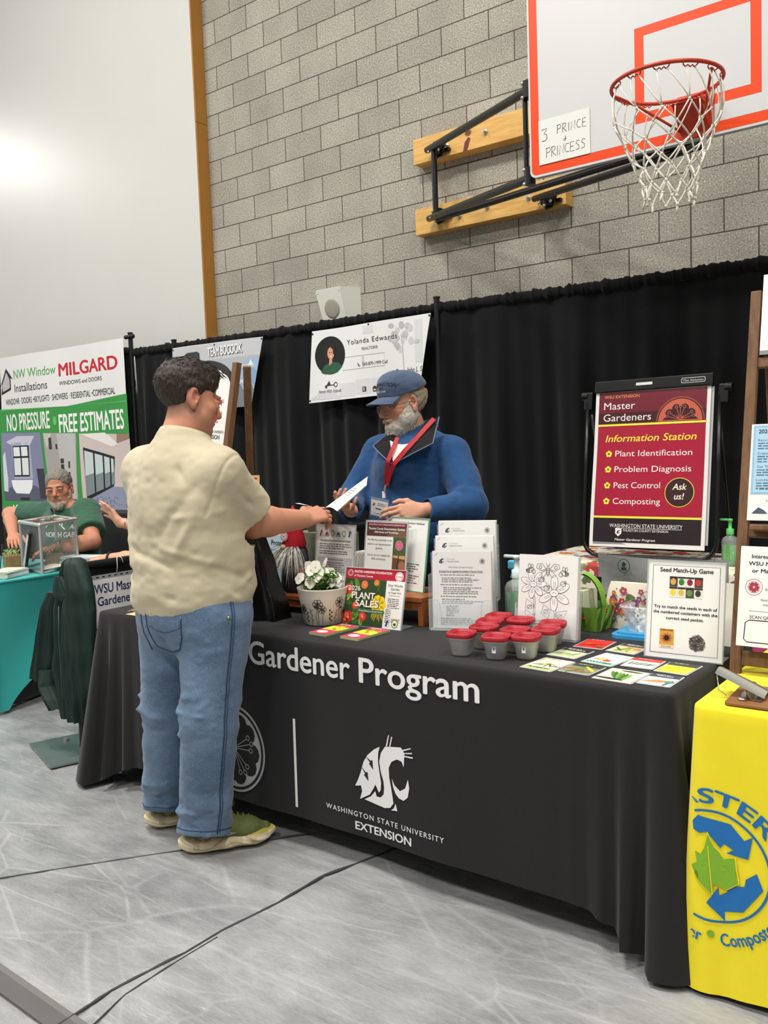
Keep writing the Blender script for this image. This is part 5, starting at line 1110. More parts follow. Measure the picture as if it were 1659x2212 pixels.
# card stacks
for x, y, a, lab in ((-2.13, 2.402, 5, 'left of two small stacks of red and yellow cards on the table front'), (-1.984, 2.404, 6, 'right of two small stacks of red and yellow cards on the table front')):
    mb = MB(); F = Matrix.Translation((x, y, .7455)) @ Matrix.Rotation(rad(a-9), 4, 'Z'); w, h = .086, .172
    for k in range(5): mb.box((rad(k*31 % 7)*.01, 0, .0012+.0018*k), (w, h, .0016), M('card_side_%d' % (k % 2), '#c9d4b0' if k % 2 else '#a8bf7a', .5))
    mb.z0 = .0092; mb.L = .0002; mb.rect(-w/2, -h/2, w/2, h/2, '#d8405c', 1); mb.rect(-w/2, -.02, w/2, .04, '#e8dc3c', 2); rg = random.Random(int(-x*100))
    for k in range(10): mb.disc(rg.uniform(-.035, .035), rg.uniform(-.02, .06), rg.uniform(.006, .012), rg.choice(['#4f8a3a', '#e04a4a', '#f0c23c', '#8fbf4c']), 3+k*.2, 12)
    mb.disc(-.004, -.055, .024, '#f0dfe0', 3, 22, .018); mb.para(-.035, .076, .06, 2, .008, .005, '#f6e9ea', 4, 2)
    tag(mb.build('card_stack', mw=F), lab, 'card stack', 'stacks of colourful cards')
# three-tier brochure holder with three stacks
bh = thing('brochure_holder', 'clear three-tier brochure holder beside the red-lidded cups', 'brochure holder'); FBH = frame((-1.828, 2.585, .7455), (.935, .355, 0), (0, 0, 1)); bh.matrix_basis = FBH
# local x along front, y up, z towards viewer
mb = MB(); w = .232
for k in range(3):
    z0 = -.055*k; y0 = .004+.045*k
    mb.box((w/2, y0+.14, z0-.040), (w, .27, .002), MAC); mb.box((w/2, y0+.055+0*k, z0+.004), (w, .11, .002), MAC); mb.box((w/2, y0, z0-.018), (w, .003, .044), MACE)
    for x in (0, w): mb.box((x, y0+.10, z0-.018), (.002, .2, .044), MAC); mb.box((x, y0+.055, z0+.005), (.003, .11, .003), MACE)
    mb.tube([(.0, y0+.11, z0+.005), (.03, y0+.11, z0+.005), (.04, y0+.095, z0+.005), (.045, y0+.03, z0+.005), (.06, y0+.02, z0+.005), (w-.06, y0+.02, z0+.005), (w-.045, y0+.03, z0+.005), (w-.04, y0+.095, z0+.005), (w-.03, y0+.11, z0+.005), (w, y0+.11, z0+.005)], .0012, MACE, 5)
mb.box((w/2, .002, -.09), (w, .003, .19), MACE); mb.build('holder', bh)
def p_hand(mb):
    cougar(mb, .035, .245, .02, '#3c3c3c', '#ecebe7', 1); mb.rect(.05, .236, .0505, .254, '#999999', 1); mb.text('Thurston County', .055, .240, .0055, '#777777', w=.045); mb.text('WSU EXTENSION', .055, .249, .003, '#999999', w=.03); mb.ring(.184, .243, .010, .0012, '#666666', 1, 24); mb.ring(.184, .243, .006, .0012, '#666666', 1, 18); heart_petals(mb, .184, .243, .005, '#777777', '#777777', 1, spokes=False)
    mb.text('WSU Master Gardener Program', .105, .219, .0055, '#8a8a8a', al='c', w=.09); mb.text('Growing Fruits & Vegetables Successfully in Thurston County', .105, .204, .0058, '#3a3a3a', al='c', w=.16, bold=.015); mb.rect(.025, .2015, .185, .2022, '#3a3a3a', 1)
    y = .192
    for blk, n in ((.03, 1), (.035, 3), (.03, 1), (.04, 4), (.03, 1), (.035, 3), (.05, 6), (.03, 4)): mb.para(blk, y, .15 if blk < .05 else .05, n, .0068, .0042, '#8a8a8a', 1, int(y*1000), .45); y -= .0068*n+.004
for k, nm in enumerate(('front', 'middle', 'top')):
    mb = MB(); rg = random.Random(k); F = FBH @ Matrix.Translation((.008, .007+.05*k, -.055*k-.008)) @ euler(-4, 0, 0)
    for i in range(10): mb.box((.108+rg.uniform(-.001, .001), .139+rg.uniform(-.0015, .0015), -.0245+.0024*i), (.215, .278, .0022), MPAP)
    mb.z0 = -.0245+.0024*9+.0012; p_hand(mb); mb.line([(.008, .262), (.02, .272)], .0012, '#a0a0a0', 1)
    tag(mb.build('handout_stack', mw=F), {'front': 'lowest and frontmost stack of printed handouts in the three-tier holder', 'middle': 'middle stack of printed handouts in the three-tier holder', 'top': 'rear and highest stack of printed handouts in the three-tier holder'}[nm], 'paper stack', 'handouts in the brochure holder')
# coloring page holder
FC = frame((-1.512, 2.642, .7455), (.998, .06, 0), (0, .14, 1))
t = thing('page_holder', 'clear upright holder for the coloring pages', 'paper holder'); t.matrix_basis = FC
mb = MB(); w = .224; mb.box((w/2, .13, -.032), (w, .26, .002), MAC); mb.box((w/2, .05, .004), (w, .10, .002), MAC); mb.box((w/2, .002, -.014), (w, .003, .036), MACE)
for x in (0, w): mb.box((x, .06, -.014), (.002, .115, .036), MAC); mb.box((x, .06, .004), (.003, .115, .003), MACE)
mb.build('holder', t)
mb = MB(); F = FC @ Matrix.Translation((.004, .006, -.004)); 
for i in range(9): mb.box((.108+.0006*sin(i*3), .1395+.0008*sin(i*5), -.022+.0025*i), (.214, .278, .0023), MPAP)
mb.z0 = -.022+.0025*8+.0013; INK = '#4a4a4a'; LW = .0013
def outl(pts, l=1, c=INK, lw=LW, closed=True): mb.line(pts+([pts[0]] if closed else []), lw, c, l)
def ell(cx, cy, a, b, rot=0, n=22): return [(cx+a*cos(t)*cos(rot)-b*sin(t)*sin(rot), cy+a*cos(t)*sin(rot)+b*sin(t)*cos(rot)) for t in [2*pi*i/n for i in range(n)]]
PAPW = M('paper_bright', '#f3f2f0', .6)
for cx, cy, R, r, st, en in ((.056, .178, .029, .013, 7, .3), (.133, .152, .036, .0155, 6, .0)):
    for k in range(st):
        a = pi/2+en+2*pi*k/st; q = ell(cx+R*cos(a), cy+R*sin(a), R*.68, R*.36, a); mb.poly(q, PAPW, 1+k*.1); outl(q, 1.05+k*.1)
        for d in (-.15, .12): outl([(cx+r*1.2*cos(a+d), cy+r*1.2*sin(a+d)), (cx+R*1.1*cos(a+d*.6), cy+R*1.1*sin(a+d*.6))], 1.05+k*.1, closed=False)
    q = ell(cx, cy, r, r*.75); mb.poly(q, PAPW, 2); outl(q, 2.1); outl([(cx-r*.5, cy), (cx, cy+r*.2), (cx+r*.5, cy-r*.1)], 2.1, closed=False)
    outl([(cx-.003+.006*0, cy-R*1.2), (cx+.004, cy-R*2), (cx+.001, .045)], 1, closed=False); outl([(cx+.004, cy-R*1.2), (cx+.010, cy-R*2), (cx+.008, .045)], 1, closed=False)
for s in (-1, 1):
    outl([(.108+s*.006, .232), (.108+s*.022, .25), (.108+s*.04, .248), (.108+s*.042, .235), (.108+s*.025, .226)], 2.3); outl([(.108+s*.006, .228), (.108+s*.02, .222), (.108+s*.03, .208), (.108+s*.015, .205), (.108+s*.005, .218)], 2.3); outl(ell(.108+s*.028, .238, .005, .005), 2.4); outl([(.108+s*.002, .243), (.108+s*.008, .252)], 2.4, closed=False)
outl(ell(.108, .226, .005, .017), 2.4); [outl([(.104, .215+.006*k), (.112, .215+.006*k)], 2.5, closed=False) for k in range(4)]
for cx, cy, s in ((.042, .226, -1), (.168, .22, 1)):
    outl(ell(cx, cy, .014, .008, -.4*s), 2); outl(ell(cx-s*.013, cy-.004, .007, .007), 2); outl(ell(cx-.002, cy+.013, .005, .009, .3), 2); outl(ell(cx+.006, cy+.013, .004, .008, -.3), 2)
    for k in range(3): mb.line([(cx+s*(.004+.005*k), cy+.007-.002*k), (cx+s*(.003+.005*k), cy-.008+.001*k)], .0028, '#2a2a2a', 2.1)
for cx, cy, a, L_ in ((.045, .10, 2.0, .03), (.155, .075, .7, .034), (.105, .088, 1.9, .025)):
    q = [(cx-L_*cos(a), cy-L_*sin(a)), (cx-.018*sin(a)*1, cy+.018*cos(a)), (cx+L_*cos(a), cy+L_*sin(a)), (cx+.018*sin(a), cy-.018*cos(a))]; outl(q, 1.5); outl(ell(cx, cy, .009, .007), 2); outl([(cx-.008, cy-.006), (cx+.01, cy+.008)], 2, closed=False)
for cx, cy in ((.105, .168), (.165, .185), (.085, .195)): outl(ell(cx, cy, .010, .008), 3); outl(ell(cx+.007, cy+.004, .004, .004), 3)
outl([(.03, .10), (.028, .08), (.034, .068), (.045, .074), (.055, .066), (.062, .072), (.066, .08)], 1.5, closed=False, lw=.0045); outl([(.03, .10), (.028, .08), (.034, .068), (.045, .074), (.055, .066), (.062, .072)], 1.6, closed=False, c='#f3f2f0', lw=.0028)
mb.rect(.058, .046, .116, .062, PAPW, 3); mb.text('COLORING PAGE', .062, .052, .0065, '#5a5a5a', w=.05, l=4); mb.text('Thurston County Master Gardener', .062, .044, .003, '#5a5a5a', w=.045, l=4)
tag(mb.build('coloring_page_stack', mw=F), 'stack of coloring pages with outlined flowers and bees', 'paper stack')
# red-lidded cups
MCUP = M('cup_plastic', '#f0f0ee', .25, alpha=.36); MLID = M('lid_red', '#a41c28', .4); 
def make_cup(loc, label, seed, fill, rot):
    t = thing('seed_cup', label, 'cup', loc, (0, 0, rot), 'red-lidded seed cups'); rg = random.Random(seed)
    mb = MB(); mb.lathe([(0, .002), (.024, .002), (.029, .007), (.0385, .056), (.043, .058), (.043, .0625), (.040, .0625), (.0365, .055), (.027, .009), (0, .006)], MCUP, n=36, sq=1.6); mb.build('cup', t)
    mb = MB(); mb.lathe([(.043, .0605), (.0445, .063), (.0445, .073), (.042, .076), (.0385, .0755), (.036, .0695), (.024, .069), (.022, .065), (0, .065)], MLID, n=36, sq=1.6); mb.lathe([(.0295, .0692), (.029, .0725), (.027, .0725), (.0265, .0692)], MLID, n=30, sq=1.0); mb.build('lid', t)
    if fill:
        mb = MB(); c = {'brown': ('#5a4636', '#7a644c'), 'tan': ('#a98a5c', '#c4a878'), 'dark': ('#3a302a', '#574a40'), 'pale': ('#cfc8b8', '#e3ddd0'), 'grey': ('#6f675c', '#8a8072')}[fill]; ms = [M('seed_'+x.strip('#'), x, .6) for x in c]; n = 70 if fill != 'pale' else 14
        for i in range(n):
            a = rg.uniform(0, 6.28); r = .024*math.sqrt(rg.random()); q = .0034 if fill != 'tan' else .0045; mb.ball((r*cos(a), r*sin(a), .009+rg.random()*(.016 if fill != 'pale' else .002)*(1-r/.04)), (q, q*rg.uniform(.5, 1), q*.6), ms[i % 2], 6)
        tag(mb.build('seeds', t), kind='stuff')
    if seed in (2, 3, 7):
        mb = MB(); mb.box((0, -.034, .035), (.012, .0012, .02), PAPW, euler(-12)); mb.box((0, -.0348, .038), (.003, .0012, .008), flat('#333333'), euler(-12)); mb.build('number_sticker', t)
    return t
for i, (x, y, lab, fl, ro) in enumerate([(-1.526, 2.329, 'nearly empty red-lidded seed cup standing alone at the left of the group', 'pale', .2), (-1.513, 2.445, 'red-lidded cup with tan seeds at the foot of the brochure holder', 'tan', .1), (-1.406, 2.341, 'red-lidded cup with dark seeds, front row left of centre', 'dark', .3),
        (-1.326, 2.387, 'red-lidded cup with a little fine seed, front row right', 'brown', .25), (-1.402, 2.452, 'red-lidded cup half hidden in the middle between the two front cups', 'brown', .1), (-1.319, 2.502, 'red-lidded cup with large brown seeds at the right of the group', 'grey', .2),
        (-1.345, 2.60, 'rear right red-lidded cup in front of the coloring pages', 'grey', .3), (-1.565, 2.628, 'rearmost red-lidded cup, close to the brochure holder side', 'brown', .1), (-1.464, 2.60, 'red-lidded cup standing centre rear before the coloring pages', 'tan', .15)]):
    pass
    make_cup((x, y, .7455), lab, i, fl, ro)
mb = None
make_cup((-1.545, 2.535, .7455), 'second red-lidded cup from the rear, behind the tan seeds', 9, 'brown', .2)
# seed packets
def packet(x, y, w, h, rot, label, fn, z=.7458):
    mb = MB(); mb.L = .00015; mb.prism(rrect(-w/2-.005, -h/2-.005, w/2+.005, h/2+.005, .006, 3), 0, .0006, M('laminate', '#cfd3d2', .12, alpha=.75)); mb.box((0, 0, .0011), (w, h, .0008), MPAP); mb.z0 = .0016; fn(mb, w, h)
    tag(mb.build('seed_packet', mw=Matrix.Translation((x, y, z)) @ Matrix.Rotation(rad(rot), 4, 'Z')), label, 'seed packet', 'laminated seed packets')
def pk(bg, band, title, things, tb='#f3f0e4', side=None):
    def f(mb, w, h):
        mb.rect(-w/2, -h/2, w/2, h/2, bg, 1)
        if band: mb.rect(-w/2, h*.2, w/2, h/2, band, 2)
        if side: mb.rect(-w/2, -h/2, w/2, -h*.3, side, 2)
        for i, (kind, x, y, s, c, a) in enumerate(things):
            x *= w/2; y *= h/2; s *= w; a = rad(a)
            if kind == 'o': mb.disc(x, y, s, c, 3+i*.1, 16, s*.8)
            else: mb.poly([(x+s*cos(t)*cos(a)-s*.18*sin(t)*sin(a), y+s*cos(t)*sin(a)+s*.18*sin(t)*cos(a)) for t in [2*pi*k/12 for k in range(12)]], c, 3+i*.1)
        if title: mb.text(title, 0, h*.30 if band else -h*.42, h*.09, tb, al='c', maxw=w*.85, l=6, bold=.03, shear=.2)
        mb.para(-w*.35, h*.42, w*.5, 1, .006, .004, tb, 6, 3)
    return f
packet(-1.227, 2.664, .092, .118, 2, 'red seed packet, rearmost left by the coloring pages', pk('#d6342c', None, None, [('l', -.3, -.4, .3, '#8e1a1c', 10), ('l', .1, -.5, .3, '#b51f20', -15), ('o', -.4, -.1, .12, '#e05a3a', 0), ('l', .2, -.1, .35, '#a31b1d', 20), ('o', .7, -.7, .12, '#2f5a2a', 0)]))
packet(-1.106, 2.654, .092, .115, -6, 'peach seed packet with mixed vegetables at the foot of the seed game sign', pk('#d9c9a0', '#4a4a40', 'Zucchini', [('l', -.2, -.3, .4, '#6b8a3a', 60), ('l', .1, -.3, .4, '#8aa54a', 110), ('l', .3, -.4, .35, '#d8b84a', 30), ('l', -.5, -.4, .3, '#4f7030', 130), ('o', .6, 0, .15, '#e0926a', 0)]))
packet(-1.241, 2.514, .096, .112, -6, 'black-topped seed packet with pale green picture, left column', pk('#d3dab0', '#26282a', 'Pole Beans', [('l', -.4, -.3, .3, '#86a05a', 20), ('l', .2, -.4, .3, '#a5ba7a', -20), ('l', .5, -.2, .25, '#6f8c48', 60), ('l', -.1, -.6, .3, '#b9c98c', 5)]))
packet(-1.106, 2.494, .098, .132, -9, 'mint green seed packet with cut melons in the centre', pk('#eef1e6', None, 'CUCUMBER', [('o', -.25, -.15, .19, '#a8a85a', 0), ('o', -.55, -.2, .12, '#e3a34a', 0), ('o', .15, -.3, .14, '#c94a3a', 0), ('o', -.25, -.15, .12, '#c9c88a', 0)], '#2f6a4a', '#a9d8bd'))
packet(-.999, 2.501, .09, .105, 0, 'white seed packet with a red band and dark green cucumbers', pk('#eeebe0', '#d8402f', None, [('l', -.7+.28*k, -.3+.06*(k % 2), .2, '#3c5a34', 80-6*k) for k in range(6)]))
packet(-.892, 2.494, .09, .115, -3, 'seed packet picturing a row of yellow squash', pk('#e9d95a', '#3c4436', None, [('l', -.6+.3*k, -.25, .42, '#f0d228', 62) for k in range(5)]))
packet(-1.236, 2.351, .1, .134, -5, 'pale green seed packet at the front left of the spread', pk('#e5ecc9', None, 'PUMPKIN', [('l', -.5+.2*k, -.25+.1*(k % 3), .2, ['#7a7a3a', '#5a5a28', '#a59a4a'][k % 3], 30*k) for k in range(7)], '#4a5a2a', '#c4d98c'))
packet(-1.125, 2.352, .094, .10, -4, 'seed packet with tangled dark greens and a yellow stripe, front row', pk('#8a9068', '#3c4034', None, [('l', -.6, -.2, .3, '#c24a3a', 20), ('l', -.2, -.5, .35, '#4f6a38', 60), ('l', .1, -.2, .4, '#5f7f44', 120), ('l', .5, .1, .35, '#e8d83a', -45), ('l', -.3, .1, .35, '#74905a', 10), ('l', .3, -.6, .3, '#b84a34', 10)]))
packet(-.999, 2.340, .112, .124, -3, 'large cream seed packet with green pea pods, front row', pk('#e8e9c4', None, None, [('l', -.4+.16*k, -.05-.05*k, .34, ['#5a8a3a', '#3f6a2c', '#7aa54c'][k % 3], 118-6*k) for k in range(6)]+[('l', -.3, -.75, .4, '#2a2c28', -2), ('l', .2, .75, .3, '#34362f', 0)]))
packet(-.89, 2.350, .086, .112, 0, 'seed packet with orange carrots, front right corner', pk('#dfe6df', '#3b4750', 'Carrots', [('l', -.5+.22*k, -.35, .3, '#e88a5a', 35) for k in range(5)]+[('l', .7, -.5, .35, '#3f7a6a', 80), ('o', .7, -.3, .16, '#4f8a78', 0)]))
# seed game signs
def p_seed(mb):
    w, h = .229, .292
    mb.line([(.0145, .014), (.0145, .2795), (.2145, .2795), (.2145, .014), (.0145, .014)], .0014, '#2c2c2c', 1)
    def T(t, y, hh, ww): mb.text(t, w/2+.001, y, hh, '#2f2d2a', w=ww, al='c', bold=.03)
    T('Seed Match-Up Game', .2605, .0125, .159); T('Try to match the seeds in each of', .15, .0085, .188); T('the numbered containers with the', .134, .0085, .191); T('correct seed packet.', .1165, .0085, .112)
    cols = ['#d9a05a', '#3f7a3a', '#8a2c3a', '#c23a34', '#e6d23c', '#d8b84a', '#6b8a4a', '#3a3a34']
    for k in range(8):
        x, y = .066+.025*(k % 4), .184+.032*(1-k//4); mb.rect(x, y, x+.024, y+.031, '#e5e2d6' if k % 3 else '#4a4a40', 1); mb.disc(x+.011, y+.015, .0085, cols[k], 2, 14, .010); mb.rect(x, y+.026, x+.024, y+.031, '#2c2c28', 3)
    mb.rect(.042, .030, .0855, .0868, '#d8a04a', 1); mb.rect(.042, .030, .0855, .038, '#e8dcb8', 2); mb.text('SUNFLOWER', .0637, .081, .0045, '#4a2a1a', al='c', w=.038, l=3, bold=.02); mb.text('Chocolat', .0637, .032, .0045, '#3a3a3a', al='c', w=.03, l=3)
    for k in range(18): a = 2*pi*k/18; mb.poly([(.0637+.006*cos(a-.25), .06+.006*sin(a-.25)), (.0637+.021*cos(a), .06+.019*sin(a)), (.0637+.006*cos(a+.25), .06+.006*sin(a+.25))], ['#7a2a1c', '#b8562a'][k % 2], 2.5+(k % 2)*.2)
    mb.disc(.0637, .06, .0075, '#2a1a14', 4, 16); rg = random.Random(3); mb.disc(.1545, .052, .023, '#55504e', 1, 20)
    for k in range(90):
        a = rg.uniform(0, 6.28); r = .025*math.sqrt(rg.random()); q = rg.uniform(0, 6.28); x, y = .1545+r*cos(a), .052+r*sin(a); mb.poly([(x+.004*cos(q), y+.004*sin(q)), (x-.0016*sin(q), y+.0016*cos(q)), (x-.004*cos(q), y-.004*sin(q)), (x+.0016*sin(q), y-.0016*cos(q))], ['#4a4646', '#7a7472', '#353132', '#9a9490'][k % 4], 2+k*.02)
stand_sign('acrylic_sign', 'white Seed Match-Up Game sign standing behind the seed packets', .229, .292, lean(-1.032, 2.598, .7465, 10, 2.5), p_seed)
def p_seed2(mb):
    mb.line([(.0145, .014), (.0145, .2795), (.2145, .2795), (.2145, .014), (.0145, .014)], .0014, '#2c2c2c', 1); mb.T = Matrix.Translation((.205, .268, 0)) @ Matrix.Rotation(rad(-90), 4, 'Z'); mb.text('Seed Match-Up Game Answers', .02, -.005, .0125, '#2f2d2a', w=.2, bold=.03); mb.T = Matrix.Identity(4)
    mb.para(.03, .24, .15, 8, .022, .008, '#777777', 1, 5)
sheet('paper_sign', 'second seed game sheet leaning behind the Seed Match-Up Game sign', .30, .20, lean(-1.135, 2.86, .7465, 14, -6), p_seed2, mat=M('sheet_cream', '#dcd9cd', .6))
# green felt basket
bk = thing('felt_basket', 'green felt basket with grass cut-outs and ladybirds beside the coloring pages', 'basket', (-1.375, 2.90, .7455), (0, 0, rad(-4))); MFE = M('felt_green', '#7fae3c', .9, var=.08, vs=80, bump=.3, bs=300); MFD = M('felt_dark', '#4d7a2a', .9, var=.08, vs=80); MFL = M('felt_lime', '#b5d35c', .9)
mb = MB(); a, b, c, d, h = .085, .062, .095, .075, .085
Q = [(-a, -b, 0), (a, -b, 0), (a, b, 0), (-a, b, 0)]; T2 = [(-c, -d, h), (c, -d, h), (c, d, h), (-c, d, h)]
mb.add(Q+T2, [(0, 1, 5, 4), (1, 2, 6, 5), (2, 3, 7, 6), (3, 0, 4, 7), (3, 2, 1, 0)], MFE); Qi = [(x*.95, y*.95, .003) for x, y, z in Q]; Ti = [(x*.95, y*.95, z) for x, y, z in T2]
mb.add(Qi+Ti, [(4, 5, 1, 0), (5, 6, 2, 1), (6, 7, 3, 2), (7, 4, 0, 3), (0, 1, 2, 3)], MFD); mb.build('body', bk)
mb = MB(); P = [(0.0, .062*cos(rad(t))*1.0*0, 0) for t in range(3)]
mb.grid(lambda u, v: (-.085*cos(pi*u)*.95, -.018+.036*v, .06+.135*sin(pi*u)**.8), 28, 1, MFE); mb.grid(lambda u, v: (-.081*cos(pi*u)*.95, .018-.036*v, .058+.131*sin(pi*u)**.8), 28, 1, MFD); mb.build('handle', bk)
rg = random.Random(6)
for fc, n in (((-1, 0), 14), ((1, 1), 10)):
    mb = MB()
    for k in range(n):
        t = (k+.5)/n; hh = rg.uniform(.05, .115); w = .012; m = rg.choice([MFE, MFD, MFL]); dx = rg.uniform(-.02, .03)
        if fc[0] < 0: P = [(-.088+.18*t-w, -.067, .002), (-.088+.18*t+w, -.067, .002), (-.09+.19*t+dx, -.075-hh*.1, hh)]
        else: P = [(.088, -.062+.13*t-w, .002), (.088, -.062+.13*t+w, .002), (.098+hh*.2, -.065+.14*t+dx, hh)]
        mb.add(P+[(x+.002, y-.002, z) for x, y, z in P], [(0, 1, 2), (5, 4, 3)], m)
    mb.build('grass_trim', bk)
for x, y, z in ((-.01, -.083, .035), (.045, -.083, .048), (.1, -.02, .07)):
    mb = MB(); mb.ball((x, y, z), (.007, .004, .006), M('ladybird_red', '#b52a24', .5), 10); mb.ball((x, y-.001, z+.006), (.004, .003, .003), M('ladybird_black', '#181414', .5), 8); mb.build('ladybird', bk)
mb = MB()
for k in range(16): mb.box((-.055+.006*k, .0, .092+.002*sin(k)), (.0035, .10, .075), M('card_cream_%d' % (k % 2), ['#d9dfb0', '#eceed2'][k % 2], .7))
tag(mb.build('card_bundle', mw=Matrix.Translation((-1.385, 2.90, .7525)) @ Matrix.Rotation(rad(-4), 4, 'Z')), 'bundle of pale green cards inside the felt basket', 'cards')
# floral tote behind the basket
mb = MB(); mb.grid(lambda u, v: (.11*cos(2*pi*u)*(1-.25*v**3), .04*sin(2*pi*u)*(1-.6*v**2), .19*v), 36, 12, MFLO); mb.grid(lambda u, v: (.0825*cos(2*pi*u)*(1-v), .016*sin(2*pi*u)*(1-v), .19), 36, 2, MFLO)
rg = random.Random(21); mb.T = frame((0, -.041, .0), (1, 0, 0), (0, .10, 1)); mb.L = .0006
for k in range(30):
    x, y, q = rg.uniform(-.085, .085), rg.uniform(.02, .16), rg.uniform(.006, .013); c = rg.choice(['#8a3f6e', '#b23a4e', '#6d4a86', '#c2703a', '#a8506e'])
    for j in range(5): a = 2*pi*j/5+k; mb.disc(x+q*.8*cos(a), y+q*.8*sin(a), q*.6, c, 6+k*.2, 9)
    mb.disc(x, y, q*.4, '#e0b04a', 6.1+k*.2, 8); mb.line([(x+q, y-q), (x+q*2, y-q*2.2)], .003, '#6f7f3c', 5)
mb.T = Matrix.Identity(4)
tag(mb.build('floral_pouch', mw=Matrix.Translation((-1.225, 2.955, .7458)) @ Matrix.Scale(.85, 4)), 'floral fabric pouch standing on the table between the green basket and the clear tub', 'bag')
# plastic tub on its blue lid
tb = thing('plastic_tub', 'clear plastic tub of small bags resting on its blue lid', 'container', (-1.075, 2.875, .7455), (0, 0, rad(2)))
mb = MB(); MBL = M('lid_blue', '#3f9fd2', .35); mb.prism(rrect(-.155, -.095, .155, .095, .03), 0, .012, MBL); mb.prism(rrect(-.14, -.082, .14, .082, .025), .012, .02, MBL); mb.build('lid', tb)
mb = MB(); MTB = M('tub_plastic', '#e3edf2', .2, alpha=.38); pr = rrect(-1, -1, 1, 1, .3, 5); n = len(pr)
def trow(w, d, z): return [(x*w, y*d, z) for x, y in pr]
R_ = [trow(.105, .062, .021), trow(.122, .075, .10), trow(.13, .082, .101), trow(.13, .082, .108), trow(.126, .078, .108)]
mb.add([p for r in R_ for p in r], [(j*n+i, j*n+(i+1) % n, (j+1)*n+(i+1) % n, (j+1)*n+i) for j in range(len(R_)-1) for i in range(n)], MTB, True); mb.add(R_[0], [tuple(range(n))], MTB); mb.build('tub', tb)
mb = MB(); rg = random.Random(9)
for k in range(16):
    c = (rg.uniform(-.08, .08), rg.uniform(-.04, .04), .035+rg.uniform(0, .03)); ang = rg.uniform(0, 6)
    mb.grid(lambda u, v: (c[0]+.03*(u-.5)*cos(ang)*2-.008*sin(9*v+k), c[1]+.03*(u-.5)*sin(ang)*2+.01*sin(7*u+k), c[2]+.045*(v-.5)*.9+.01*sin(8*u+5*v+k)), 6, 6, M('small_bag_%d' % (k % 3), ['#f4f3ee', '#e8e8e4', '#dfe3d6'][k % 3], .6))
tag(mb.build('small_bags', mw=tb.matrix_basis.copy()), 'heap of small white bags in the clear tub', 'bags', kind='stuff')
pump_bottle('pump_bottle', 'pump bottle of green soap behind the coloring pages', (-1.625, 2.865, .7455), 1.15, '#7fae8a', '#2f7a44', '#d9e4e6', .8)
mb = MB(); mb.lathe([(0, 0), (.03, 0), (.033, .01), (.033, .14), (.012, .17), (.012, .185), (.0, .186)], M('spray_clear', '#cfe3e6', .2, alpha=.5), n=20); mb.box((-.01, 0, .2), (.075, .024, .035), M('spray_blue', '#58b4d6', .4), bev=.006); mb.bar((-.02, 0, .19), (-.035, 0, .15), .012, .01, MATS['spray_blue'])
tag(mb.build('spray_bottle', mw=Matrix.Translation((-1.66, 2.95, .7455))), 'clear spray bottle with a blue trigger behind the brochure holder', 'bottle')
# ------------------------------------------------------------------ left end of the charcoal table
def pl_easel():
    t = thing('chalkboard_easel', 'wooden A-frame board with arched top behind the standing man', 'easel')
    top = Vector((-2.618, 2.45, 1.765)); base = Vector((-2.725, 2.325, .747)); v = (top-base); H_ = v.length; u = Vector((-1, .15, 0)).normalized()
    y_ = v.normalized(); x_ = (u-y_*u.dot(y_)).normalized(); F = frame(base, x_, y_); u = x_; W = .42   # x runs left, so z points away from the viewer; print on -z
    mb = MB(); mb.T = F; mb.bar((.012, 0, 0), (.012, H_, 0), .03, .024, MWD, up=(0, 0, 1)); mb.build('stile', t); mb = MB(); mb.T = F; mb.bar((W, 0, 0), (W, H_-.03, 0), .03, .024, MWD, up=(0, 0, 1)); mb.build('stile', t)
    pts = [(.024, .1), (W-.012, .1)]+[(W/2+.006+(W/2-.018)*cos(a), H_-.09+.10*sin(a)) for a in [pi*k/16 for k in range(17)]]
    mb = MB(); mb.T = F; mb.prism(pts, -.006, .006, M('chalkboard_black', '#1d1f22', .6)); mb.build('board', t)
    mb = MB(); mb.T = F; mb.bar((.0, H_-.05, .02), (.0, H_-.05, .02), .01, .01, MWD) if 0 else None
    mb.T = Matrix.Identity(4); mb.bar((-2.60, 2.475, 1.75), (-2.86, 2.70, .747), .03, .022, MWD); mb.build('rear_leg', t)
    mb = MB(); mb.bar((-3.0, 2.55, 1.70), (-3.2, 2.76, .747), .03, .022, MWD); mb.build('rear_leg', t)
    # poster on the board; mirrored frame so that print faces the viewer
    G = frame(F @ Vector((W-.02, .42, -.008)), -u, v); ww = W-.05
    mb = MB(); mb.L = .0004; hh = H_-.42-.01
    P = [(0, 0), (ww, 0)]+[(ww/2+ww/2*cos(a), hh-.085+.075*sin(a)) for a in [pi*k/14 for k in range(15)]]
    mb.poly(P, MPAP, 0); cougar(mb, ww-.085, hh-.18, .11, '#a02c3a', '#ecebe7', 1); mb.text('WASHINGTON STATE UNIVERSITY', ww-.01, hh-.275, .011, '#555555', al='r', w=.2); mb.text('EXTENSION', ww-.035, hh-.30, .017, '#3a3a3a', al='r', bold=.02)
    cougar(mb, ww-.085, hh-.39, .03, '#a02c3a', '#ecebe7', 1)
    for k in range(7):
        y = hh-.455-.03*k; mb.rect(ww-.14, y-.012, ww-.02, y+.012, '#9a9a9c', 1); mb.rect(ww-.135+.03*(k % 2), y-.009, ww-.05+.028*(k % 2), y+.009, '#e9e6e4', 2); mb.text('Upcoming Events', ww-.13+.03*(k % 2), y-.003, .006, '#444444', l=3, w=.07)
    mb.rect(0, .33, ww, .332, '#cfcfd0', 1)
    tag(mb.build('poster', mw=G), 'white extension poster with a crimson cougar emblem on the arched board', 'poster')
pl_easel()
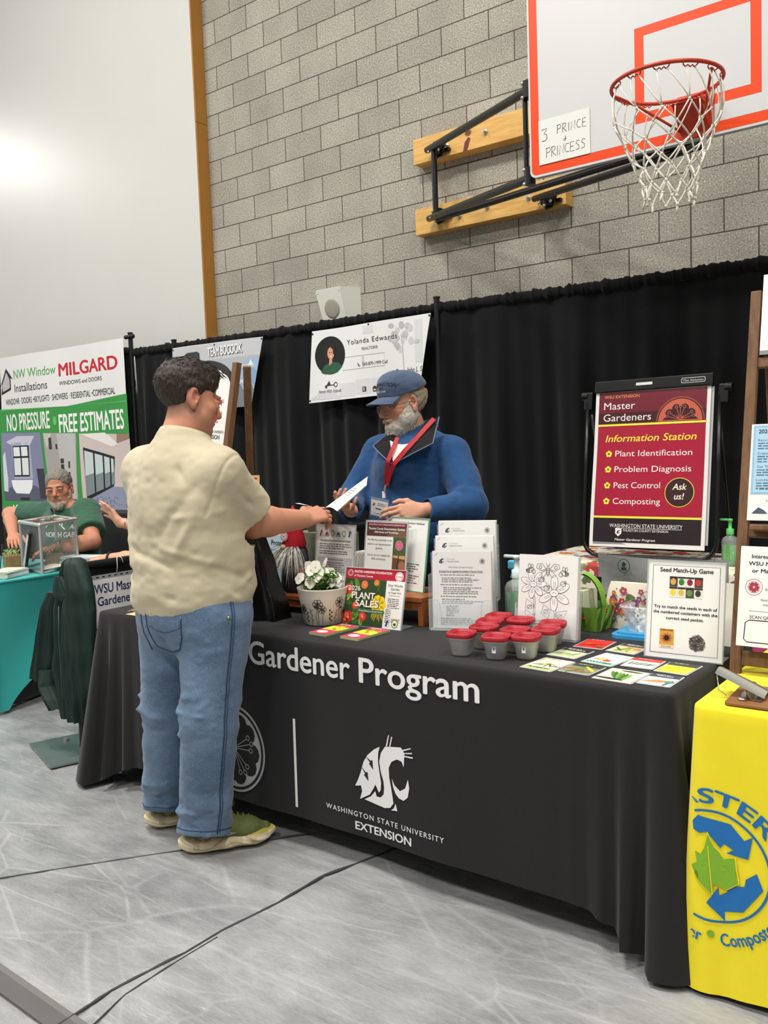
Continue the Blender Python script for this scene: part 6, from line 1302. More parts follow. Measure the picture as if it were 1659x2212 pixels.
mb = MB(); mb.L = .0005; F = frame((-2.575, 2.415, 1.135), (.86, .25, -.0), (-.28, .0, .95)); mb.box((.025, .09, -.001), (.06, .19, .0015), M('manila_tag', '#e0bd78', .7)); mb.text('RAFFLE', .018, .03, .018, '#a83a3a', w=.11, bold=.02, l=1) if 0 else mb.para(.006, .17, .045, 8, .02, .01, '#b0413a', 1, 4)
tag(mb.build('manila_card', mw=F), 'manila card hanging from the arched board behind the tan shirt', 'card')
mb = MB(); MPB = M('black_plastic', '#0b0b0c', .3, var=.1, vs=30, bump=.5, bs=18, bdist=.01)
mb.grid(lambda u, v: ((-2.66*(1-u)-2.453*u)*(1-v)+(-2.64*(1-u)-2.54*u)*v+.006*sin(14*v+5*u), 2.41+.03*v+.012*sin(9*u+3*v), .7462+.36*v), 14, 16, MPB); mb.grid(lambda u, v: ((-2.66*(1-u)-2.453*u)*(1-v)+(-2.64*(1-u)-2.54*u)*v+.004*sin(14*v+5*u), 2.52-.05*v, .7462+.36*v), 10, 10, MPB)
mb.grid(lambda u, v: (-2.453*(1-v)-2.54*v+.006*sin(14*v+5), (2.41+.03*v+.012*sin(9+3*v))*(1-u)+(2.52-.05*v)*u, .7462+.36*v), 4, 16, MPB); mb.grid(lambda u, v: (-2.66+.12*v*0-.0+.02*v, 2.41*(1-u)+2.52*u, .7462+.36*v), 4, 8, MPB); mb.grid(lambda u, v: (-2.64+.1*u, 2.44+.03*v, 1.106), 4, 2, MPB)
tag(mb.build('black_bag', merge=True), 'black plastic bag standing on the table beside the standing man', 'bag')
# gnome
gn = thing('garden_gnome', 'plush gnome with a red hat, grey beard and red mittens', 'gnome', (-2.585, 2.685, .8185)); MGF = M('gnome_felt', '#34363a', .95, var=.25, vs=120, bump=.4, bs=200); MGR = M('gnome_red', '#c01f2e', .9, bump=.3, bs=200)
mb = MB(); mb.lathe([(0, .001), (.05, .001), (.06, .015), (.062, .10), (.055, .17), (.042, .205), (0, .215)], MGF, n=24); mb.build('body', gn)
mb = MB(); mb.lathe([(.05, .19), (.051, .2), (.043, .24), (.028, .29), (.014, .33), (.004, .36), (0, .362)], MGR, n=24); mb.T = frame((-.01, -.046, .235), (1, 0.1, 0), (0, .2, 1)); mb.z0 = .003; mb.disc(0, 0, .019, '#e9e2de', 1, 20); mb.disc(0, 0, .016, MGR, 2, 20); heart_petals(mb, 0, 0, .015, '#e9e2de', '#e9e2de', 3, spokes=False); mb.build('hat', gn)
mb = MB(); mb.ball((-.012, -.055, .192), (.013, .013, .011), M('gnome_nose', '#d8b79a', .8), 14); mb.build('nose', gn)
for s in (-1, 1):
    mb = MB(); mb.tube([(s*.045, -.01, .175), (s*.07, -.02, .14), (s*.085, -.035, .105)], .016, MGF, 10); a = mb.build('arm', gn)
    mb = MB(); mb.ball((s*.092, -.042, .092), (.021, .016, .017), MGR, 12, euler(0, s*40, 0)); mb.ball((s*.078, -.052, .098), (.008, .008, .012), MGR, 10); mb.build('mitten', a)
mb = MB(); rg = random.Random(4); BG = [M('beard_%d' % i, c, .8) for i, c in enumerate(('#b9b5ac', '#d9d6cd', '#8c8880', '#efece4'))]
for k in range(420):
    a = -pi/2+rg.uniform(-1.25, 1.1); z0 = rg.uniform(.165, .195); r = .052; p = (r*cos(a), r*sin(a), z0); d = (cos(a)*.9, sin(a)*.9, rg.uniform(-.4, .3)); strands(mb, [p], [d], rg.uniform(.08, .175), .0032, BG[k % 4], rg, sag=2.2, curl=.25, segs=5)
mb.build('beard', gn)
def p_prot(mb):
    mb.rect(.004, .11, .246, .205, '#cfe9f2', 1); mb.rect(.004, .004, .246, .105, '#a5d2e0', 1)
    for y in (.16, .075): mb.text('Protect', .13, y, .022, '#1d2a33', w=.085, bold=.03, l=2)
    mb.text('Your Horses and Pets', .12, .135, .010, '#3a4a55', l=2, w=.115); mb.text('Your Horses', .12, .05, .010, '#3a4a55', l=2)
sheet('flyer', 'pale blue Protect Your Horses flyer behind the gnome', .25, .21, lean(-2.935, 2.76, .8365, 3, 0), p_prot, mat=M('sheet_blue', '#e3f0f4', .5))
mb = MB(); mb.box((0, 0, .045), (.30, .06, .09), M('brochure_block', '#c9cbc4', .7)); tag(mb.build('brochure_box', mw=Matrix.Translation((-2.82, 2.80, .7455))), 'low grey box under the pale blue flyer', 'box')
t = thing('document_box', 'grey-green document box with an open flap behind the acrylic signs', 'box', (-2.62, 2.93, .7455)); MDB = M('box_green_grey', '#6f7160', .7, var=.08, vs=12)
mb = MB(); mb.box((0, 0, .15), (.30, .09, .30), MDB, bev=.004); mb.build('box', t); mb = MB(); mb.add([(-.06, -.05, .30), (.08, -.05, .31), (.05, -.12, .34), (-.05, -.11, .36)], [(0, 1, 2, 3)], M('box_cream', '#c9c2a0', .7)); mb.build('flap', t)
mb = MB(); rg = random.Random(1)
for k in range(12): mb.box((-.02+.006*k, 0, .03+.004*sin(k*2)), (.004, .10, .16), MPAP if k % 2 else M('paper_cream', '#e3dfcf', .7), euler(0, 8, 0))
tag(mb.build('paper_bundle', mw=Matrix.Translation((-2.40, 2.92, .86))), 'upright bundle of white papers behind the acrylic signs', 'paper')
mb = MB(); mb.box((0, 0, .04), (.2, .07, .08), M('box_dark', '#3a3c36', .7)); tag(mb.build('dark_box', mw=Matrix.Translation((-2.40, 2.92, .7455))), 'small dark box under the white paper bundle', 'box')
mb = MB(); MRAF = M('raffia', '#d5bf94', .85); rg = random.Random(5)
for k in range(5): mb.tube([(rg.uniform(-.06, .06), rg.uniform(-.04, .06), .004+.006*abs(sin(j+k))) for j in range(7)], .0018, MRAF, 5)
mb.box((.03, -.04, .0015), (.11, .06, .002), M('manila_tag2', '#dcc592', .7)); tag(mb.build('string_tag', mw=Matrix.Translation((-3.12, 2.30, .7458))), 'loop of raffia string with a cream tag on the table left of the man', 'tag')
# ------------------------------------------------------------------ side rail with black drape, sign and jacket
rl = thing('rail_post', 'black post with square steel base plate under the green jacket', 'post', (-3.745, 2.38, 0))
mb = MB(); mb.cyl((0, 0, .008), (0, 0, .905), .023, MPO); mb.build('upright', rl)
mb = MB(); mb.box((-.06, .0, .005), (.42, .36, .008), M('steel_plate', '#8d9391', .35, metal=.7, var=.1, vs=5), euler(0, 0, -18)); mb.cyl((-.19, .02, .009), (-.19, .02, .022), .012, MZ, n=10); mb.build('base_plate', rl)
mb = MB(); mb.cyl((0, 0, .89), (0, 2.7, .885), .017, MPO); mb.build('rail', rl)
def sdr(u, v):
    y = 2.42+2.6*u; z = .905-.875*v; a = .012+.03*min(1, v*3); return (-3.745+.028*(1 if v < .03 else .9)+a*(.5*sin(19*y)+.4*sin(33*y+1))*.5-.012, y, z)
mb = MB(); mb.grid(sdr, 130, 16, MDR); mb.grid(lambda u, v: (-3.745+.024*sin(pi*v)*1.0*(1), 2.41+2.62*u, .89+.022*cos(pi*v)), 100, 8, MDR)
tag(mb.build('rail_curtain'), 'low black drape along the side rail behind the hanging name sign', 'curtain')
mb = MB(); mb.L = .0004; w, h = .33, .235
mb.rect(0, 0, w, h, MPAP, 0); mb.rect(0, h, w, h+.022, M('plastic_strip', '#9fa3a2', .3), 0)
for k in range(9): mb.poly(rrect(.02+.034*k, h+.008, .036+.034*k, h+.014, .0028, 3), '#222222', 1)
mb.text('WSU Master', .04, h-.068, .045, '#1f3260', w=.262, bold=.02); mb.text('Gardeners', .055, h-.128, .042, '#1f3260', w=.225, bold=.02)
mb.tube([(.17, h+.01, 0), (.175, h+.05, .004), (.172, h+.085, .008), (.185, h+.098, -.008)], .002, MSTR, 5); mb.tube([(.205, h+.066, .01), (.2, h+.09, .008), (.195, h+.1, -.004)], .002, MSTR, 5)
tag(mb.build('name_sign', mw=frame((-3.702, 2.415, .587), (0, 1, 0), (0, 0, 1))), 'white WSU Master Gardeners sign hung on the black rail drape', 'sign')
# jacket
MJ = M('jacket_green', '#122a24', .62, var=.12, vs=14, bump=.25, bs=300)
jx, jy = -3.765, 2.33
jk = thing('jacket', 'dark green jacket draped over the rail post', 'jacket', (jx, jy, .17))
def hang(name, rows, yb, dep, nf, amp, seed, cup=0):
    """hanging cloth: closed loft, rows = (z, left, right, depth factor); pleats run down the front"""
    rg = random.Random(seed); cs = [(rg.uniform(.08, .92), rg.uniform(.025, .06), rg.choice((-1, 1, 1))*rg.uniform(.5, 1), rg.uniform(-.16, .16)) for _ in range(nf)]
    zs = [r[0] for r in rows]; NR, NS = 54, 120; vs = []
    def at_(z, k): return float(np.interp(-z, [-q for q in zs], [r[k] for r in rows]))
    for j in range(NR+1):
        z = zs[0]+(zs[-1]-zs[0])*j/NR; l, r, d_ = at_(z, 1), at_(z, 2), at_(z, 3); t = j/NR
        for i in range(NS):
            a = 2*pi*i/NS; u = .5-.5*cos(a); f = 0
            for c, w, k, sl in cs:
                cc = .5+(c-.5)*(.55+.45*t)+sl*t*.5; f += k*math.exp(-((u-cc)/w)**2)
            f += .5*mnoise.noise(Vector((u*9, z*2.2, seed)))+.35*mnoise.noise(Vector((u*5, z*8, seed+5)))
            front = max(0, sin(a)); y = yb-(dep*d_*sin(a)) - amp*f*front**.5*min(1, .35+t*2)
            zz = z+(.012*mnoise.noise(Vector((u*6, 3, seed))) if j == NR else 0)
            x = l+(r-l)*u+.006*mnoise.noise(Vector((z*9, i < NS/2, seed)))
            vs.append((x-jx, y-jy, zz-.17))
    mb = MB(); mb.add(vs, [(j*NS+i, (j+1)*NS+i, (j+1)*NS+(i+1) % NS, j*NS+(i+1) % NS) for j in range(NR) for i in range(NS)], MJ, True)
    mb.add(vs[:NS], [tuple(range(NS))], MJ); mb.add(vs[-NS:], [tuple(range(NS-1, -1, -1))], MJ); return mb.build(name, jk)
hang('jacket_body', [(.945, -3.71, -3.655, .5), (.93, -3.735, -3.63, .9), (.88, -3.77, -3.60, 1), (.80, -3.81, -3.565, 1), (.70, -3.85, -3.555, 1), (.55, -3.875, -3.575, 1), (.42, -3.885, -3.59, 1), (.30, -3.86, -3.60, 1), (.175, -3.815, -3.625, .9)], 2.35, .055, 8, .030, 3)
hang('sleeve', [(.78, -3.86, -3.78, .6), (.70, -3.905, -3.80, 1), (.60, -3.945, -3.825, 1), (.48, -3.995, -3.85, 1), (.40, -4.025, -3.865, 1), (.345, -4.04, -3.875, 1)], 2.315, .045, 4, .016, 11)
hang('sleeve', [(.40, -3.93, -3.84, .7), (.33, -3.935, -3.83, 1), (.27, -3.90, -3.79, 1), (.225, -3.87, -3.77, .8)], 2.29, .045, 3, .014, 17)
hang('collar', [(.865, -3.745, -3.69, .8), (.82, -3.765, -3.655, 1), (.775, -3.775, -3.63, 1), (.755, -3.75, -3.66, .6)], 2.285, .018, 2, .008, 23)
mb = MB(); MJL = M('jacket_zip', '#2c4a44', .5); mb.tube([(.075, -.075, .56), (.082, -.088, .42), (.085, -.09, .26), (.075, -.085, .03)], .0028, MJL, 6); mb.build('zip', jk)
# ------------------------------------------------------------------ teal booth
MTE = M('teal_stretch', '#2fa9a4', .5, sheen=.2, var=.04, vs=3)
tx0, tx1, ty0, ty1, tz = -6.5, -4.665, 2.47, 3.19, .745
mb = MB(); mb.add([(tx0, ty0, tz), (tx1, ty0, tz), (tx1, ty1, tz), (tx0, ty1, tz)], [(0, 1, 2, 3)], MTE)
def end(u, v):
    y = ty0+(ty1-ty0)*u; zb = .01+.19*sin(pi*min(1, max(0, (u-.1)/.8)))**.8 if .1 < u < .9 else .01
    s = sin(pi*u)*sin(pi*v); return (tx1-.05*s-.03*v, y+.04*(u-.5)*(v), tz-.012*0-(tz-zb)*v)
mb.grid(end, 30, 20, MTE)
def fr(u, v):
    x = tx1+(tx0-tx1)*u; zb = .01+.25*sin(pi*min(1, max(0, (u-.04)/.92)))**.6 if .04 < u < .96 else .01; return (x, ty0-.03*v+.08*sin(pi*u)*sin(pi*v), tz-(tz-zb)*v)
mb.grid(fr, 40, 16, MTE); mb.tube([(tx1, ty0, tz-.004), (tx1, ty1, tz-.004)], .009, MTE, 8); mb.tube([(tx0, ty0, tz-.004), (tx1, ty0, tz-.004)], .009, MTE, 8)
tag(mb.build('stretch_tablecloth'), 'turquoise stretch tablecloth on the neighbouring booth table at the left', 'tablecloth')
folding_table('folding_table', 'folding table inside the turquoise stretch cloth', tx0+.03, tx1-.03, ty0+.03, ty1-.03, tz-.004, [(-4.74, 2.53), (-4.74, 3.12), (-6.4, 2.53), (-6.4, 3.12)])
mb = MB(); mb.box((0, 0, .06), (.07, .80, .10), M('dark_plastic', '#3f3f3d', .55), bev=.008); mb.T = frame((.036, -.1, .04), (0, 1, 0), (0, 0, 1)); mb.poly(rrect(-.0, 0, .2, .045, .006), '#1c1c1c', 1); mb.poly(rrect(.004, .004, .196, .041, .005), '#cfcfcc', 2); mb.poly(rrect(.007, .007, .193, .038, .004), '#1c1c1c', 3); mb.text('LIFETIME', .1, .014, .018, '#cfcfcc', w=.16, al='c', bold=.02, l=4)
tag(mb.build('plastic_case', mw=Matrix.Translation((-4.93, 2.98, .0)) @ Matrix.Rotation(rad(18), 4, 'Z')), 'dark grey plastic case on the floor under the turquoise cloth', 'case')
# aluminium framed raffle cube
f_, r_, l_ = Vector((-4.675, 2.77, .7465)), Vector((-4.86, 3.12, .7465)), Vector((-5.06, 2.87, .7465)); b_ = r_+l_-f_; up = Vector((0, 0, .285)); MAL = M('aluminium', '#c5c7c6', .35, metal=.55)
cb_ = thing('raffle_cube', 'clear cube with an aluminium frame on the turquoise table', 'display box', tuple((f_+b_)/2)); c0 = (f_+b_)/2
mb = MB(); q = [p-c0 for p in (f_, r_, b_, l_)]
for i in range(4):
    a, b = q[i], q[(i+1) % 4]; mb.cyl(a+Vector((0, 0, .006)), b+Vector((0, 0, .006)), .008, MAL, n=8); mb.cyl(a+up, b+up, .011, MAL, n=8); mb.cyl(a, a+up, .009, MAL, n=8); mb.ball(a+up, .014, MAL, 10)
mb.build('frame', cb_)
mb = MB(); q2 = [p*.97 for p in q]
for i in range(4): a, b = q2[i], q2[(i+1) % 4]; mb.add([a, b, b+up, a+up], [(0, 1, 2, 3)], MAC)
mb.build('panels', cb_); mb = MB(); mb.add([p+up for p in q2], [(0, 1, 2, 3)], M('cube_top', '#7f8583', .3, alpha=.6)); rg = random.Random(3)
for k in range(24): c = sum((q2[i]*w for i, w in enumerate(np.random.RandomState(k).dirichlet((1, 1, 1, 1)))), Vector()); mb.box(c+up+Vector((0, 0, .006)), (.05, .03, .004), M('sprig_%d' % (k % 3), ['#5a6b4a', '#8a4a44', '#c9c2b4'][k % 3], .8), euler(0, 0, 37*k))
mb.build('top_panel', cb_)
t = thing('picture_frame', 'black picture frame with a certificate inside the clear cube', 'picture frame'); t.matrix_basis = lean(-5.03, 2.86, .755, 10, -28) @ Matrix.Translation((.02, 0, 0))
mb = MB(); mb.box((.12, .115, 0), (.25, .235, .016), M('frame_black', '#161618', .4), bev=.003); mb.build('frame', t); mb = MB(); mb.z0 = .0085; mb.rect(.02, .02, .22, .21, '#cfd4d2', 1); mb.rect(.055, .06, .185, .15, '#aeb5a8', 2); mb.rect(.058, .063, .182, .147, '#c4cabc', 3); mb.para(.065, .135, .1, 5, .014, .006, '#7b8278', 4, 2); mb.build('certificate', t)
def stack(name, label, x, y, w, d, n, rot, th=.0045, cols=('#e9e8e4', '#cfdbe0', '#e3d9c0')):
    mb = MB(); rg = random.Random(n)
    for k in range(n): mb.box((rg.uniform(-.006, .006), rg.uniform(-.006, .006), .001+th*(k+.5)), (w, d, th*.9), M('brochure_%s' % cols[k % len(cols)].strip('#'), cols[k % len(cols)], .5), euler(0, 0, rg.uniform(-3, 3)))
    return tag(mb.build(name, mw=Matrix.Translation((x, y, .7455)) @ Matrix.Rotation(rad(rot), 4, 'Z')), label, 'paper stack')
stack('brochure_stack', 'stack of cream and white brochures at the near edge of the turquoise table', -4.80, 2.63, .13, .2, 9, 25)
stack('brochure_stack', 'stack of white and pale blue brochures right of the clear cube', -4.83, 3.13, .24, .12, 13, 15, cols=('#e4e9ec', '#bcd3dd'))
mb = MB(); MLIN = M('linen', '#d9d2c2', .85, bump=.3, bs=40)
mb.grid(lambda u, v: (-.13+.26*u, -.07+.14*v, .012+.02*(sin(6*u+2*v)+1)*.6*sin(pi*u)*sin(pi*v)+.012*sin(11*v+3*u)*sin(pi*u)**.5), 20, 14, MLIN); tag(mb.build('linen_cloth', mw=Matrix.Translation((-4.75, 2.96, .752)) @ Matrix.Rotation(rad(62), 4, 'Z')), 'crumpled beige cloth on the turquoise table right of the cube', 'cloth')
mb = MB(); mb.L = .0005; mb.prism(rrect(0, 0, .12, .17, .03), -.004, 0, M('tag_black', '#1c1d1f', .5)); mb.poly(rrect(.012, .008, .108, .085, .006), '#e4e4e2', 1); mb.poly(rrect(.018, .095, .102, .155, .025), '#cfd3d4', 1); mb.text('Thank you', .06, .12, .011, '#555555', al='c', l=2, shear=.3); mb.para(.02, .072, .05, 4, .016, .007, '#555555', 2, 2)
tag(mb.build('tag_sign', mw=lean(-5.05, 2.715, .7465, 8, -30)), 'black tag-shaped sign with a white panel left of the cube', 'sign')
for x, y, lab in ((-5.20, 2.88, 'wooden planter of small succulents at the far left of the turquoise table'), (-5.02, 3.06, 'wooden planter of small succulents inside the clear cube')):
    t = thing('succulent_planter', lab, 'planter', (x, y, .7465), (0, 0, rad(-25))); mb = MB(); mb.box((0, 0, .04), (.26 if x < -5.1 else .14, .09, .08), M('planter_wood', '#8a6f48', .7, var=.15, vs=20)); mb.build('box', t); mb = MB(); rg = random.Random(int(x*10))
    for k in range(60):
        q = rg.uniform(0, 6.28); leaf(mb, (rg.uniform(-.12, .12)*(1 if x < -5.1 else .5), rg.uniform(-.035, .035), .08), (cos(q)*.5, sin(q)*.5, .8), rg.uniform(.02, .05), .014, rg.choice(GS+[M('succulent_white', '#dcdccf', .6), M('succulent_white', '#dcdccf', .6)]))
    mb.build('succulents', t)
mb = MB(); rg = random.Random(17)
for k in range(22): a = rg.uniform(0, 6.28); mb.tube([(rg.uniform(-.13, .13), rg.uniform(-.03, .03), .02), (rg.uniform(-.14, .14), rg.uniform(-.05, .05), .10), (rg.uniform(-.15, .15), rg.uniform(-.05, .05), .05+.03*rg.random())], .002, M('black_wire', '#1a1a1c', .4), 5)
mb.box((0, 0, .01), (.28, .09, .02), M('tray_dark', '#2a2b2d', .5)); tag(mb.build('wire_tray', mw=Matrix.Translation((-5.34, 2.97, .7465)) @ Matrix.Rotation(rad(-25), 4, 'Z')), 'dark tray heaped with black cords at the left edge of the turquoise table', 'tray')
# chair of the seated man
t = thing('office_chair', 'black office chair holding the seated man in green', 'chair', (-5.40, 3.50, 0)); MCB = M('chair_black', '#141416', .6)
mb = MB(); mb.box((0, 0, .46), (.52, .5, .08), MCB, bev=.03); mb.build('seat', t); mb = MB(); mb.box((0, .27, .78), (.5, .06, .5), MCB, euler(-8), bev=.028); mb.build('backrest', t)
for s in (-1, 1): mb = MB(); mb.tube([(s*.29, .12, .46), (s*.30, .10, .70), (s*.30, -.15, .71)], .018, MCB, 8); mb.box((s*.3, -.02, .725), (.07, .26, .03), MCB, bev=.01); mb.build('armrest', t)
mb = MB(); mb.cyl((0, 0, .1), (0, 0, .43), .03, MCB); mb.build('column', t)
for k in range(5): mb = MB(); a = 2*pi*k/5; mb.bar((0, 0, .1), (.28*cos(a), .28*sin(a), .06), .03, .04, MCB); mb.ball((.28*cos(a), .28*sin(a), .028), .028, MCB, 10); mb.build('foot', t)
# ------------------------------------------------------------------ people
from mathutils.bvhtree import BVHTree
MSK = M('skin', '#c98f72', .5, attr='tint', sss=.12, spec=.35, bump=.12, bs=500, bdist=.0006)
def v3(*a): return np.array(a, float)
def unit(v): v = np.array(v, float); return v/np.linalg.norm(v)
class Figure:
    def __init__(s, skin): s.S = SDF(); s.skin = np.array(hx(skin)); s.cols = []
    def hand(s, wrist, d, back, sgn, curls, spread=.0, sc=1.0, thumb=(.2, .3), k=.004):
        """palm, four jointed fingers and a thumb; d = finger direction, back = back-of-hand normal, sgn=+1 right hand"""
        x = unit(d); z = unit(np.array(back)-x*np.dot(back, x)); y = np.cross(z, x)*sgn; w = np.array(wrist, float)
        P = lambda a, b, c: w+(x*a+y*b+z*c)*sc
        S = s.S; kn = []
        ys = (.030, .010, -.011, -.031); xs = (.092, .096, .091, .081); ln = ((.042, .026, .021), (.047, .030, .022), (.043, .028, .021), (.034, .021, .019)); rr = (.0096, .0099, .0094, .0084)
        for i in range(4):
            S.cone(P(.0, ys[i]*.55, 0), P(xs[i], ys[i], .002), .0165*sc, .0118*sc, .012)
        S.cone(P(.02, 0, -.004), P(.075, 0, -.004), .022*sc, .020*sc, .015, flat=.62, fv=z)
        tips = []
        for i in range(4):
            p = P(xs[i]-.008, ys[i], .001); a = 0; sp = spread*(1.5-i)/1.5
            for j in range(3):
                a += curls[i][j]; dv = x*cos(a)*cos(sp)+y*sin(sp)*cos(a)-z*sin(a); q = p+dv*(ln[i][j]+(.008 if j == 0 else 0))*sc
                S.cone(p, q, rr[i]*(1-.09*j)*sc, rr[i]*(1-.09*(j+1))*sc, k); p = q
            tips.append(p)
        a, b = thumb
        p0 = P(.012, .022, -.006); p1 = p0+(x*cos(.75)+y*sin(.75)-z*.25*a)*.046*sc; d2 = unit(x*cos(.75-b)+y*sin(.75-b)-z*(.3+a)); p2 = p1+d2*.034*sc; d3 = unit(x*cos(.6-b*1.5)+y*sin(.6-b*1.5)-z*(.25+a*1.2)); p3 = p2+d3*.026*sc
        S.cone(p0, p1, .0175*sc, .0135*sc, .014); S.cone(p1, p2, .0118*sc, .0105*sc, .005); S.cone(p2, p3, .0104*sc, .008*sc, .004)
        return P, tips, p3
    def arm(s, a, b, c, ra=.055, rb=.045, rc=.03, fl=.78, rb2=None):
        s.S.cone(a, b, ra, rb, .02); e = np.array(b); w = np.array(c); m = e+(w-e)*.3
        s.S.cone(b, m, rb, (rb2 or rb*1.02), .02); s.S.cone(m, c, (rb2 or rb*1.02), rc, .02)
    def head(s, M4, sc, jaw=1.0, mouth=0, fat=1.0):
        M4 = np.array(M4); R = M4[:3, :3]; o = M4[:3, 3]; s.HM = (R, o, sc); S = s.S
        W = lambda p: o+R @ (np.array(p, float)*sc)
        E = lambda c, r, k=.02, sub=False, rot=None: S.ell(W(c), np.array(r)*sc, k, R if rot is None else R @ np.array(rot)[:3, :3], sub)
        E((0, -.014, .048), (.077, .098, .082)); E((0, .028, -.028), (.063*jaw, .064, .088), .03)
        E((0, .07, -.088), (.030*jaw, .022, .022), .02); E((0, .055, -.085), (.04*jaw, .03, .02), .02)
        for x in (-1, 1):
            E((x*.046*jaw, .02, -.06), (.024, .034, .028), .03); E((x*.040, .058, -.016), (.026*fat, .024, .022), .02)
            E((x*.030, .084, .026), (.026, .012, .008), .012)
            E((x*.033, .100, .006), (.019, .016, .0115), .008, True)
            E((x*.0325, .078, .006), (.0155, .0155, .0145), .003); E((x*.0325, .0815, .0115), (.0178, .0168, .0078), .004); E((x*.0325, .0815, -.0035), (.0168, .0160, .0064), .005)
            E((x*.0125, .092, -.033), (.0085, .0105, .0075), .006)
            er = euler(0, 0, -x*22)
            E((x*.080, -.012, .002), (.0085, .021, .033), .005, rot=er); E((x*.086, -.004, .006), (.007, .012, .019), .004, True, rot=er); E((x*.083, -.006, -.026), (.007, .011, .012), .005, rot=er); E((x*.079, .006, .0), (.006, .006, .009), .005)
            E((x*.016, .088, -.058), (.014, .008, .0055), .006)
        S.cone(W((0, .084, .026)), W((0, .105, -.020)), .0085*sc, .0115*sc, .008); E((0, .108, -.026), (.0125, .0125, .0105), .006)
        E((0, .086, -.052), (.024, .010, .006), .006); E((0, .085, -.066), (.021, .010, .0065), .006)
        if mouth: E((0, .100, -.059), (.016, .014, .004+.004*mouth), .003, True)
        else: E((0, .100, -.0588), (.022, .009, .0014), .003, True)
        S.cone(W((0, .010, -.06)), W((0, -.025, -.15)), .057*sc, .058*sc, .03)
        return W
    def mesh(s, name, h, parent, colfn=None):
        V, Q = s.S.mesh(h); V = smooth_verts(V, Q, 1, .3); C = np.tile(s.skin, (len(V), 1))
        R, o, sc = s.HM; L = (V-o) @ R/sc
        def blob(c, r, col, a):
            nonlocal C
            w = a*np.exp(-(((L-np.array(c))/np.array(r))**2).sum(1)); C = C*(1-w[:, None])+np.array(hx(col))*w[:, None]
        red = '#c26a58'
        blob((0, .108, -.026), (.02, .03, .02), red, .55); blob((.045, .06, -.018), (.025, .03, .022), red, .5); blob((-.045, .06, -.018), (.025, .03, .022), red, .5)
        for x in (-1, 1): blob((x*.086, -.008, 0), (.014, .02, .034), '#c86a5a', .5)
        m = (np.abs(L[:, 0]) < .026) & (L[:, 1] > .07) & (np.abs(L[:, 2]+.059) < .0135); w = np.zeros(len(V)); w[m] = 1-((L[m, 0]/.027)**2+((L[m, 2]+.059)/.014)**2).clip(0, 1); w = np.clip(w*2, 0, .75); C = C*(1-w[:, None])+np.array(hx('#b0605a'))*w[:, None]
        if colfn: C = colfn(L, C, hx)
        return np_mesh(name, V, Q, MSK, parent, C)
def sub(V, o): return V-np.array(o)
def wrinkle(V, Q, segs, amp=.0, st=(6, 6, 20), seed=0, mask=None, amp2=.002, st2=(30, 30, 60)):
    N = vnormals(V, Q); d = amp*vnoise(V*np.array(st)+seed)
    if mask is not None: d = d*mask
    d += amp2*vnoise(V*np.array(st2)+seed)
    for a, b, w, k in segs:
        ds, t = seg_dist(V, a, b); d += k*np.exp(-(ds/w)**2)*np.sin(np.pi*(.15+.7*t))
    return V+N*d[:, None]
def on_surface(V, Q, pts, dirs, off):
    """drop points onto the garment along dirs"""
    bv = BVHTree.FromPolygons([Vector(v) for v in V.tolist()], Q.tolist()); out = []
    for p, d in zip(pts, dirs):
        d = Vector(d).normalized(); h = bv.ray_cast(Vector(p), d)
        if h[0] is not None: out.append(h[0]-d*off)
    return out
def eyes(parent, W, R, sc, look=(0, 1, 0), iris='#5a6a72', lid=.35):
    for x in (-1, 1):
        mb = MB(); c = W((x*.0325, .0815, .004)); Rm = Matrix(R.tolist()).to_4x4()
        mb.ball(c, .0135*sc, M('eye_white', '#e2dcd4', .25), 16); d = R @ np.array(unit(look)); F = Vector(d).to_track_quat('Z', 'Y').to_matrix().to_4x4(); F.translation = Vector(c); mb.T = F
        mb.lathe([(.0, .01375*sc), (.003*sc, .0134*sc), (.0058*sc, .01245*sc)], M('iris_'+iris.strip('#'), iris, .2), n=16); mb.lathe([(0, .0139*sc), (.0024*sc, .0137*sc)], M('pupil', '#0c0a0a', .15), n=12); mb.build('eye', parent)
def rotz_frame(loc, fwd, pitch=0, roll=0):
    """head frame: +y looks along fwd (pitch down positive), +z up"""
    f = Vector(fwd).normalized(); r = f.cross(Vector((0, 0, 1))).normalized(); u = r.cross(f)
    m = Matrix((r, f, u)).transposed(); m = m @ Matrix.Rotation(rad(-pitch), 3, 'X') @ Matrix.Rotation(rad(roll), 3, 'Y')
    m = m.to_4x4(); m.translation = loc; return m
MHAIR = M('hair_dark', '#2f241c', .55, var=.35, vs=220, bump=.6, bs=260, stretch=(1, 1, .35))
def hair_cap(name, parent, HM, sc, prims, cuts, mat, h=.004, noise=(.004, 60), tuft=None, seed=1, smooth_=1):
    R, o, s_ = HM; S = SDF(); W = lambda p: o+R @ (np.array(p, float)*sc)
    for c, r in prims: S.ell(W(c), np.array(r)*sc, .012, R)
    for c, r in cuts:
        if r is None: S.plane(W(c[0]), R @ np.array(c[1], float), .012, R=.4)
        else: S.ell(W(c), np.array(r)*sc, .012, R, True)
    V, Q = S.mesh(h); N = vnormals(V, Q); L = (V-o) @ R/sc
    V = smooth_verts(V, Q, smooth_); V = V+N*(noise[0]*vnoise(L*np.array([noise[1]*1.6, noise[1]*.45, noise[1]*.8])+seed)+noise[0]*.6*vnoise(L*noise[1]*2.3))[:, None]
    ob = np_mesh(name, V, Q, mat, parent)
    return V, N, L, ob
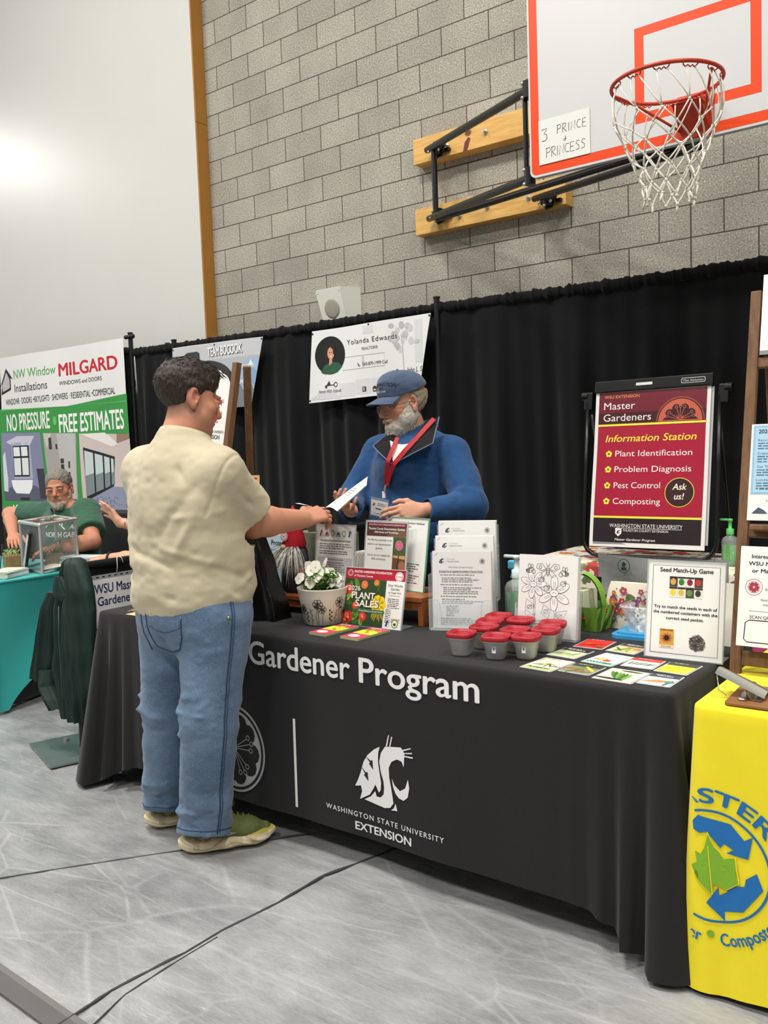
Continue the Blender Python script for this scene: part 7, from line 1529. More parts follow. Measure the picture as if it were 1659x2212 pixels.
# ---------- the standing man in a tan T-shirt, seen from behind
P1 = thing('person', 'standing man seen from behind in a tan T-shirt and blue jeans, handing over a leaflet', 'person', (-2.47, 2.05, 0)); O1 = np.array((-2.47, 2.05, 0))
F1 = Figure('#c78d72'); S = F1.S
Rs, Ls = v3(-2.268, 2.035, 1.345), v3(-2.685, 2.01, 1.355); Re, Rw = v3(-2.345, 2.225, 1.158), v3(-2.338, 2.478, 1.146); Le, Lw = v3(-2.72, 2.13, 1.12), v3(-2.60, 2.26, .99)
HF1 = rotz_frame((-2.482, 2.070, 1.598), (.36, .93, 0), 13, -4); WH = F1.head(HF1, 1.09, jaw=1.06, fat=1.12)
S.cone((-2.478, 2.06, 1.53), (-2.475, 2.025, 1.39), .070, .068, .03); S.cone(Ls, Rs, .055, .055, .04); S.ell((-2.47, 2.04, 1.2), (.19, .13, .24), .05); S.ell((-2.47, 2.05, 1.0), (.195, .16, .2), .05)
F1.arm(Rs, Re, Rw, .052, .056, .037, rb2=.054); F1.arm(Ls, Le, Lw, .052, .053, .036)
hd = unit(Rw-Re); F1.hand(Rw+hd*.012, (.08, .96, .16), (.55, -.15, .85), 1, ((.30, .85, .6), (.35, .9, .6), (.4, .95, .6), (.45, 1.0, .6)), .02, 1.04, (-.1, .75))
F1.hand(Lw, v3(.35, .05, -.9), (-.2, .95, .1), -1, ((.4, .6, .4),)*4, .05, 1.0, (.2, .3))
Rh, Lh = v3(-2.36, 2.035, .88), v3(-2.565, 2.03, .88); Rk, Lk = v3(-2.335, 1.985, .50), v3(-2.625, 2.025, .47); Ra, La = v3(-2.445, 2.0, .09), v3(-2.725, 2.065, .09)
Rk = v3(-2.375, 1.995, .50)
S.ell((-2.465, 2.035, .88), (.175, .14, .13), .04)
for h_, k_, a_ in ((Rh, Rk, Ra), (Lh, Lk, La)): S.cone(h_, k_, .085, .06, .03); S.cone(k_, a_, .058, .036, .03); S.cone(a_, a_+v3(.06, .1, -.05), .034, .025, .02)
def col1(L, C, hx):
    def mix(w, c):
        nonlocal C
        w = np.clip(w, 0, 1)[:, None]; C = C*(1-w)+np.array(hx(c))*w
    # faded sides and nape
    hh = (L[:, 1] < .03) & (np.abs(L[:, 0]) < .2) & (L[:, 2] < .12); dn = np.clip((L[:, 2]+.075)/.05, 0, 1)*np.clip((.028-L[:, 1])/.02, 0, 1); ear = np.exp(-(((L[:, 1]+.008)/.028)**2+((L[:, 2])/.038)**2)); mix(dn*(1-.95*ear)*.85, '#3a2c22')
    st = np.clip((-.035-L[:, 2])/.03, 0, 1)*np.clip((L[:, 1]-.0)/.03, 0, 1)*np.clip((L[:, 2]+.12)/.02, 0, 1); mix(st*.35, '#5a4638')
    br = np.exp(-(((np.abs(L[:, 0])-.034)/.02)**2+((L[:, 2]-.028)/.006)**2))*(L[:, 1] > .06); mix(br*.95, '#2f241c')
    return C
F1.mesh('body', .0034, P1, col1).data.transform(Matrix.Translation(-Vector(O1)))
R1 = F1.HM[0]
def reparent_local(ob, O): ob.data.transform(Matrix.Translation(-Vector(O)))
n0 = len(P1.children); eyes(P1, WH, R1, 1.09, iris='#4a3a2c')
V, N, L, hb = hair_cap('hair', P1, F1.HM, 1.09, [((0, -.014, .052), (.083, .104, .090)), ((0, .035, .095), (.062, .055, .042))], [((0, .10, -.01), (.09, .062, .072)), (((0, -.0, -.028), (0, .35, -1)), None), ((0.0, .045, -.02), (.2, .032, .062)), ((.09, -.008, -.012), (.03, .032, .045)), ((-.09, -.008, -.012), (.03, .032, .045))], MHAIR, noise=(.0035, 60), seed=2)
mb = MB(); rg = random.Random(1); R_, o_, s_ = F1.HM; sel = np.nonzero((L[:, 2] > .03))[0]; MH2 = [MHAIR, M('hair_brown', '#43332a', .5)]
for i in rg.sample(list(sel), min(1500, len(sel))):
    l = L[i]; fwd = R_ @ np.array((.15*l[0]*8, .8 if l[2] > .09 else -.2, .35 if l[2] > .09 else -.5)); t_ = fwd-N[i]*np.dot(fwd, N[i]); d = N[i]*.16+t_/max(np.linalg.norm(t_), .1); strands(mb, [V[i]], [d], .016 if l[2] < .1 else .024, .0024, MH2[i % 2], rg, sag=.2, curl=.3, segs=2)
for k in range(70):
    q = WH((rg.uniform(-.055, .055), .070+.015*rg.random(), .095+.02*rg.random())); strands(mb, [q], [R_ @ np.array((rg.uniform(-.4, .4), .8, -.1))], .026, .003, MH2[k % 2], rg, sag=.6, curl=.3, segs=3)
mb.build('hair_strands', P1)
# T-shirt
T = SDF()
T.cone(Ls+v3(.03, 0, .005), Rs+v3(-.03, 0, .005), .072, .072, .06); T.cone((-2.50, 2.03, 1.425), Ls+v3(.02, 0, .02), .062, .058, .05); T.cone((-2.45, 2.03, 1.425), Rs+v3(-.02, 0, .02), .062, .058, .05); T.ell((-2.475, 2.01, 1.24), (.232, .15, .20), .06); T.ell((-2.47, 2.045, 1.06), (.235, .19, .22), .07); T.ell((-2.47, 2.04, .93), (.240, .200, .17), .05)
T.cone((-2.478, 2.035, 1.46), (-2.475, 2.015, 1.37), .090, .12, .05)
rse = Rs+(Re-Rs)*.66; lse = Ls+(Le-Ls)*.7
T.cone(Rs+v3(-.025, -.005, -.005), rse+unit(Re-Rs)*.05, .080, .104, .04); T.cone(Ls+v3(.025, -.005, -.005), lse+unit(Le-Ls)*.05, .080, .098, .04)
T.plane(rse+unit(Re-Rs)*.012, unit(Re-Rs), .003, R=.135); T.cone(rse-unit(Re-Rs)*.02, rse+unit(Re-Rs)*.1, .076, .080, .003, sub=True); T.plane(lse, unit(Le-Ls), .003, R=.14); T.cone(lse-unit(Le-Ls)*.05, lse+unit(Le-Ls)*.1, .080, .082, .003, sub=True)
T.plane((-2.47, 2.05, .848), (.05, .06, -1), .003, R=.45)
T.plane((-2.478, 2.045, 1.487), (.0, .30, 1), .004, R=.13); T.cone((-2.478, 2.05, 1.43), (-2.478, 2.07, 1.56), .074, .079, .003, sub=True)
V, Q = T.mesh(.0055); z = V[:, 2]; mk = np.clip((1.28-z)/.25, .12, 1)*np.clip((z-.85)/.05, .15, 1)
segs = [((-2.30, 1.93, 1.30), (-2.42, 1.86, 1.14), .018, -.013), ((-2.29, 1.95, 1.26), (-2.36, 1.86, 1.06), .015, .010), ((-2.24, 2.0, 1.22), (-2.36, 1.87, 1.20), .013, .010), ((-2.62, 1.87, 1.10), (-2.36, 1.86, 1.04), .014, -.012), ((-2.64, 1.88, 1.04), (-2.30, 1.92, .96), .013, .012), ((-2.62, 1.88, .985), (-2.36, 1.86, .93), .012, -.012), ((-2.58, 1.86, .94), (-2.30, 1.92, .905), .012, .009), ((-2.40, 1.86, 1.10), (-2.27, 1.95, 1.05), .014, .012), ((-2.26, 1.96, 1.03), (-2.23, 2.1, .97), .014, -.012), ((-2.25, 1.98, .93), (-2.24, 2.14, 1.0), .012, .010), ((-2.52, 1.87, 1.36), (-2.46, 1.86, 1.16), .02, .006), ((-2.66, 1.92, 1.2), (-2.56, 1.86, 1.0), .014, .010), ((-2.38, 1.90, 1.40), (-2.30, 1.94, 1.24), .012, -.009),
        ((-2.22, 2.02, 1.33), (-2.26, 2.12, 1.24), .014, .007), ((-2.20, 2.04, 1.28), (-2.25, 2.16, 1.20), .012, -.006), ((-2.68, 1.90, 1.02), (-2.5, 1.865, .915), .012, .010), ((-2.29, 1.93, 1.0), (-2.22, 2.05, .9), .012, .010)]
V = wrinkle(V, Q, segs, .010, (6.5, 6.5, 19), 4, mk, .0016, (34, 34, 50))
# sleeve seams and hems as shallow grooves
for p, nrm, rr in ((Rs+v3(.018, -.01, -.02), unit(v3(.75, .25, -.3)), .15),):
    dd = (V-p) @ nrm; near = np.linalg.norm(V-p, axis=1) < rr; Nn = vnormals(V, Q); V = V-Nn*(.004*np.exp(-(dd/.005)**2)*near)[:, None]
MTS = M('tan_cotton', '#beb397', .85, sheen=.15, var=.06, vs=8, bump=.25, bs=420, bdist=.001)
np_mesh('t_shirt', V-O1, Q, MTS, P1)
SV, SQ = V, Q
mb = MB(); pts = []; ds = []
for i in range(41):
    a = 2*pi*i/40; pts.append((-2.47+.5*cos(a), 2.05+.5*sin(a), .864+.05*.23*cos(a)+.06*.19*sin(a))); ds.append((-cos(a), -sin(a), 0))
p = on_surface(V, Q, pts, ds, .0004); mb.tube([Vector(q)-Vector(O1) for q in p], .0016, M('shirt_stitch', '#a89a7c', .9), 5); mb.build('hem_stitch', P1)
mb = MB(); cpts = [( -2.478+.082*cos(2*pi*i/40), 2.047+.080*sin(2*pi*i/40), 1.483-.30*.080*sin(2*pi*i/40)) for i in range(40)]; mb.tube([Vector(q)-Vector(O1) for q in cpts], .0085, MTS, 8, closed=True); mb.build('collar_band', P1)
# jeans
J = SDF(); J.ell((-2.462, 2.035, .90), (.212, .17, .17), .05); J.ell((-2.462, 2.0, .84), (.19, .14, .13), .05)
Rkj, Lkj = v3(-2.35, 1.985, .50), v3(-2.62, 2.02, .48); Raj, Laj = v3(-2.432, 2.0, .075), v3(-2.712, 2.06, .075)
J.cone(v3(-2.345, 2.03, .84), Rkj, .128, .098, .04); J.cone(v3(-2.58, 2.03, .84), Lkj, .125, .095, .04)
J.cone(Rkj, Raj, .096, .095, .03); J.cone(Lkj, Laj, .093, .092, .03)
J.plane((-2.46, 2.03, 1.02), (0, 0, 1), .003); J.plane(Raj-v3(0, 0, .012), (.1, -.25, -1), .003, R=.13); J.plane(Laj-v3(0, 0, .012), (.1, -.25, -1), .003, R=.13)
for a_ in (Raj, Laj): J.cone(a_+v3(0, 0, .02), a_-v3(0, 0, .1), .080, .083, .003, sub=True)
V, Q = J.mesh(.0055); z = V[:, 2]
mk = .35+.9*np.exp(-((z-.50)/.13)**2)+2.0*np.exp(-((z-.13)/.08)**2)
segs = [((-2.44, 1.9, .55), (-2.27, 1.93, .49), .014, .010), ((-2.43, 1.89, .50), (-2.29, 1.92, .46), .012, -.009), ((-2.42, 1.89, .58), (-2.30, 1.9, .60), .016, .008), ((-2.70, 1.93, .50), (-2.55, 1.93, .47), .013, .010), ((-2.68, 1.93, .44), (-2.56, 1.95, .42), .013, -.009), ((-2.50, 1.90, .18), (-2.38, 1.93, .14), .013, .014), ((-2.5, 1.92, .12), (-2.36, 1.93, .16), .012, -.012), ((-2.78, 1.98, .17), (-2.65, 1.98, .14), .013, .014), ((-2.46, 1.88, .80), (-2.40, 1.87, .70), .016, -.010), ((-2.52, 1.88, .76), (-2.36, 1.88, .70), .02, .008), ((-2.25, 1.99, .62), (-2.30, 1.9, .56), .013, .008)]
rgj = random.Random(12)
for cx_, cy_, zs in ((-2.39, 1.92, (.56, .52, .475, .43, .20, .165, .13, .10)), (-2.66, 1.96, (.55, .50, .46, .42, .19, .155, .12))):
    for z_ in zs:
        for q_ in range(2): x_ = cx_+rgj.uniform(-.05, .05)-(.04 if z_ < .3 else 0); segs.append(((x_-.07, cy_+rgj.uniform(-.03, .05), z_+rgj.uniform(-.02, .02)), (x_+.07, cy_+rgj.uniform(-.03, .06), z_+rgj.uniform(-.025, .025)), rgj.uniform(.007, .011), rgj.choice((-1, 1))*rgj.uniform(.006, .011)))
V = wrinkle(V, Q, segs, .007, (7, 7, 20), 9, mk, .0013, (40, 40, 60))
def denim():
    m = bpy.data.materials.new('denim'); m.use_nodes = True; nt = m.node_tree; b = nt.nodes['Principled BSDF']; L = nt.links.new; tc = _n(nt, 'ShaderNodeTexCoord')
    n1 = _n(nt, 'ShaderNodeTexNoise'); n1.inputs['Scale'].default_value = 5; n1.inputs['Detail'].default_value = 6; L(tc.outputs['Object'], n1.inputs['Vector'])
    mp = _n(nt, 'ShaderNodeMapping'); mp.inputs['Scale'].default_value = (1, 1, .15); L(tc.outputs['Object'], mp.inputs[0]); n2 = _n(nt, 'ShaderNodeTexNoise'); n2.inputs['Scale'].default_value = 800; n2.inputs['Detail'].default_value = 2; L(mp.outputs[0], n2.inputs['Vector'])
    ad = _n(nt, 'ShaderNodeMath', operation='MULTIPLY_ADD'); L(n2.outputs[0], ad.inputs[0]); ad.inputs[1].default_value = .55; ml = _n(nt, 'ShaderNodeMath', operation='MULTIPLY'); L(n1.outputs[0], ml.inputs[0]); ml.inputs[1].default_value = .6; L(ml.outputs[0], ad.inputs[2])
    r = _n(nt, 'ShaderNodeValToRGB'); L(ad.outputs[0], r.inputs[0]); e = r.color_ramp.elements; e[0].position = .38; e[0].color = (*hx('#2f4661'), 1); e[1].position = .76; e[1].color = (*hx('#748da8'), 1)
    L(r.outputs[0], b.inputs['Base Color']); b.inputs['Roughness'].default_value = .85; b.inputs['Sheen Weight'].default_value = .15
    bp = _n(nt, 'ShaderNodeBump'); bp.inputs['Strength'].default_value = .25; bp.inputs['Distance'].default_value = .001; L(n2.outputs[0], bp.inputs['Height']); L(bp.outputs[0], b.inputs['Normal']); return m
MDEN = denim(); np_mesh('jeans', V-O1, Q, MDEN, P1)
MSTI = M('denim_seam', '#2c4260', .85); MSTL = M('denim_thread', '#9fb2c4', .8)
def seam_on(name, pts, ds, mats, w, off=.0005):
    p = on_surface(V, Q, pts, ds, off)
    if len(p) < 3: return
    for nm, dx, m_, r in mats:
        mb = MB(); mb.tube([q-Vector(O1)+Vector(dx) for q in p], r, m_, 5); mb.build(nm, P1)
side = []; sd = []
for i in range(60):
    t = i/59; zz = .93-.84*t; c = v3(-2.345, 2.03, .84)*(1-min(1, (.93-zz)/.43))+Rkj*min(1, (.93-zz)/.43) if zz > .5 else Rkj*(1-(.5-zz)/.425)+Raj*(.5-zz)/.425
    d = unit(v3(-.97, .22, 0)); side.append(c-d*.4+v3(0, 0, zz-c[2])); sd.append(d)
seam_on('side_seam', side, sd, [('side_seam', (0, 0, 0), MSTI, .0028), ('seam_thread', (-.006, -.007, 0), MSTL, .0011), ('seam_thread', (.004, .008, 0), MSTI, .0012)], .01)
pk_ = []
for x, z_ in ((-2.505, .875), (-2.50, .80), (-2.487, .755), (-2.435, .735), (-2.375, .755), (-2.352, .80), (-2.345, .875)):
    pk_.append((x, z_))
pp = []; 
for i in range(len(pk_)-1):
    for k in range(8): t = k/8; pp.append((pk_[i][0]*(1-t)+pk_[i+1][0]*t, 1.6, pk_[i][1]*(1-t)+pk_[i+1][1]*t))
seam_on('back_pocket', pp, [(0, 1, 0)]*len(pp), [('back_pocket', (0, 0, 0), MSTI, .0028), ('pocket_thread', (.0, 0, .007), MSTL, .001)], .01)
seam_on('pocket_stitch', [(-2.49+.14*i/20, 1.6, .835-.02*sin(pi*i/20)*(1 if i < 99 else 0)) for i in range(21)], [(0, 1, 0)]*21, [('pocket_stitch', (0, 0, 0), MSTI, .0012)], .01)
seam_on('seat_seam', [(-2.535-.02*i/20, 1.6, .93-.2*i/20) for i in range(21)], [(0, 1, 0)]*21, [('seat_seam', (0, 0, 0), MSTI, .0025)], .01)
for a_ in (Raj, Laj):
    pts = []; ds = []
    for i in range(33): q = 2*pi*i/32; pts.append((a_[0]+.2*cos(q), a_[1]+.2*sin(q), a_[2]+.012+.1*.09*cos(q)-.25*.09*sin(q))); ds.append((-cos(q), -sin(q), 0))
    seam_on('cuff_hem', pts, ds, [('cuff_hem', (0, 0, 0), MSTI, .0018)], .01)
mb = MB(); q = on_surface(V, Q, [(-2.0, 1.93, .862)], [(-.97, .22, 0)], .001)
if q: mb.ball(q[0]-Vector(O1), .006, M('brass_rivet', '#b59a6a', .35, metal=.7), 10); mb.build('rivet', P1)
# shoes
def shoe(x, y, yaw, up, parent, O, name='shoe'):
    S = SDF(); G = SDF()
    # local: +y toe
    G.cone((0, .03, .022), (0, .13, .020), .050, .046, .02, flat=.55, fv=(0, 0, 1)); G.cone((0, .12, .020), (.006, .235, .026), .047, .052, .02, flat=.5, fv=(0, 0, 1)); G.cone((.006, .225, .026), (.0, .285, .034), .05, .028, .02, flat=.5, fv=(0, 0, 1)); G.cone((0, .0, .030), (0, .05, .026), .038, .048, .02, flat=.7, fv=(0, 0, 1)); G.plane((0, .1, .001), (0, 0, -1), .002); G.ell((0, -.035, -.005), (.06, .03, .018), .01, sub=True); G.ell((0, .32, -.006), (.07, .06, .022), .012, sub=True)
    S.cone((0, .03, .075), (0, .12, .072), .040, .040, .03, flat=1.1, fv=(0, 0, 1)); S.cone((0, .12, .074), (.004, .21, .058), .042, .044, .03, flat=.85, fv=(0, 0, 1)); S.cone((.004, .20, .052), (0, .268, .046), .044, .026, .02, flat=.72, fv=(0, 0, 1)); S.cone((0, .035, .09), (0, .10, .11), .036, .036, .02); S.plane((0, .1, .034), (0, 0, -1), .003); S.plane((0, .06, .128), (0, -.2, 1), .003); S.ell((0, .06, .14), (.03, .05, .05), .005, sub=True)
    sh = thing(name, None, None); sh.parent = parent; del_ = sh; sh.location = (x-O[0], y-O[1], 0); sh.rotation_euler = (0, 0, yaw)
    V, Q = S.mesh(.0035); np_mesh('upper', V, Q, M('shoe_green', up, .75, var=.1, vs=40, bump=.3, bs=600), sh)
    V, Q = G.mesh(.0035); N = vnormals(V, Q); V = V+N*(.0022*np.sin(V[:, 2]*260+3*np.sin(V[:, 1]*28))*(np.abs(N[:, 2]) < .6))[:, None]; c = np.tile(np.array(hx('#d9cbaa')), (len(V), 1)); w = (np.clip(np.sin(V[:, 2]*230+4*np.sin(V[:, 1]*30)), 0, 1)**3*.6+.3*(vnoise(V*45) > .15))[:, None]; c = c*(1-w)+np.array(hx('#8f734a'))*w; w2 = (np.clip((V[:, 2]-.040)/.006, 0, 1)*np.clip((V[:, 1]-.08)/.03, 0, 1))[:, None]; c = c*(1-w2)+np.array(hx('#a8a33a'))*w2
    np_mesh('sole', V, Q, M('shoe_foam', '#d9cbaa', .7, attr='tint'), sh, c)
    mb = MB(); ML_ = M('shoe_lace', '#6a6a3c', .8)
    for k in range(4): y0 = .150+.019*k; zz = .113-.0065*k; mb.tube([(-.026, y0, zz-.012), (0, y0+.006, zz+.004), (.026, y0+.016, zz-.014)], .003, ML_, 6); mb.tube([(.026, y0, zz-.012), (0, y0+.008, zz+.006), (-.026, y0+.016, zz-.014)], .003, ML_, 6)
    mb.build('laces', sh)
    mb = MB(); MW_ = M('shoe_mark', '#dfe3d8', .5); mb.tube([(.0435, .10, .062), (.0465, .125, .068), (.046, .13, .06), (.047, .165, .058), (.046, .13, .052), (.0455, .12, .056), (.0435, .10, .062)], .0012, MW_, 5); mb.build('side_mark', sh)
shoe(-2.475, 1.965, rad(-36), '#5b6334', P1, O1); shoe(-2.755, 2.03, rad(-30), '#4a5230', P1, O1)
for o in P1.children:
    if o.name.split('.')[0] in ('eye', 'hair', 'hair_strands'): reparent_local(o, O1)
# the leaflet between the two men
lf = thing('leaflet', 'white folded leaflet passed between the two men above the table', 'leaflet', (-2.40, 2.66, 1.17))
mb = MB(); A, B, C_, D_ = Vector((-.03, .02, .006)), Vector((.075, .16, .125)), Vector((.0, .27, .10)), Vector((-.075, .14, -.018))
A, B, C_, D_ = [Vector(p)-Vector((-2.40, 2.66, 1.17)) for p in ((-2.405, 2.69, 1.175), (-2.314, 2.86, 1.293), (-2.219, 2.73, 1.264), (-2.283, 2.62, 1.168))]
mb.grid(lambda u, v: A*(1-u)*(1-v)+D_*u*(1-v)+B*(1-u)*v+C_*u*v+Vector((0, 0, .008*sin(pi*u))), 10, 10, MPAP); mb.grid(lambda u, v: A*(1-u)*(1-v)+D_*u*(1-v)+B*(1-u)*v+C_*u*v+Vector((.001, .001, .008*sin(pi*u)-.002)), 10, 10, MPAP, flip=True); mb.build('page', lf)
mb = MB(); mb.grid(lambda u, v: Vector((.062, -.045, .008))*(1-u)*(1-v)+Vector((-.03, .09, -.016))*u*(1-v)+Vector((-.06, -.09, .030))*(1-u)*v+Vector((-.14, .02, .022))*u*v, 8, 8, MPAP); mb.build('page', lf)
mb = MB(); nrm = (B-A).cross(D_-A).normalized(); nrm = -nrm if nrm.z < 0 else nrm; mb.z0 = 0; mb.para(-.03, .03, .06, 4, .014, .007, '#9a9a9e', 1, 2); c_ = (A+B+C_+D_)/4+nrm*.010; e1 = (A-D_).normalized(); e2 = (B-A).normalized(); mb.v = [tuple(c_+e1*x+e2*y) for x, y, z in mb.v]; mb.build('print', lf)
# ---------- the bearded man behind the table
P2 = thing('person', 'bearded man in a blue fleece and cap standing behind the table', 'person', (-2.43, 3.33, 0)); O2 = np.array((-2.43, 3.33, 0))
F2 = Figure('#cf9a80'); S = F2.S
HF2 = rotz_frame((-2.425, 3.27, 1.602), (-.42, -.9, 0), 12, 0); WB = F2.head(HF2, 1.08, jaw=1.02, mouth=.6, fat=1.05)
Ls2, Rs2 = v3(-2.195, 3.32, 1.362), v3(-2.645, 3.365, 1.372); Le2, Lw2 = v3(-2.055, 3.24, 1.14), v3(-2.155, 3.02, 1.142); Re2, Rw2 = v3(-2.70, 3.22, 1.17), v3(-2.525, 2.99, 1.135)
S.cone((-2.425, 3.31, 1.53), (-2.425, 3.34, 1.40), .062, .075, .03); S.cone(Ls2, Rs2, .065, .065, .04); S.ell((-2.43, 3.33, 1.2), (.18, .125, .25), .05); S.ell((-2.43, 3.33, .98), (.18, .14, .2), .05)
F2.arm(Ls2, Le2, Lw2, .056, .046, .03); F2.arm(Rs2, Re2, Rw2, .056, .046, .03)
for x in (-2.53, -2.33): S.cone((x, 3.34, .9), (x, 3.35, .48), .085, .06, .03); S.cone((x, 3.35, .48), (x, 3.38, .09), .058, .038, .03); S.cone((x, 3.38, .05), (x-.04, 3.22, .03), .04, .028, .02)
F2.hand(Lw2+v3(-.005, -.012, 0), (-.42, -.90, -.05), (.80, -.42, .42), -1, ((.35, .5, .3), (.4, .55, .3), (.45, .55, .3), (.55, .6, .3)), .03, .95, (.1, .45))
F2.hand(Rw2, (.42, -.86, .22), (-.35, -.25, -.9), 1, ((.35, .6, .4), (.4, .6, .4), (.45, .6, .4), (.5, .6, .4)), .08, 1.02, (.3, .3))
def col2(L, C, hx):
    br = np.exp(-(((np.abs(L[:, 0])-.034)/.02)**2+((L[:, 2]-.027)/.005)**2))*(L[:, 1] > .06); w = (.5*br)[:, None]; return C*(1-w)+np.array(hx('#a8917c'))*w
F2.mesh('body', .0034, P2, col2); R2 = F2.HM[0]; eyes(P2, WB, R2, 1.08, (0, 1, -.35), '#5a6f7a')
mb = MB(); rg = random.Random(8)
for x in (-1, 1):
    for k in range(70): t = rg.uniform(-1, 1); strands(mb, [WB((x*(.033+.021*t), .095-.006*max(0, t), .027-.004*t*t+rg.uniform(-.003, .003)))], [HF2.to_3x3() @ Vector((x*.8, .35, .1))], .012, .0018, M('brow_white', '#b7aa98', .7), rg, segs=2)
mb.build('eyebrows', P2)
MBE = M('beard_grey', '#cfc8bb', .75, col2='#a89f90', vs=90); MHG = M('hair_grey', '#a99c8a', .65, col2='#8a7d6b', vs=120, stretch=(1, 1, .3), bump=.5, bs=200)
def beard(name, parent, HM, sc, prims, cuts, mats, n, ln, seed=1, h=.004, wd=.0022, sag=.6):
    V, N, L, ob = hair_cap(name, parent, HM, sc, prims, cuts, mats[0], h, (.0025, 70), seed=seed)
    mb = MB(); rg = random.Random(seed); R, o, s_ = HM; sel = [i for i in range(len(V)) if L[i, 1] > -.01]
    for k in range(n):
        i = rg.choice(sel); dn = R @ np.array((L[i, 0]*3, .25, -.9)); t_ = dn-N[i]*np.dot(dn, N[i]); d = N[i]*.30+t_; strands(mb, [V[i]-N[i]*.003], [d], ln*(1.25 if L[i, 2] < -.08 else .7), wd, mats[k % len(mats)], rg, sag=sag, curl=.35, segs=3)
    mb.build(name+'_strands', parent)
beard('beard', P2, F2.HM, 1.08, [((0, .045, -.085), (.060, .055, .052)), ((.052, .022, -.055), (.028, .046, .044)), ((-.052, .022, -.055), (.028, .046, .044)), ((.063, .002, -.035), (.019, .032, .044)), ((-.063, .002, -.035), (.019, .032, .044)), ((.068, .0, .0), (.013, .012, .02)), ((-.068, .0, .0), (.013, .012, .02)), ((0, .088, -.049), (.032, .018, .009)), ((0, .075, -.125), (.036, .03, .03))], [((0, .108, -.061), (.017, .03, .0075)), ((0, .12, -.02), (.06, .05, .024))], [MBE, M('beard_light', '#e0dace', .7), M('beard_mid', '#bab1a2', .7)], 3600, .020, 3, wd=.0019, sag=.9)
V, N, L, ob = hair_cap('hair', P2, F2.HM, 1.08, [((0, -.018, .03), (.082, .102, .085))], [(((0, 0, .055), (0, -.1, 1)), None), (((0, .012, 0), (0, 1, .1)), None), (((0, 0, -.055), (0, .1, -1)), None), ((.092, -.004, -.004), (.03, .034, .042)), ((-.092, -.004, -.004), (.03, .034, .042))], MHG, seed=5)
# cap
S = SDF(); R_, o_, s_ = F2.HM; Wc = lambda p: o_+R_ @ (np.array(p, float)*s_)
S.ell(Wc((0, -.010, .058)), np.array((.091, .112, .084))*s_, .02, R_); S.ell(Wc((0, .03, .09)), np.array((.075, .06, .056))*s_, .02, R_); S.plane(Wc((0, 0, .046)), R_ @ v3(0, -.12, -1), .004, R=.4); S.ell(Wc((0, -.010, .045)), np.array((.083, .104, .07))*s_, .004, R_, sub=True)
V, Q = S.mesh(.004); V = wrinkle(V, Q, [], .002, (25, 25, 40), 3, None, .0008, (120, 120, 120)); MCAP = M('cap_blue', '#3f4f68', .85, sheen=.2, var=.1, vs=40, bump=.3, bs=500); np_mesh('cap', V, Q, MCAP, P2)
capm = P2.children[-1] if 0 else [c for c in P2.children if c.name.startswith('cap')][0]
mb = MB(); mb.T = HF2
def brim(u, v, dz=0): a = (u-.5)*2.25; r = .108+.0*v; x = sin(a)*(.088+.006*v); y = .075*cos(a)+.012+v*.072*(cos(a)**.5 if cos(a) > 0 else 0); return (x*s_, y*s_, (.048-.012*v-.55*abs(x)**2*4.2+dz+.006*(1-v))*s_)
mb.grid(lambda u, v: brim(u, v), 24, 6, MCAP); mb.grid(lambda u, v: brim(u, v, -.004), 24, 6, MCAP, flip=True); mb.tube([brim(i/24, 1, -.002) for i in range(25)], .0028, MCAP, 6); mb.tube([brim(i/24, 0, -.001) for i in range(25)], .003, MCAP, 6); mb.build('cap_brim', P2)
mb = MB(); mb.ball(Wc((0, -.008, .143)), .008, MCAP, 10); mb.build('cap_button', P2)
tm = MB(); tm.L = .0004; tm.text('WASHINGTON', 0, 0, .0145, M('cap_navy', '#1c2636', .8), w=.105, al='c', bold=.03, arc=(0, -.055, .095, pi/2, 1), l=1); tm.text('DC', 0, .022, .012, MATS['cap_navy'], al='c', bold=.03, w=.022); tm.text('EST. 1790', 0, .007, .008, flat('#c9ccd2'), al='c', bold=.03, w=.042); tm.tess(.012)
bv = BVHTree.FromPolygons([Vector(v) for v in V.tolist()], Q.tolist()); out = []
for x, z_, l in tm.v:
    x = -x*1.15-.022
    d = Vector(R_ @ v3(0, -1, -.12)); p = Vector(Wc((x/s_, .22, .078+z_/s_*.95))); h = bv.ray_cast(p, d); out.append(tuple((h[0]-d*(.0012+l)) if h[0] is not None else p+d*.13))
mb = MB(); mb.mats = tm.mats; mb.v = out; mb.f = tm.f; mb.m = tm.m; mb.sm = tm.sm; mb.build('cap_lettering', P2)
# glasses
mb = MB(); mb.T = HF2; MGL = M('clear_frame', '#b8a890', .3, alpha=.75)
for x in (-1, 1):
    P = [((x*.0345+.0245*cos(a)*(1 if abs(cos(a)) < .8 else 1), .1035-.012*abs(cos(a))*(x*cos(a) > 0)+.0, -.002+.0185*sin(a))) for a in [2*pi*k/28 for k in range(28)]]
    mb.tube([Vector(p)*s_ for p in P], .0020, MGL, 6, closed=True); mb.tube([Vector(p)*s_ for p in ((x*.059, .098, .006), (x*.076, .07, .009), (x*.084, .0, .010), (x*.083, -.025, .0))], .0020, M('temple_brown', '#6a5646', .4), 6)
mb.tube([Vector(p)*s_ for p in ((-.010, .105, .002), (0, .109, .005), (.010, .105, .002))], .0020, MGL, 6); mb.build('glasses', P2)
mb = MB(); mb.T = HF2
for x in (-1, 1): mb.poly([((x*.0345+.0235*cos(a))*s_, (-.002+.0175*sin(a))*s_) for a in [2*pi*k/20 for k in range(20)]], M('lens', '#dfe8ea', .03, alpha=.08), 0)
mb.v = [tuple(HF2 @ Vector((q.x, .1005*s_, q.y))) for q in [HF2.inverted() @ Vector(v) for v in mb.v]]; mb.build('lenses', P2)
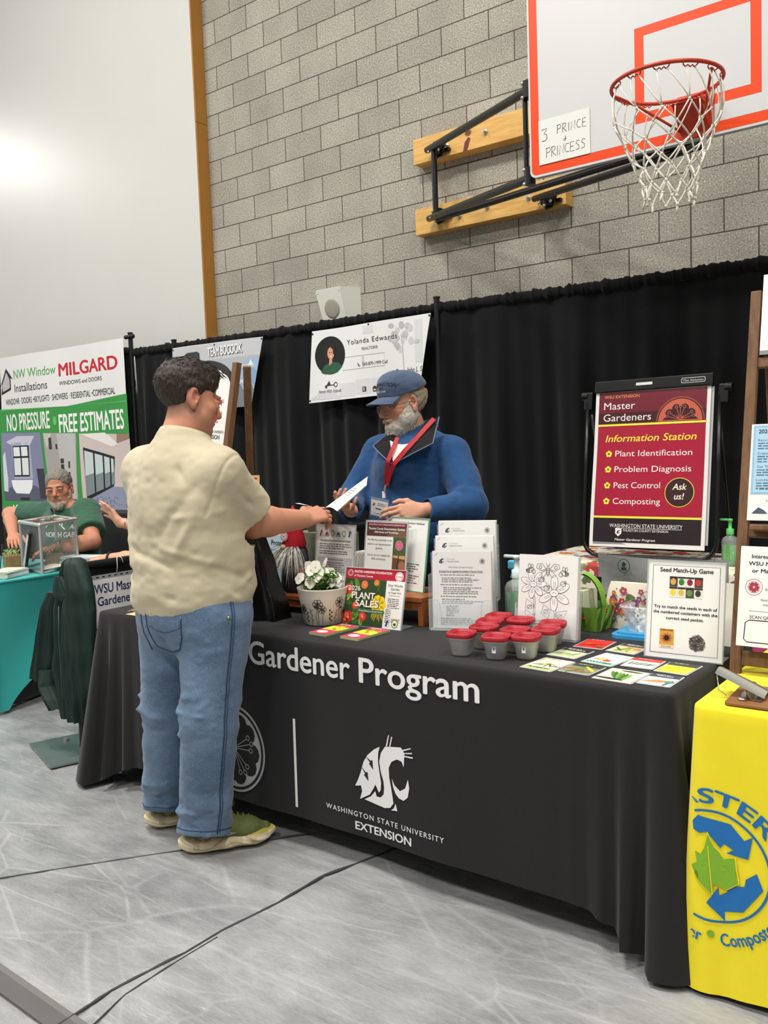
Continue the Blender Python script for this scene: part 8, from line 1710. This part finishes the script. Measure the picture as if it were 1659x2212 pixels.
# fleece
T = SDF(); c2 = v3(-2.43, 3.335, 0)
T.cone(Ls2+v3(-.03, .0, 0), Rs2+v3(.03, 0, 0), .072, .072, .06); T.ell((-2.42, 3.325, 1.23), (.23, .16, .21), .06); T.ell((-2.42, 3.32, 1.03), (.235, .195, .24), .07); T.cone((-2.415, 3.33, 1.47), (-2.42, 3.335, 1.38), .090, .13, .05); T.ell((-2.40, 3.285, 1.33), (.16, .165, .13), .06)
for s_a in (Ls2, Rs2): T.cone((-2.42+(.05 if s_a is Ls2 else -.05), 3.33, 1.44), s_a+v3(0, 0, .02), .06, .058, .05)
for s_a, e_a, w_a in ((Ls2, Le2, Lw2), (Rs2, Re2, Rw2)): T.cone(s_a, e_a, .082, .074, .035); T.cone(e_a, e_a+(w_a-e_a)*.9, .074, .050, .03); T.plane(e_a+(w_a-e_a)*.93, unit(w_a-e_a), .003, R=.1); T.cone(e_a+(w_a-e_a)*.8, e_a+(w_a-e_a)*1.1, .040, .044, .003, sub=True)
T.plane((-2.43, 3.33, .84), (0, 0, -1), .003, R=.5); T.plane((-2.425, 3.31, 1.50), (-.1, -.25, 1), .004, R=.14); T.cone((-2.425, 3.31, 1.40), (-2.425, 3.28, 1.60), .068, .085, .004, sub=True)
ff = unit(v3(.12, -.99, 0)); T.cone((-2.328, 3.15, 1.53), (-2.364, 3.11, 1.365), .112, .010, .006, sub=True)
V, Q = T.mesh(.0055)
segs = [(Le2+v3(.0, -.06, .02), Le2+v3(-.10, -.14, .02), .014, .012), (Le2+v3(.03, -.03, -.04), Le2+v3(-.07, -.15, -.03), .014, -.010), (v3(-2.23, 3.17, 1.28), v3(-2.20, 3.15, 1.02), .018, -.012), (v3(-2.19, 3.2, 1.22), v3(-2.17, 3.16, 1.08), .016, .012), (Le2+v3(.05, 0, .05), Le2+v3(-.04, -.08, .09), .016, .010), (v3(-2.60, 3.16, 1.3), v3(-2.64, 3.18, 1.05), .018, .010), (Ls2+v3(-.03, -.07, .04), Ls2+v3(-.01, -.09, -.1), .010, -.008), (v3(-2.4, 3.12, 1.2), v3(-2.28, 3.12, 1.0), .03, .008), (v3(-2.52, 3.13, 1.1), v3(-2.3, 3.12, .98), .02, .008)]
V = wrinkle(V, Q, segs, .008, (6, 6, 11), 6, None, .0014, (40, 40, 50)); MFLC = M('fleece_blue', '#1d4775', .95, sheen=.12, var=.14, vs=30, bump=.4, bs=260, bdist=.002); np_mesh('fleece', V, Q, MFLC, P2); FV, FQ = V, Q
# white tee under it
S = SDF(); S.ell((-2.39, 3.29, 1.36), (.10, .145, .10), .04); S.cone((-2.425, 3.31, 1.46), (-2.425, 3.31, 1.38), .07, .10, .03); S.plane((-2.425, 3.30, 1.462), (-.1, -.35, 1), .004, R=.2); V, Q = S.mesh(.006); np_mesh('undershirt', V, Q, M('tee_white', '#dcd9d2', .85, bump=.2, bs=200), P2)
# collar flaps: black lining folded open
MBL2 = M('collar_black', '#0b0b0d', .9); rgt = unit(v3(-.95, .3, 0)); up_ = v3(0, 0, 1)
for (A, B, C_, D_) in (((-2.405, 3.185, 1.458), (-2.46, 3.215, 1.478), (-2.505, 3.140, 1.418), (-2.373, 3.108, 1.333)), ((-2.262, 3.225, 1.525), (-2.222, 3.262, 1.535), (-2.182, 3.150, 1.420), (-2.366, 3.102, 1.333))):
    A, B, C_, D_ = v3(*A), v3(*B), v3(*C_), v3(*D_); mb = MB()
    bl = lambda u, v: Vector(A*(1-u)*(1-v)+B*u*(1-v)+D_*(1-u)*v+C_*u*v+ff*.014*sin(pi*u)*sin(pi*(.2+.6*v)))
    mb.grid(bl, 10, 10, MBL2); mb.grid(lambda u, v: bl(u, v)-Vector(ff)*.007, 10, 10, MFLC, flip=True); mb.tube([bl(1, 0), bl(1, .5), bl(1, 1), bl(.66, 1), bl(.33, 1), bl(0, 1)], .003, M('zip_edge', '#5f6f8c', .6), 6); mb.build('collar', P2)
mb = MB(); bk = [c2+v3(.095*cos(a), .09*sin(a), 1.47+.055*max(0, sin(a))) for a in [rad(q) for q in range(-30, 215, 12)]]
mb.add([tuple(p) for p in bk]+[tuple(p*np.array([1, 1, 1])+v3(0, 0, -.09)) for p in bk], [(i, i+1, len(bk)+i+1, len(bk)+i) for i in range(len(bk)-1)], MFLC, True); mb.add([tuple(c2+(p-c2)*np.array([.93, .93, 1])) for p in bk]+[tuple(c2+(p-c2)*np.array([.93, .93, 1])+v3(0, 0, -.09)) for p in bk], [(i, i+1, len(bk)+i+1, len(bk)+i) for i in range(len(bk)-1)], MBL2, True); mb.build('back_collar', P2)
mb = MB(); A, B, D_ = Vector((-2.415, 3.150, 1.440)), Vector((-2.262, 3.160, 1.440)), Vector((-2.368, 3.106, 1.345))
mb.grid(lambda u, v: (A*(1-u)+B*u)*(1-v)+D_*v+Vector((0, -.012*sin(pi*u)*(1-v), -.020*sin(pi*u)*(1-v))), 12, 10, MATS['tee_white']); mb.build('shirt_neckline', P2)
# lanyard and badge
ML2 = M('lanyard_red', '#b01220', .55); bvf = BVHTree.FromPolygons([Vector(v) for v in FV.tolist()], FQ.tolist())
def press(p, off=.010):
    """rest a strap point on the fleece"""
    p = Vector(p); h = bvf.ray_cast(p+Vector(ff)*.4, Vector(-ff))
    return h[0]+Vector(ff)*off if h[0] is not None and (h[0]-p).length < .07 else p
mb = MB(); bp = press((-2.425, 3.09, 1.240), .014)
for P in (((-2.372, 3.150, 1.452), (-2.378, 3.118, 1.40), (-2.390, 3.095, 1.345), (-2.408, 3.09, 1.29)), ((-2.222, 3.222, 1.528), (-2.262, 3.165, 1.46), (-2.305, 3.115, 1.395), (-2.352, 3.088, 1.335), (-2.395, 3.085, 1.28))):
    P = [Vector(P[0])]+[Vector(q) if q[2] > 1.33 else press(q) for q in P[1:]]+[bp]; Q_ = []
    for i in range(len(P)-1):
        for k in range(6): Q_.append(P[i].lerp(P[i+1], k/6))
    Q_.append(P[-1]); vs = []
    for i, q in enumerate(Q_):
        t = (Q_[min(i+1, len(Q_)-1)]-Q_[max(i-1, 0)]).normalized(); wv = t.cross(Vector(ff)).normalized()*.0105; vs += [q+wv, q-wv]
    mb.add(vs, [(2*i, 2*i+1, 2*i+3, 2*i+2) for i in range(len(Q_)-1)], ML2, True)
mb.build('lanyard', P2)
bp = np.array(bp)+ff*.006
mb = MB(); mb.cyl(bp, bp+v3(-.006, 0, -.03), .006, MZ, n=8); mb.box(bp+v3(-.012, 0, -.042), (.016, .006, .03), M('badge_clip', '#dfe3e4', .3), euler(0, 0, 0)); mb.build('badge_clip', P2)
mb = MB(); mb.L = .0005; F = frame(bp+ff*.016+v3(-.03, 0, -.100), (.99, .12, -.18), up_+ff*.15); mb.T = F; mb.box((0, 0, -.001), (.096, .088, .001), MAC); mb.box((0, -.004, 0), (.088, .070, .0008), MPAP); mb.z0 = .0006; cougar(mb, -.028, .014, .016, '#a02c3a', '#ecebe7', 1); mb.para(-.01, .018, .045, 2, .008, .004, '#666666', 1, 3); mb.para(-.02, -.008, .05, 1, .01, .008, '#444444', 1, 2, .4); mb.para(-.03, -.03, .06, 1, .01, .004, '#666666', 1, 4); mb.build('badge', P2)
J = SDF()
for x in (-2.53, -2.33): J.cone((x, 3.34, .88), (x, 3.35, .48), .11, .085, .03); J.cone((x, 3.35, .48), (x, 3.38, .06), .085, .075, .03)
J.ell((-2.43, 3.33, .9), (.2, .16, .14), .04); J.plane((-2.43, 3.33, .98), (0, 0, 1), .003); V, Q = J.mesh(.009); np_mesh('trousers', V, Q, M('trouser_dark', '#23252c', .85), P2)
for x in (-2.53, -2.33): mb = MB(); mb.ball((x-.03, 3.29, .045), (.05, .14, .045), M('shoe_dark', '#1d1b1a', .5), 16); mb.build('shoe', P2)
for o in P2.children: reparent_local(o, O2)
# ---------- seated man in green
k_ = 1.2
P3 = thing('person', 'seated man with grey beard in a green T-shirt behind the turquoise table', 'person', (-5.32, 3.42, 0)); O3 = np.array((-5.32, 3.42, 0))
F3 = Figure('#c4876c'); S = F3.S
HF3 = rotz_frame((-5.40, 3.36, 1.200), (.66, -.75, 0), 4, 4); WS = F3.head(HF3, 1.04, jaw=1.04, fat=1.08)
Ls3, Rs3 = v3(-5.19, 3.42, 1.05), v3(-5.66, 3.45, 1.03); Le3, Lw3 = v3(-4.83, 3.24, .888), v3(-4.86, 3.06, .868); Re3, Rw3 = v3(-6.05, 3.36, 1.02), v3(-5.63, 3.14, .90)
Le3 = v3(-4.93, 3.28, .875); Lw3 = v3(-5.02, 3.07, .845)
S.cone((-5.40, 3.37, 1.12), (-5.42, 3.42, 1.0), .062, .075, .03); S.cone(Ls3, Rs3, .07, .07, .04); S.ell((-5.42, 3.45, .84), (.2, .14, .24), .05); S.ell((-5.42, 3.48, .6), (.2, .17, .16), .05)
F3.arm(Ls3, Le3, Lw3, .062, .050, .033, rb2=.05); F3.arm(Rs3, Re3, Rw3, .062, .050, .033, rb2=.048)
F3.hand(Lw3, (-.85, -.45, -.12), (.1, -.2, .97), -1, ((.3, .4, .3),)*4, .05, 1.03); F3.hand(Rw3, (.85, -.5, -.2), (0, -.2, .97), 1, ((.3, .4, .3),)*4, .05, 1.03)
for s in (-1, 1): S.cone((-5.33+s*.11, 3.46, .56), (-5.33+s*.13, 3.05, .53), .10, .075, .03); S.cone((-5.33+s*.13, 3.05, .53), (-5.33+s*.13, 3.08, .08), .07, .042, .03); S.cone((-5.33+s*.13, 3.08, .05), (-5.33+s*.13, 2.93, .03), .042, .03, .02)
def col3(L, C, hx):
    def mix(w, c):
        nonlocal C
        w = np.clip(w, 0, 1)[:, None]; C = C*(1-w)+np.array(hx(c))*w
    ear = np.exp(-(((L[:, 1]+.008)/.028)**2+((L[:, 2])/.038)**2)); mix(np.clip((L[:, 2]-.0)/.05, 0, 1)*np.clip((.03-L[:, 1])/.03, 0, 1)*(1-ear)*.8, '#6a6258')
    br = np.exp(-(((np.abs(L[:, 0])-.034)/.02)**2+((L[:, 2]-.027)/.006)**2))*(L[:, 1] > .06); mix(br*.8, '#5a4a3e')
    sq = np.exp(-(((np.abs(L[:, 0])-.0325)/.013)**2+((L[:, 2]-.003)/.0035)**2))*(L[:, 1] > .06); mix(sq*.7, '#4a3028'); return C
F3.mesh('body', .0045, P3, col3)
hair_cap('hair', P3, F3.HM, 1.04, [((0, -.014, .05), (.081, .102, .086))], [((0, .12, .01), (.1, .07, .075)), (((0, 0, .0), (0, .5, -1)), None), ((.09, -.006, -.006), (.03, .034, .045)), ((-.09, -.006, -.006), (.03, .034, .045))], M('hair_salt', '#5f574e', .7, col2='#8f8a80', vs=140), h=.005, noise=(.003, 70))
beard('beard', P3, F3.HM, 1.04, [((0, .045, -.085), (.058, .05, .036)), ((.050, .024, -.058), (.026, .040, .034)), ((-.050, .024, -.058), (.026, .040, .034)), ((.062, .004, -.035), (.018, .026, .036)), ((-.062, .004, -.035), (.018, .026, .036)), ((0, .086, -.047), (.030, .014, .007)), ((0, .07, -.103), (.034, .026, .02))], [((0, .105, -.06), (.020, .03, .007)), ((0, .12, -.018), (.07, .05, .026))], [M('beard_salt', '#8a8074', .75, col2='#b8b0a4', vs=90), M('beard_light', '#d4cec2', .7)], 900, .012, 6, h=.005, wd=.003)
mb = MB()
for x in (-1, 1): mb.tube([WS((x*.0325+.016*t, .0985-.006*abs(t)-.004*(t*x > 0), .0035-.0025*t*t)) for t in (-1, -.6, -.2, .2, .6, 1)], .0019, M('lash_brown', '#2a1a14', .6), 6)
mb.build('eyelashes', P3)
mb = MB(); rg = random.Random(5)
for x in (-1, 1):
    for k in range(60): t = rg.uniform(-1, 1); strands(mb, [WS((x*(.033+.02*t), .094-.006*max(0, t), .026-.004*t*t+rg.uniform(-.003, .003)))], [HF3.to_3x3() @ Vector((x*.8, .3, .15))], .011, .0018, M('brow_grey', '#5f5348', .7), rg, segs=2)
mb.build('eyebrows', P3)
T = SDF(); T.cone(Ls3, Rs3, .078, .078, .06); T.ell((-5.42, 3.44, .86), (.245, .175, .24), .07); T.ell((-5.42, 3.46, .64), (.25, .19, .16), .06); T.cone((-5.41, 3.39, 1.09), (-5.42, 3.42, 1.0), .078, .12, .05)
ls_, rs_ = Ls3+(Le3-Ls3)*.72, Rs3+(Re3-Rs3)*.66
T.cone(Ls3, ls_+unit(Le3-Ls3)*.04, .085, .088, .03); T.cone(Rs3, rs_+unit(Re3-Rs3)*.04, .085, .088, .03); T.plane(ls_, unit(Le3-Ls3), .003, R=.13); T.plane(rs_, unit(Re3-Rs3), .003, R=.13); T.plane((-5.41, 3.38, 1.098), (.1, -.3, 1), .004, R=.13); T.cone((-5.41, 3.38, 1.04), (-5.40, 3.37, 1.17), .066, .074, .003, sub=True)
V, Q = T.mesh(.008); V = wrinkle(V, Q, [((-5.5, 3.25, .95), (-5.35, 3.2, .8), .02, .010), ((-5.12, 3.22, .98), (-5.2, 3.2, .8), .02, -.010), ((-5.1, 3.2, .9), (-5.02, 3.25, .75), .02, .010)], .010, (6, 6, 12), 7); MGT = M('tee_green', '#27553e', .85, sheen=.2, var=.06, vs=20); np_mesh('t_shirt', V, Q, MGT, P3)
bv = BVHTree.FromPolygons([Vector(v) for v in V.tolist()], Q.tolist()); tm = MB(); tm.L = .0006; W_ = flat('#dfe5df')
tm.line([(-.13, .03), (-.05, .10), (.03, .05), (.03, .11), (.045, .11), (.045, .04), (.08, .015)], .010, W_); tm.text('About', .12, .02, .035, W_, shear=.3, w=.12, bold=.02); tm.text('NORTH GABLES', -.12, -.05, .042, W_, w=.36, bold=.03); tm.tess(.03); out = []
fd = unit(v3(.35, -.94, 0)); rt = unit(v3(.94, .35, 0))
for x, z_, l in tm.v:
    p = Vector(v3(-5.40, 3.44, .925)+fd*.7+rt*(x*.8)+v3(0, 0, z_*.8)); h = bv.ray_cast(p, Vector(-fd)); out.append(tuple(h[0]+Vector(fd)*(.002+l)) if h[0] is not None else tuple(p-Vector(fd)*.48))
mb = MB(); mb.mats = tm.mats; mb.v = out; mb.f = tm.f; mb.m = tm.m; mb.sm = tm.sm; mb.build('shirt_print', P3)
mb = MB(); d = unit(Lw3-Le3); F = frame(Lw3-d*.02, unit(np.cross(d, v3(0, 0, 1))), unit(np.cross(np.cross(d, v3(0, 0, 1)), d))); mb.T = F; MWT = M('watch_steel', '#a9aaa6', .3, metal=.7)
mb.tube([(.043*cos(a), .043*sin(a), 0) for a in [2*pi*k/24 for k in range(24)]], .007, MWT, 8, closed=True); mb.cyl((0, .04, 0), (0, .054, 0), .02, MWT, n=18); mb.build('watch', P3)
J = SDF()
for s in (-1, 1): J.cone((-5.33+s*.11, 3.44, .57), (-5.33+s*.13, 3.04, .54), .125, .10, .03); J.cone((-5.33+s*.13, 3.04, .53), (-5.33+s*.13, 3.07, .1), .095, .085, .03)
V, Q = J.mesh(.01); np_mesh('trousers', V, Q, MATS['trouser_dark'], P3)
for s in (-1, 1): mb = MB(); mb.ball((-5.33+s*.13, 3.0, .05), (.055, .15, .05), MATS['shoe_dark'], 14); mb.build('shoe', P3)
for o in P3.children: reparent_local(o, O3)
# ---------- second person at the booth, mostly hidden by the standing man
P4 = thing('person', 'person in a green shirt raising one hand, mostly hidden behind the tan T-shirt', 'person', (-4.50, 3.55, 0)); O4 = np.array((-4.50, 3.55, 0))
F4 = Figure('#d8a488'); S = F4.S
HF4 = rotz_frame((-4.42, 3.50, 1.20), (-.5, -.86, 0), 5, 0); WW = F4.head(HF4, 1.08, jaw=.95)
S.cone((-4.43, 3.50, 1.12), (-4.45, 3.53, 1.0), .055, .065, .03); Ls4, Rs4 = v3(-4.27, 3.50, 1.0), v3(-4.63, 3.56, 1.0); S.cone(Ls4, Rs4, .065, .065, .04); S.ell((-4.46, 3.55, .82), (.17, .13, .22), .05); S.ell((-4.46, 3.57, .58), (.18, .16, .14), .05)
Re4, Rw4 = v3(-4.40, 3.28, .985), v3(-4.52, 3.20, 1.012); Le4, Lw4 = v3(-4.40, 3.20, .80), v3(-4.58, 3.13, .80)
F4.arm(Rs4, Re4, Rw4, .05, .040, .028); F4.arm(Ls4, Le4, Lw4, .05, .042, .028)
F4.hand(Rw4, unit(v3(-.72, .05, .42)), (.45, .85, .2), 1, ((.1, .12, .1), (.08, .1, .1), (.1, .12, .1), (.15, .15, .1)), .12, 1.08, (.1, -.1)); F4.hand(Lw4, (-.9, -.4, -.12), (0, -.2, .97), -1, ((.3, .4, .3),)*4, .05, 1.0)
for s in (-1, 1): S.cone((-4.46+s*.1, 3.55, .55), (-4.46+s*.11, 3.15, .53), .09, .065, .03); S.cone((-4.46+s*.11, 3.15, .53), (-4.46+s*.11, 3.2, .08), .06, .038, .03); S.cone((-4.46+s*.11, 3.2, .05), (-4.46+s*.11, 3.08, .03), .038, .026, .02)
F4.mesh('body', .0045, P4, None)
hair_cap('hair', P4, F4.HM, 1.08, [((0, -.018, .04), (.086, .106, .095)), ((0, -.06, -.03), (.075, .06, .09))], [((0, .11, -.01), (.08, .07, .085))], MHAIR, h=.006)
T = SDF(); T.cone(Ls4, Rs4, .08, .08, .05); T.ell((-4.46, 3.55, .82), (.195, .15, .24), .06); T.ell((-4.46, 3.57, .6), (.2, .17, .14), .06); T.cone(Rs4, Rs4+(Re4-Rs4)*.9, .075, .06, .03); T.cone(Ls4, Ls4+(Le4-Ls4)*.5, .075, .065, .03); T.plane(Rs4+(Re4-Rs4)*.86, unit(Re4-Rs4), .003, R=.1); T.plane(Ls4+(Le4-Ls4)*.47, unit(Le4-Ls4), .003, R=.1); T.cone((-4.44, 3.52, 1.0), (-4.43, 3.50, 1.12), .062, .066, .003, sub=True)
V, Q = T.mesh(.008); V = wrinkle(V, Q, [], .008, (7, 7, 12), 3); np_mesh('t_shirt', V, Q, MGT, P4)
mb = MB(); mb.L = .0006; mb.text('NORTH', 0, 0, .04, W_, w=.14, bold=.03); mb.T = Matrix.Identity(4); F = frame((-4.33, 3.385, .88), (.8, .1, 0), (0, 0, 1)); mb.v = [tuple(F @ Vector(v)) for v in mb.v]; mb.build('shirt_print', P4)
def band(p, d, r, m, nm, w=.005): 
    d = Vector(d).normalized(); x = d.cross(Vector((0, 0, 1))).normalized(); y = d.cross(x); mb = MB(); mb.tube([Vector(p)+x*r*cos(a)+y*r*sin(a) for a in [2*pi*k/20 for k in range(20)]], w, m, 6, closed=True); mb.build(nm, P4)
band(Lw4+(Le4-Lw4)*.15, Lw4-Le4, .034, M('band_black', '#17181a', .5), 'wristband', .008); band(Rw4+(Re4-Rw4)*.3, Rw4-Re4, .033, MWT, 'bracelet', .004)
J = SDF()
for s in (-1, 1): J.cone((-4.46+s*.1, 3.56, .56), (-4.46+s*.11, 3.15, .54), .11, .085, .03); J.cone((-4.46+s*.11, 3.15, .53), (-4.46+s*.11, 3.2, .09), .08, .07, .03)
V, Q = J.mesh(.01); np_mesh('trousers', V, Q, MATS['trouser_dark'], P4)
for s in (-1, 1): mb = MB(); mb.ball((-4.46+s*.11, 3.14, .045), (.05, .13, .045), MATS['shoe_dark'], 14); mb.build('shoe', P4)
for o in P4.children: reparent_local(o, O4)
t = thing('folding_chair', 'black folding chair of the person with the raised hand', 'chair', (-4.46, 3.62, 0))
mb = MB(); mb.box((0, -.02, .43), (.42, .42, .03), MCB, bev=.01); mb.build('seat', t); mb = MB(); mb.box((0, .22, .78), (.42, .025, .25), MCB, euler(-6), bev=.01); mb.build('backrest', t)
for sx in (-.2, .2):
    for sy in (-.2, .2): mb = MB(); mb.cyl((sx, sy, 0), (sx, sy, .9 if sy > 0 else .43), .012, MCB); mb.build('leg', t)
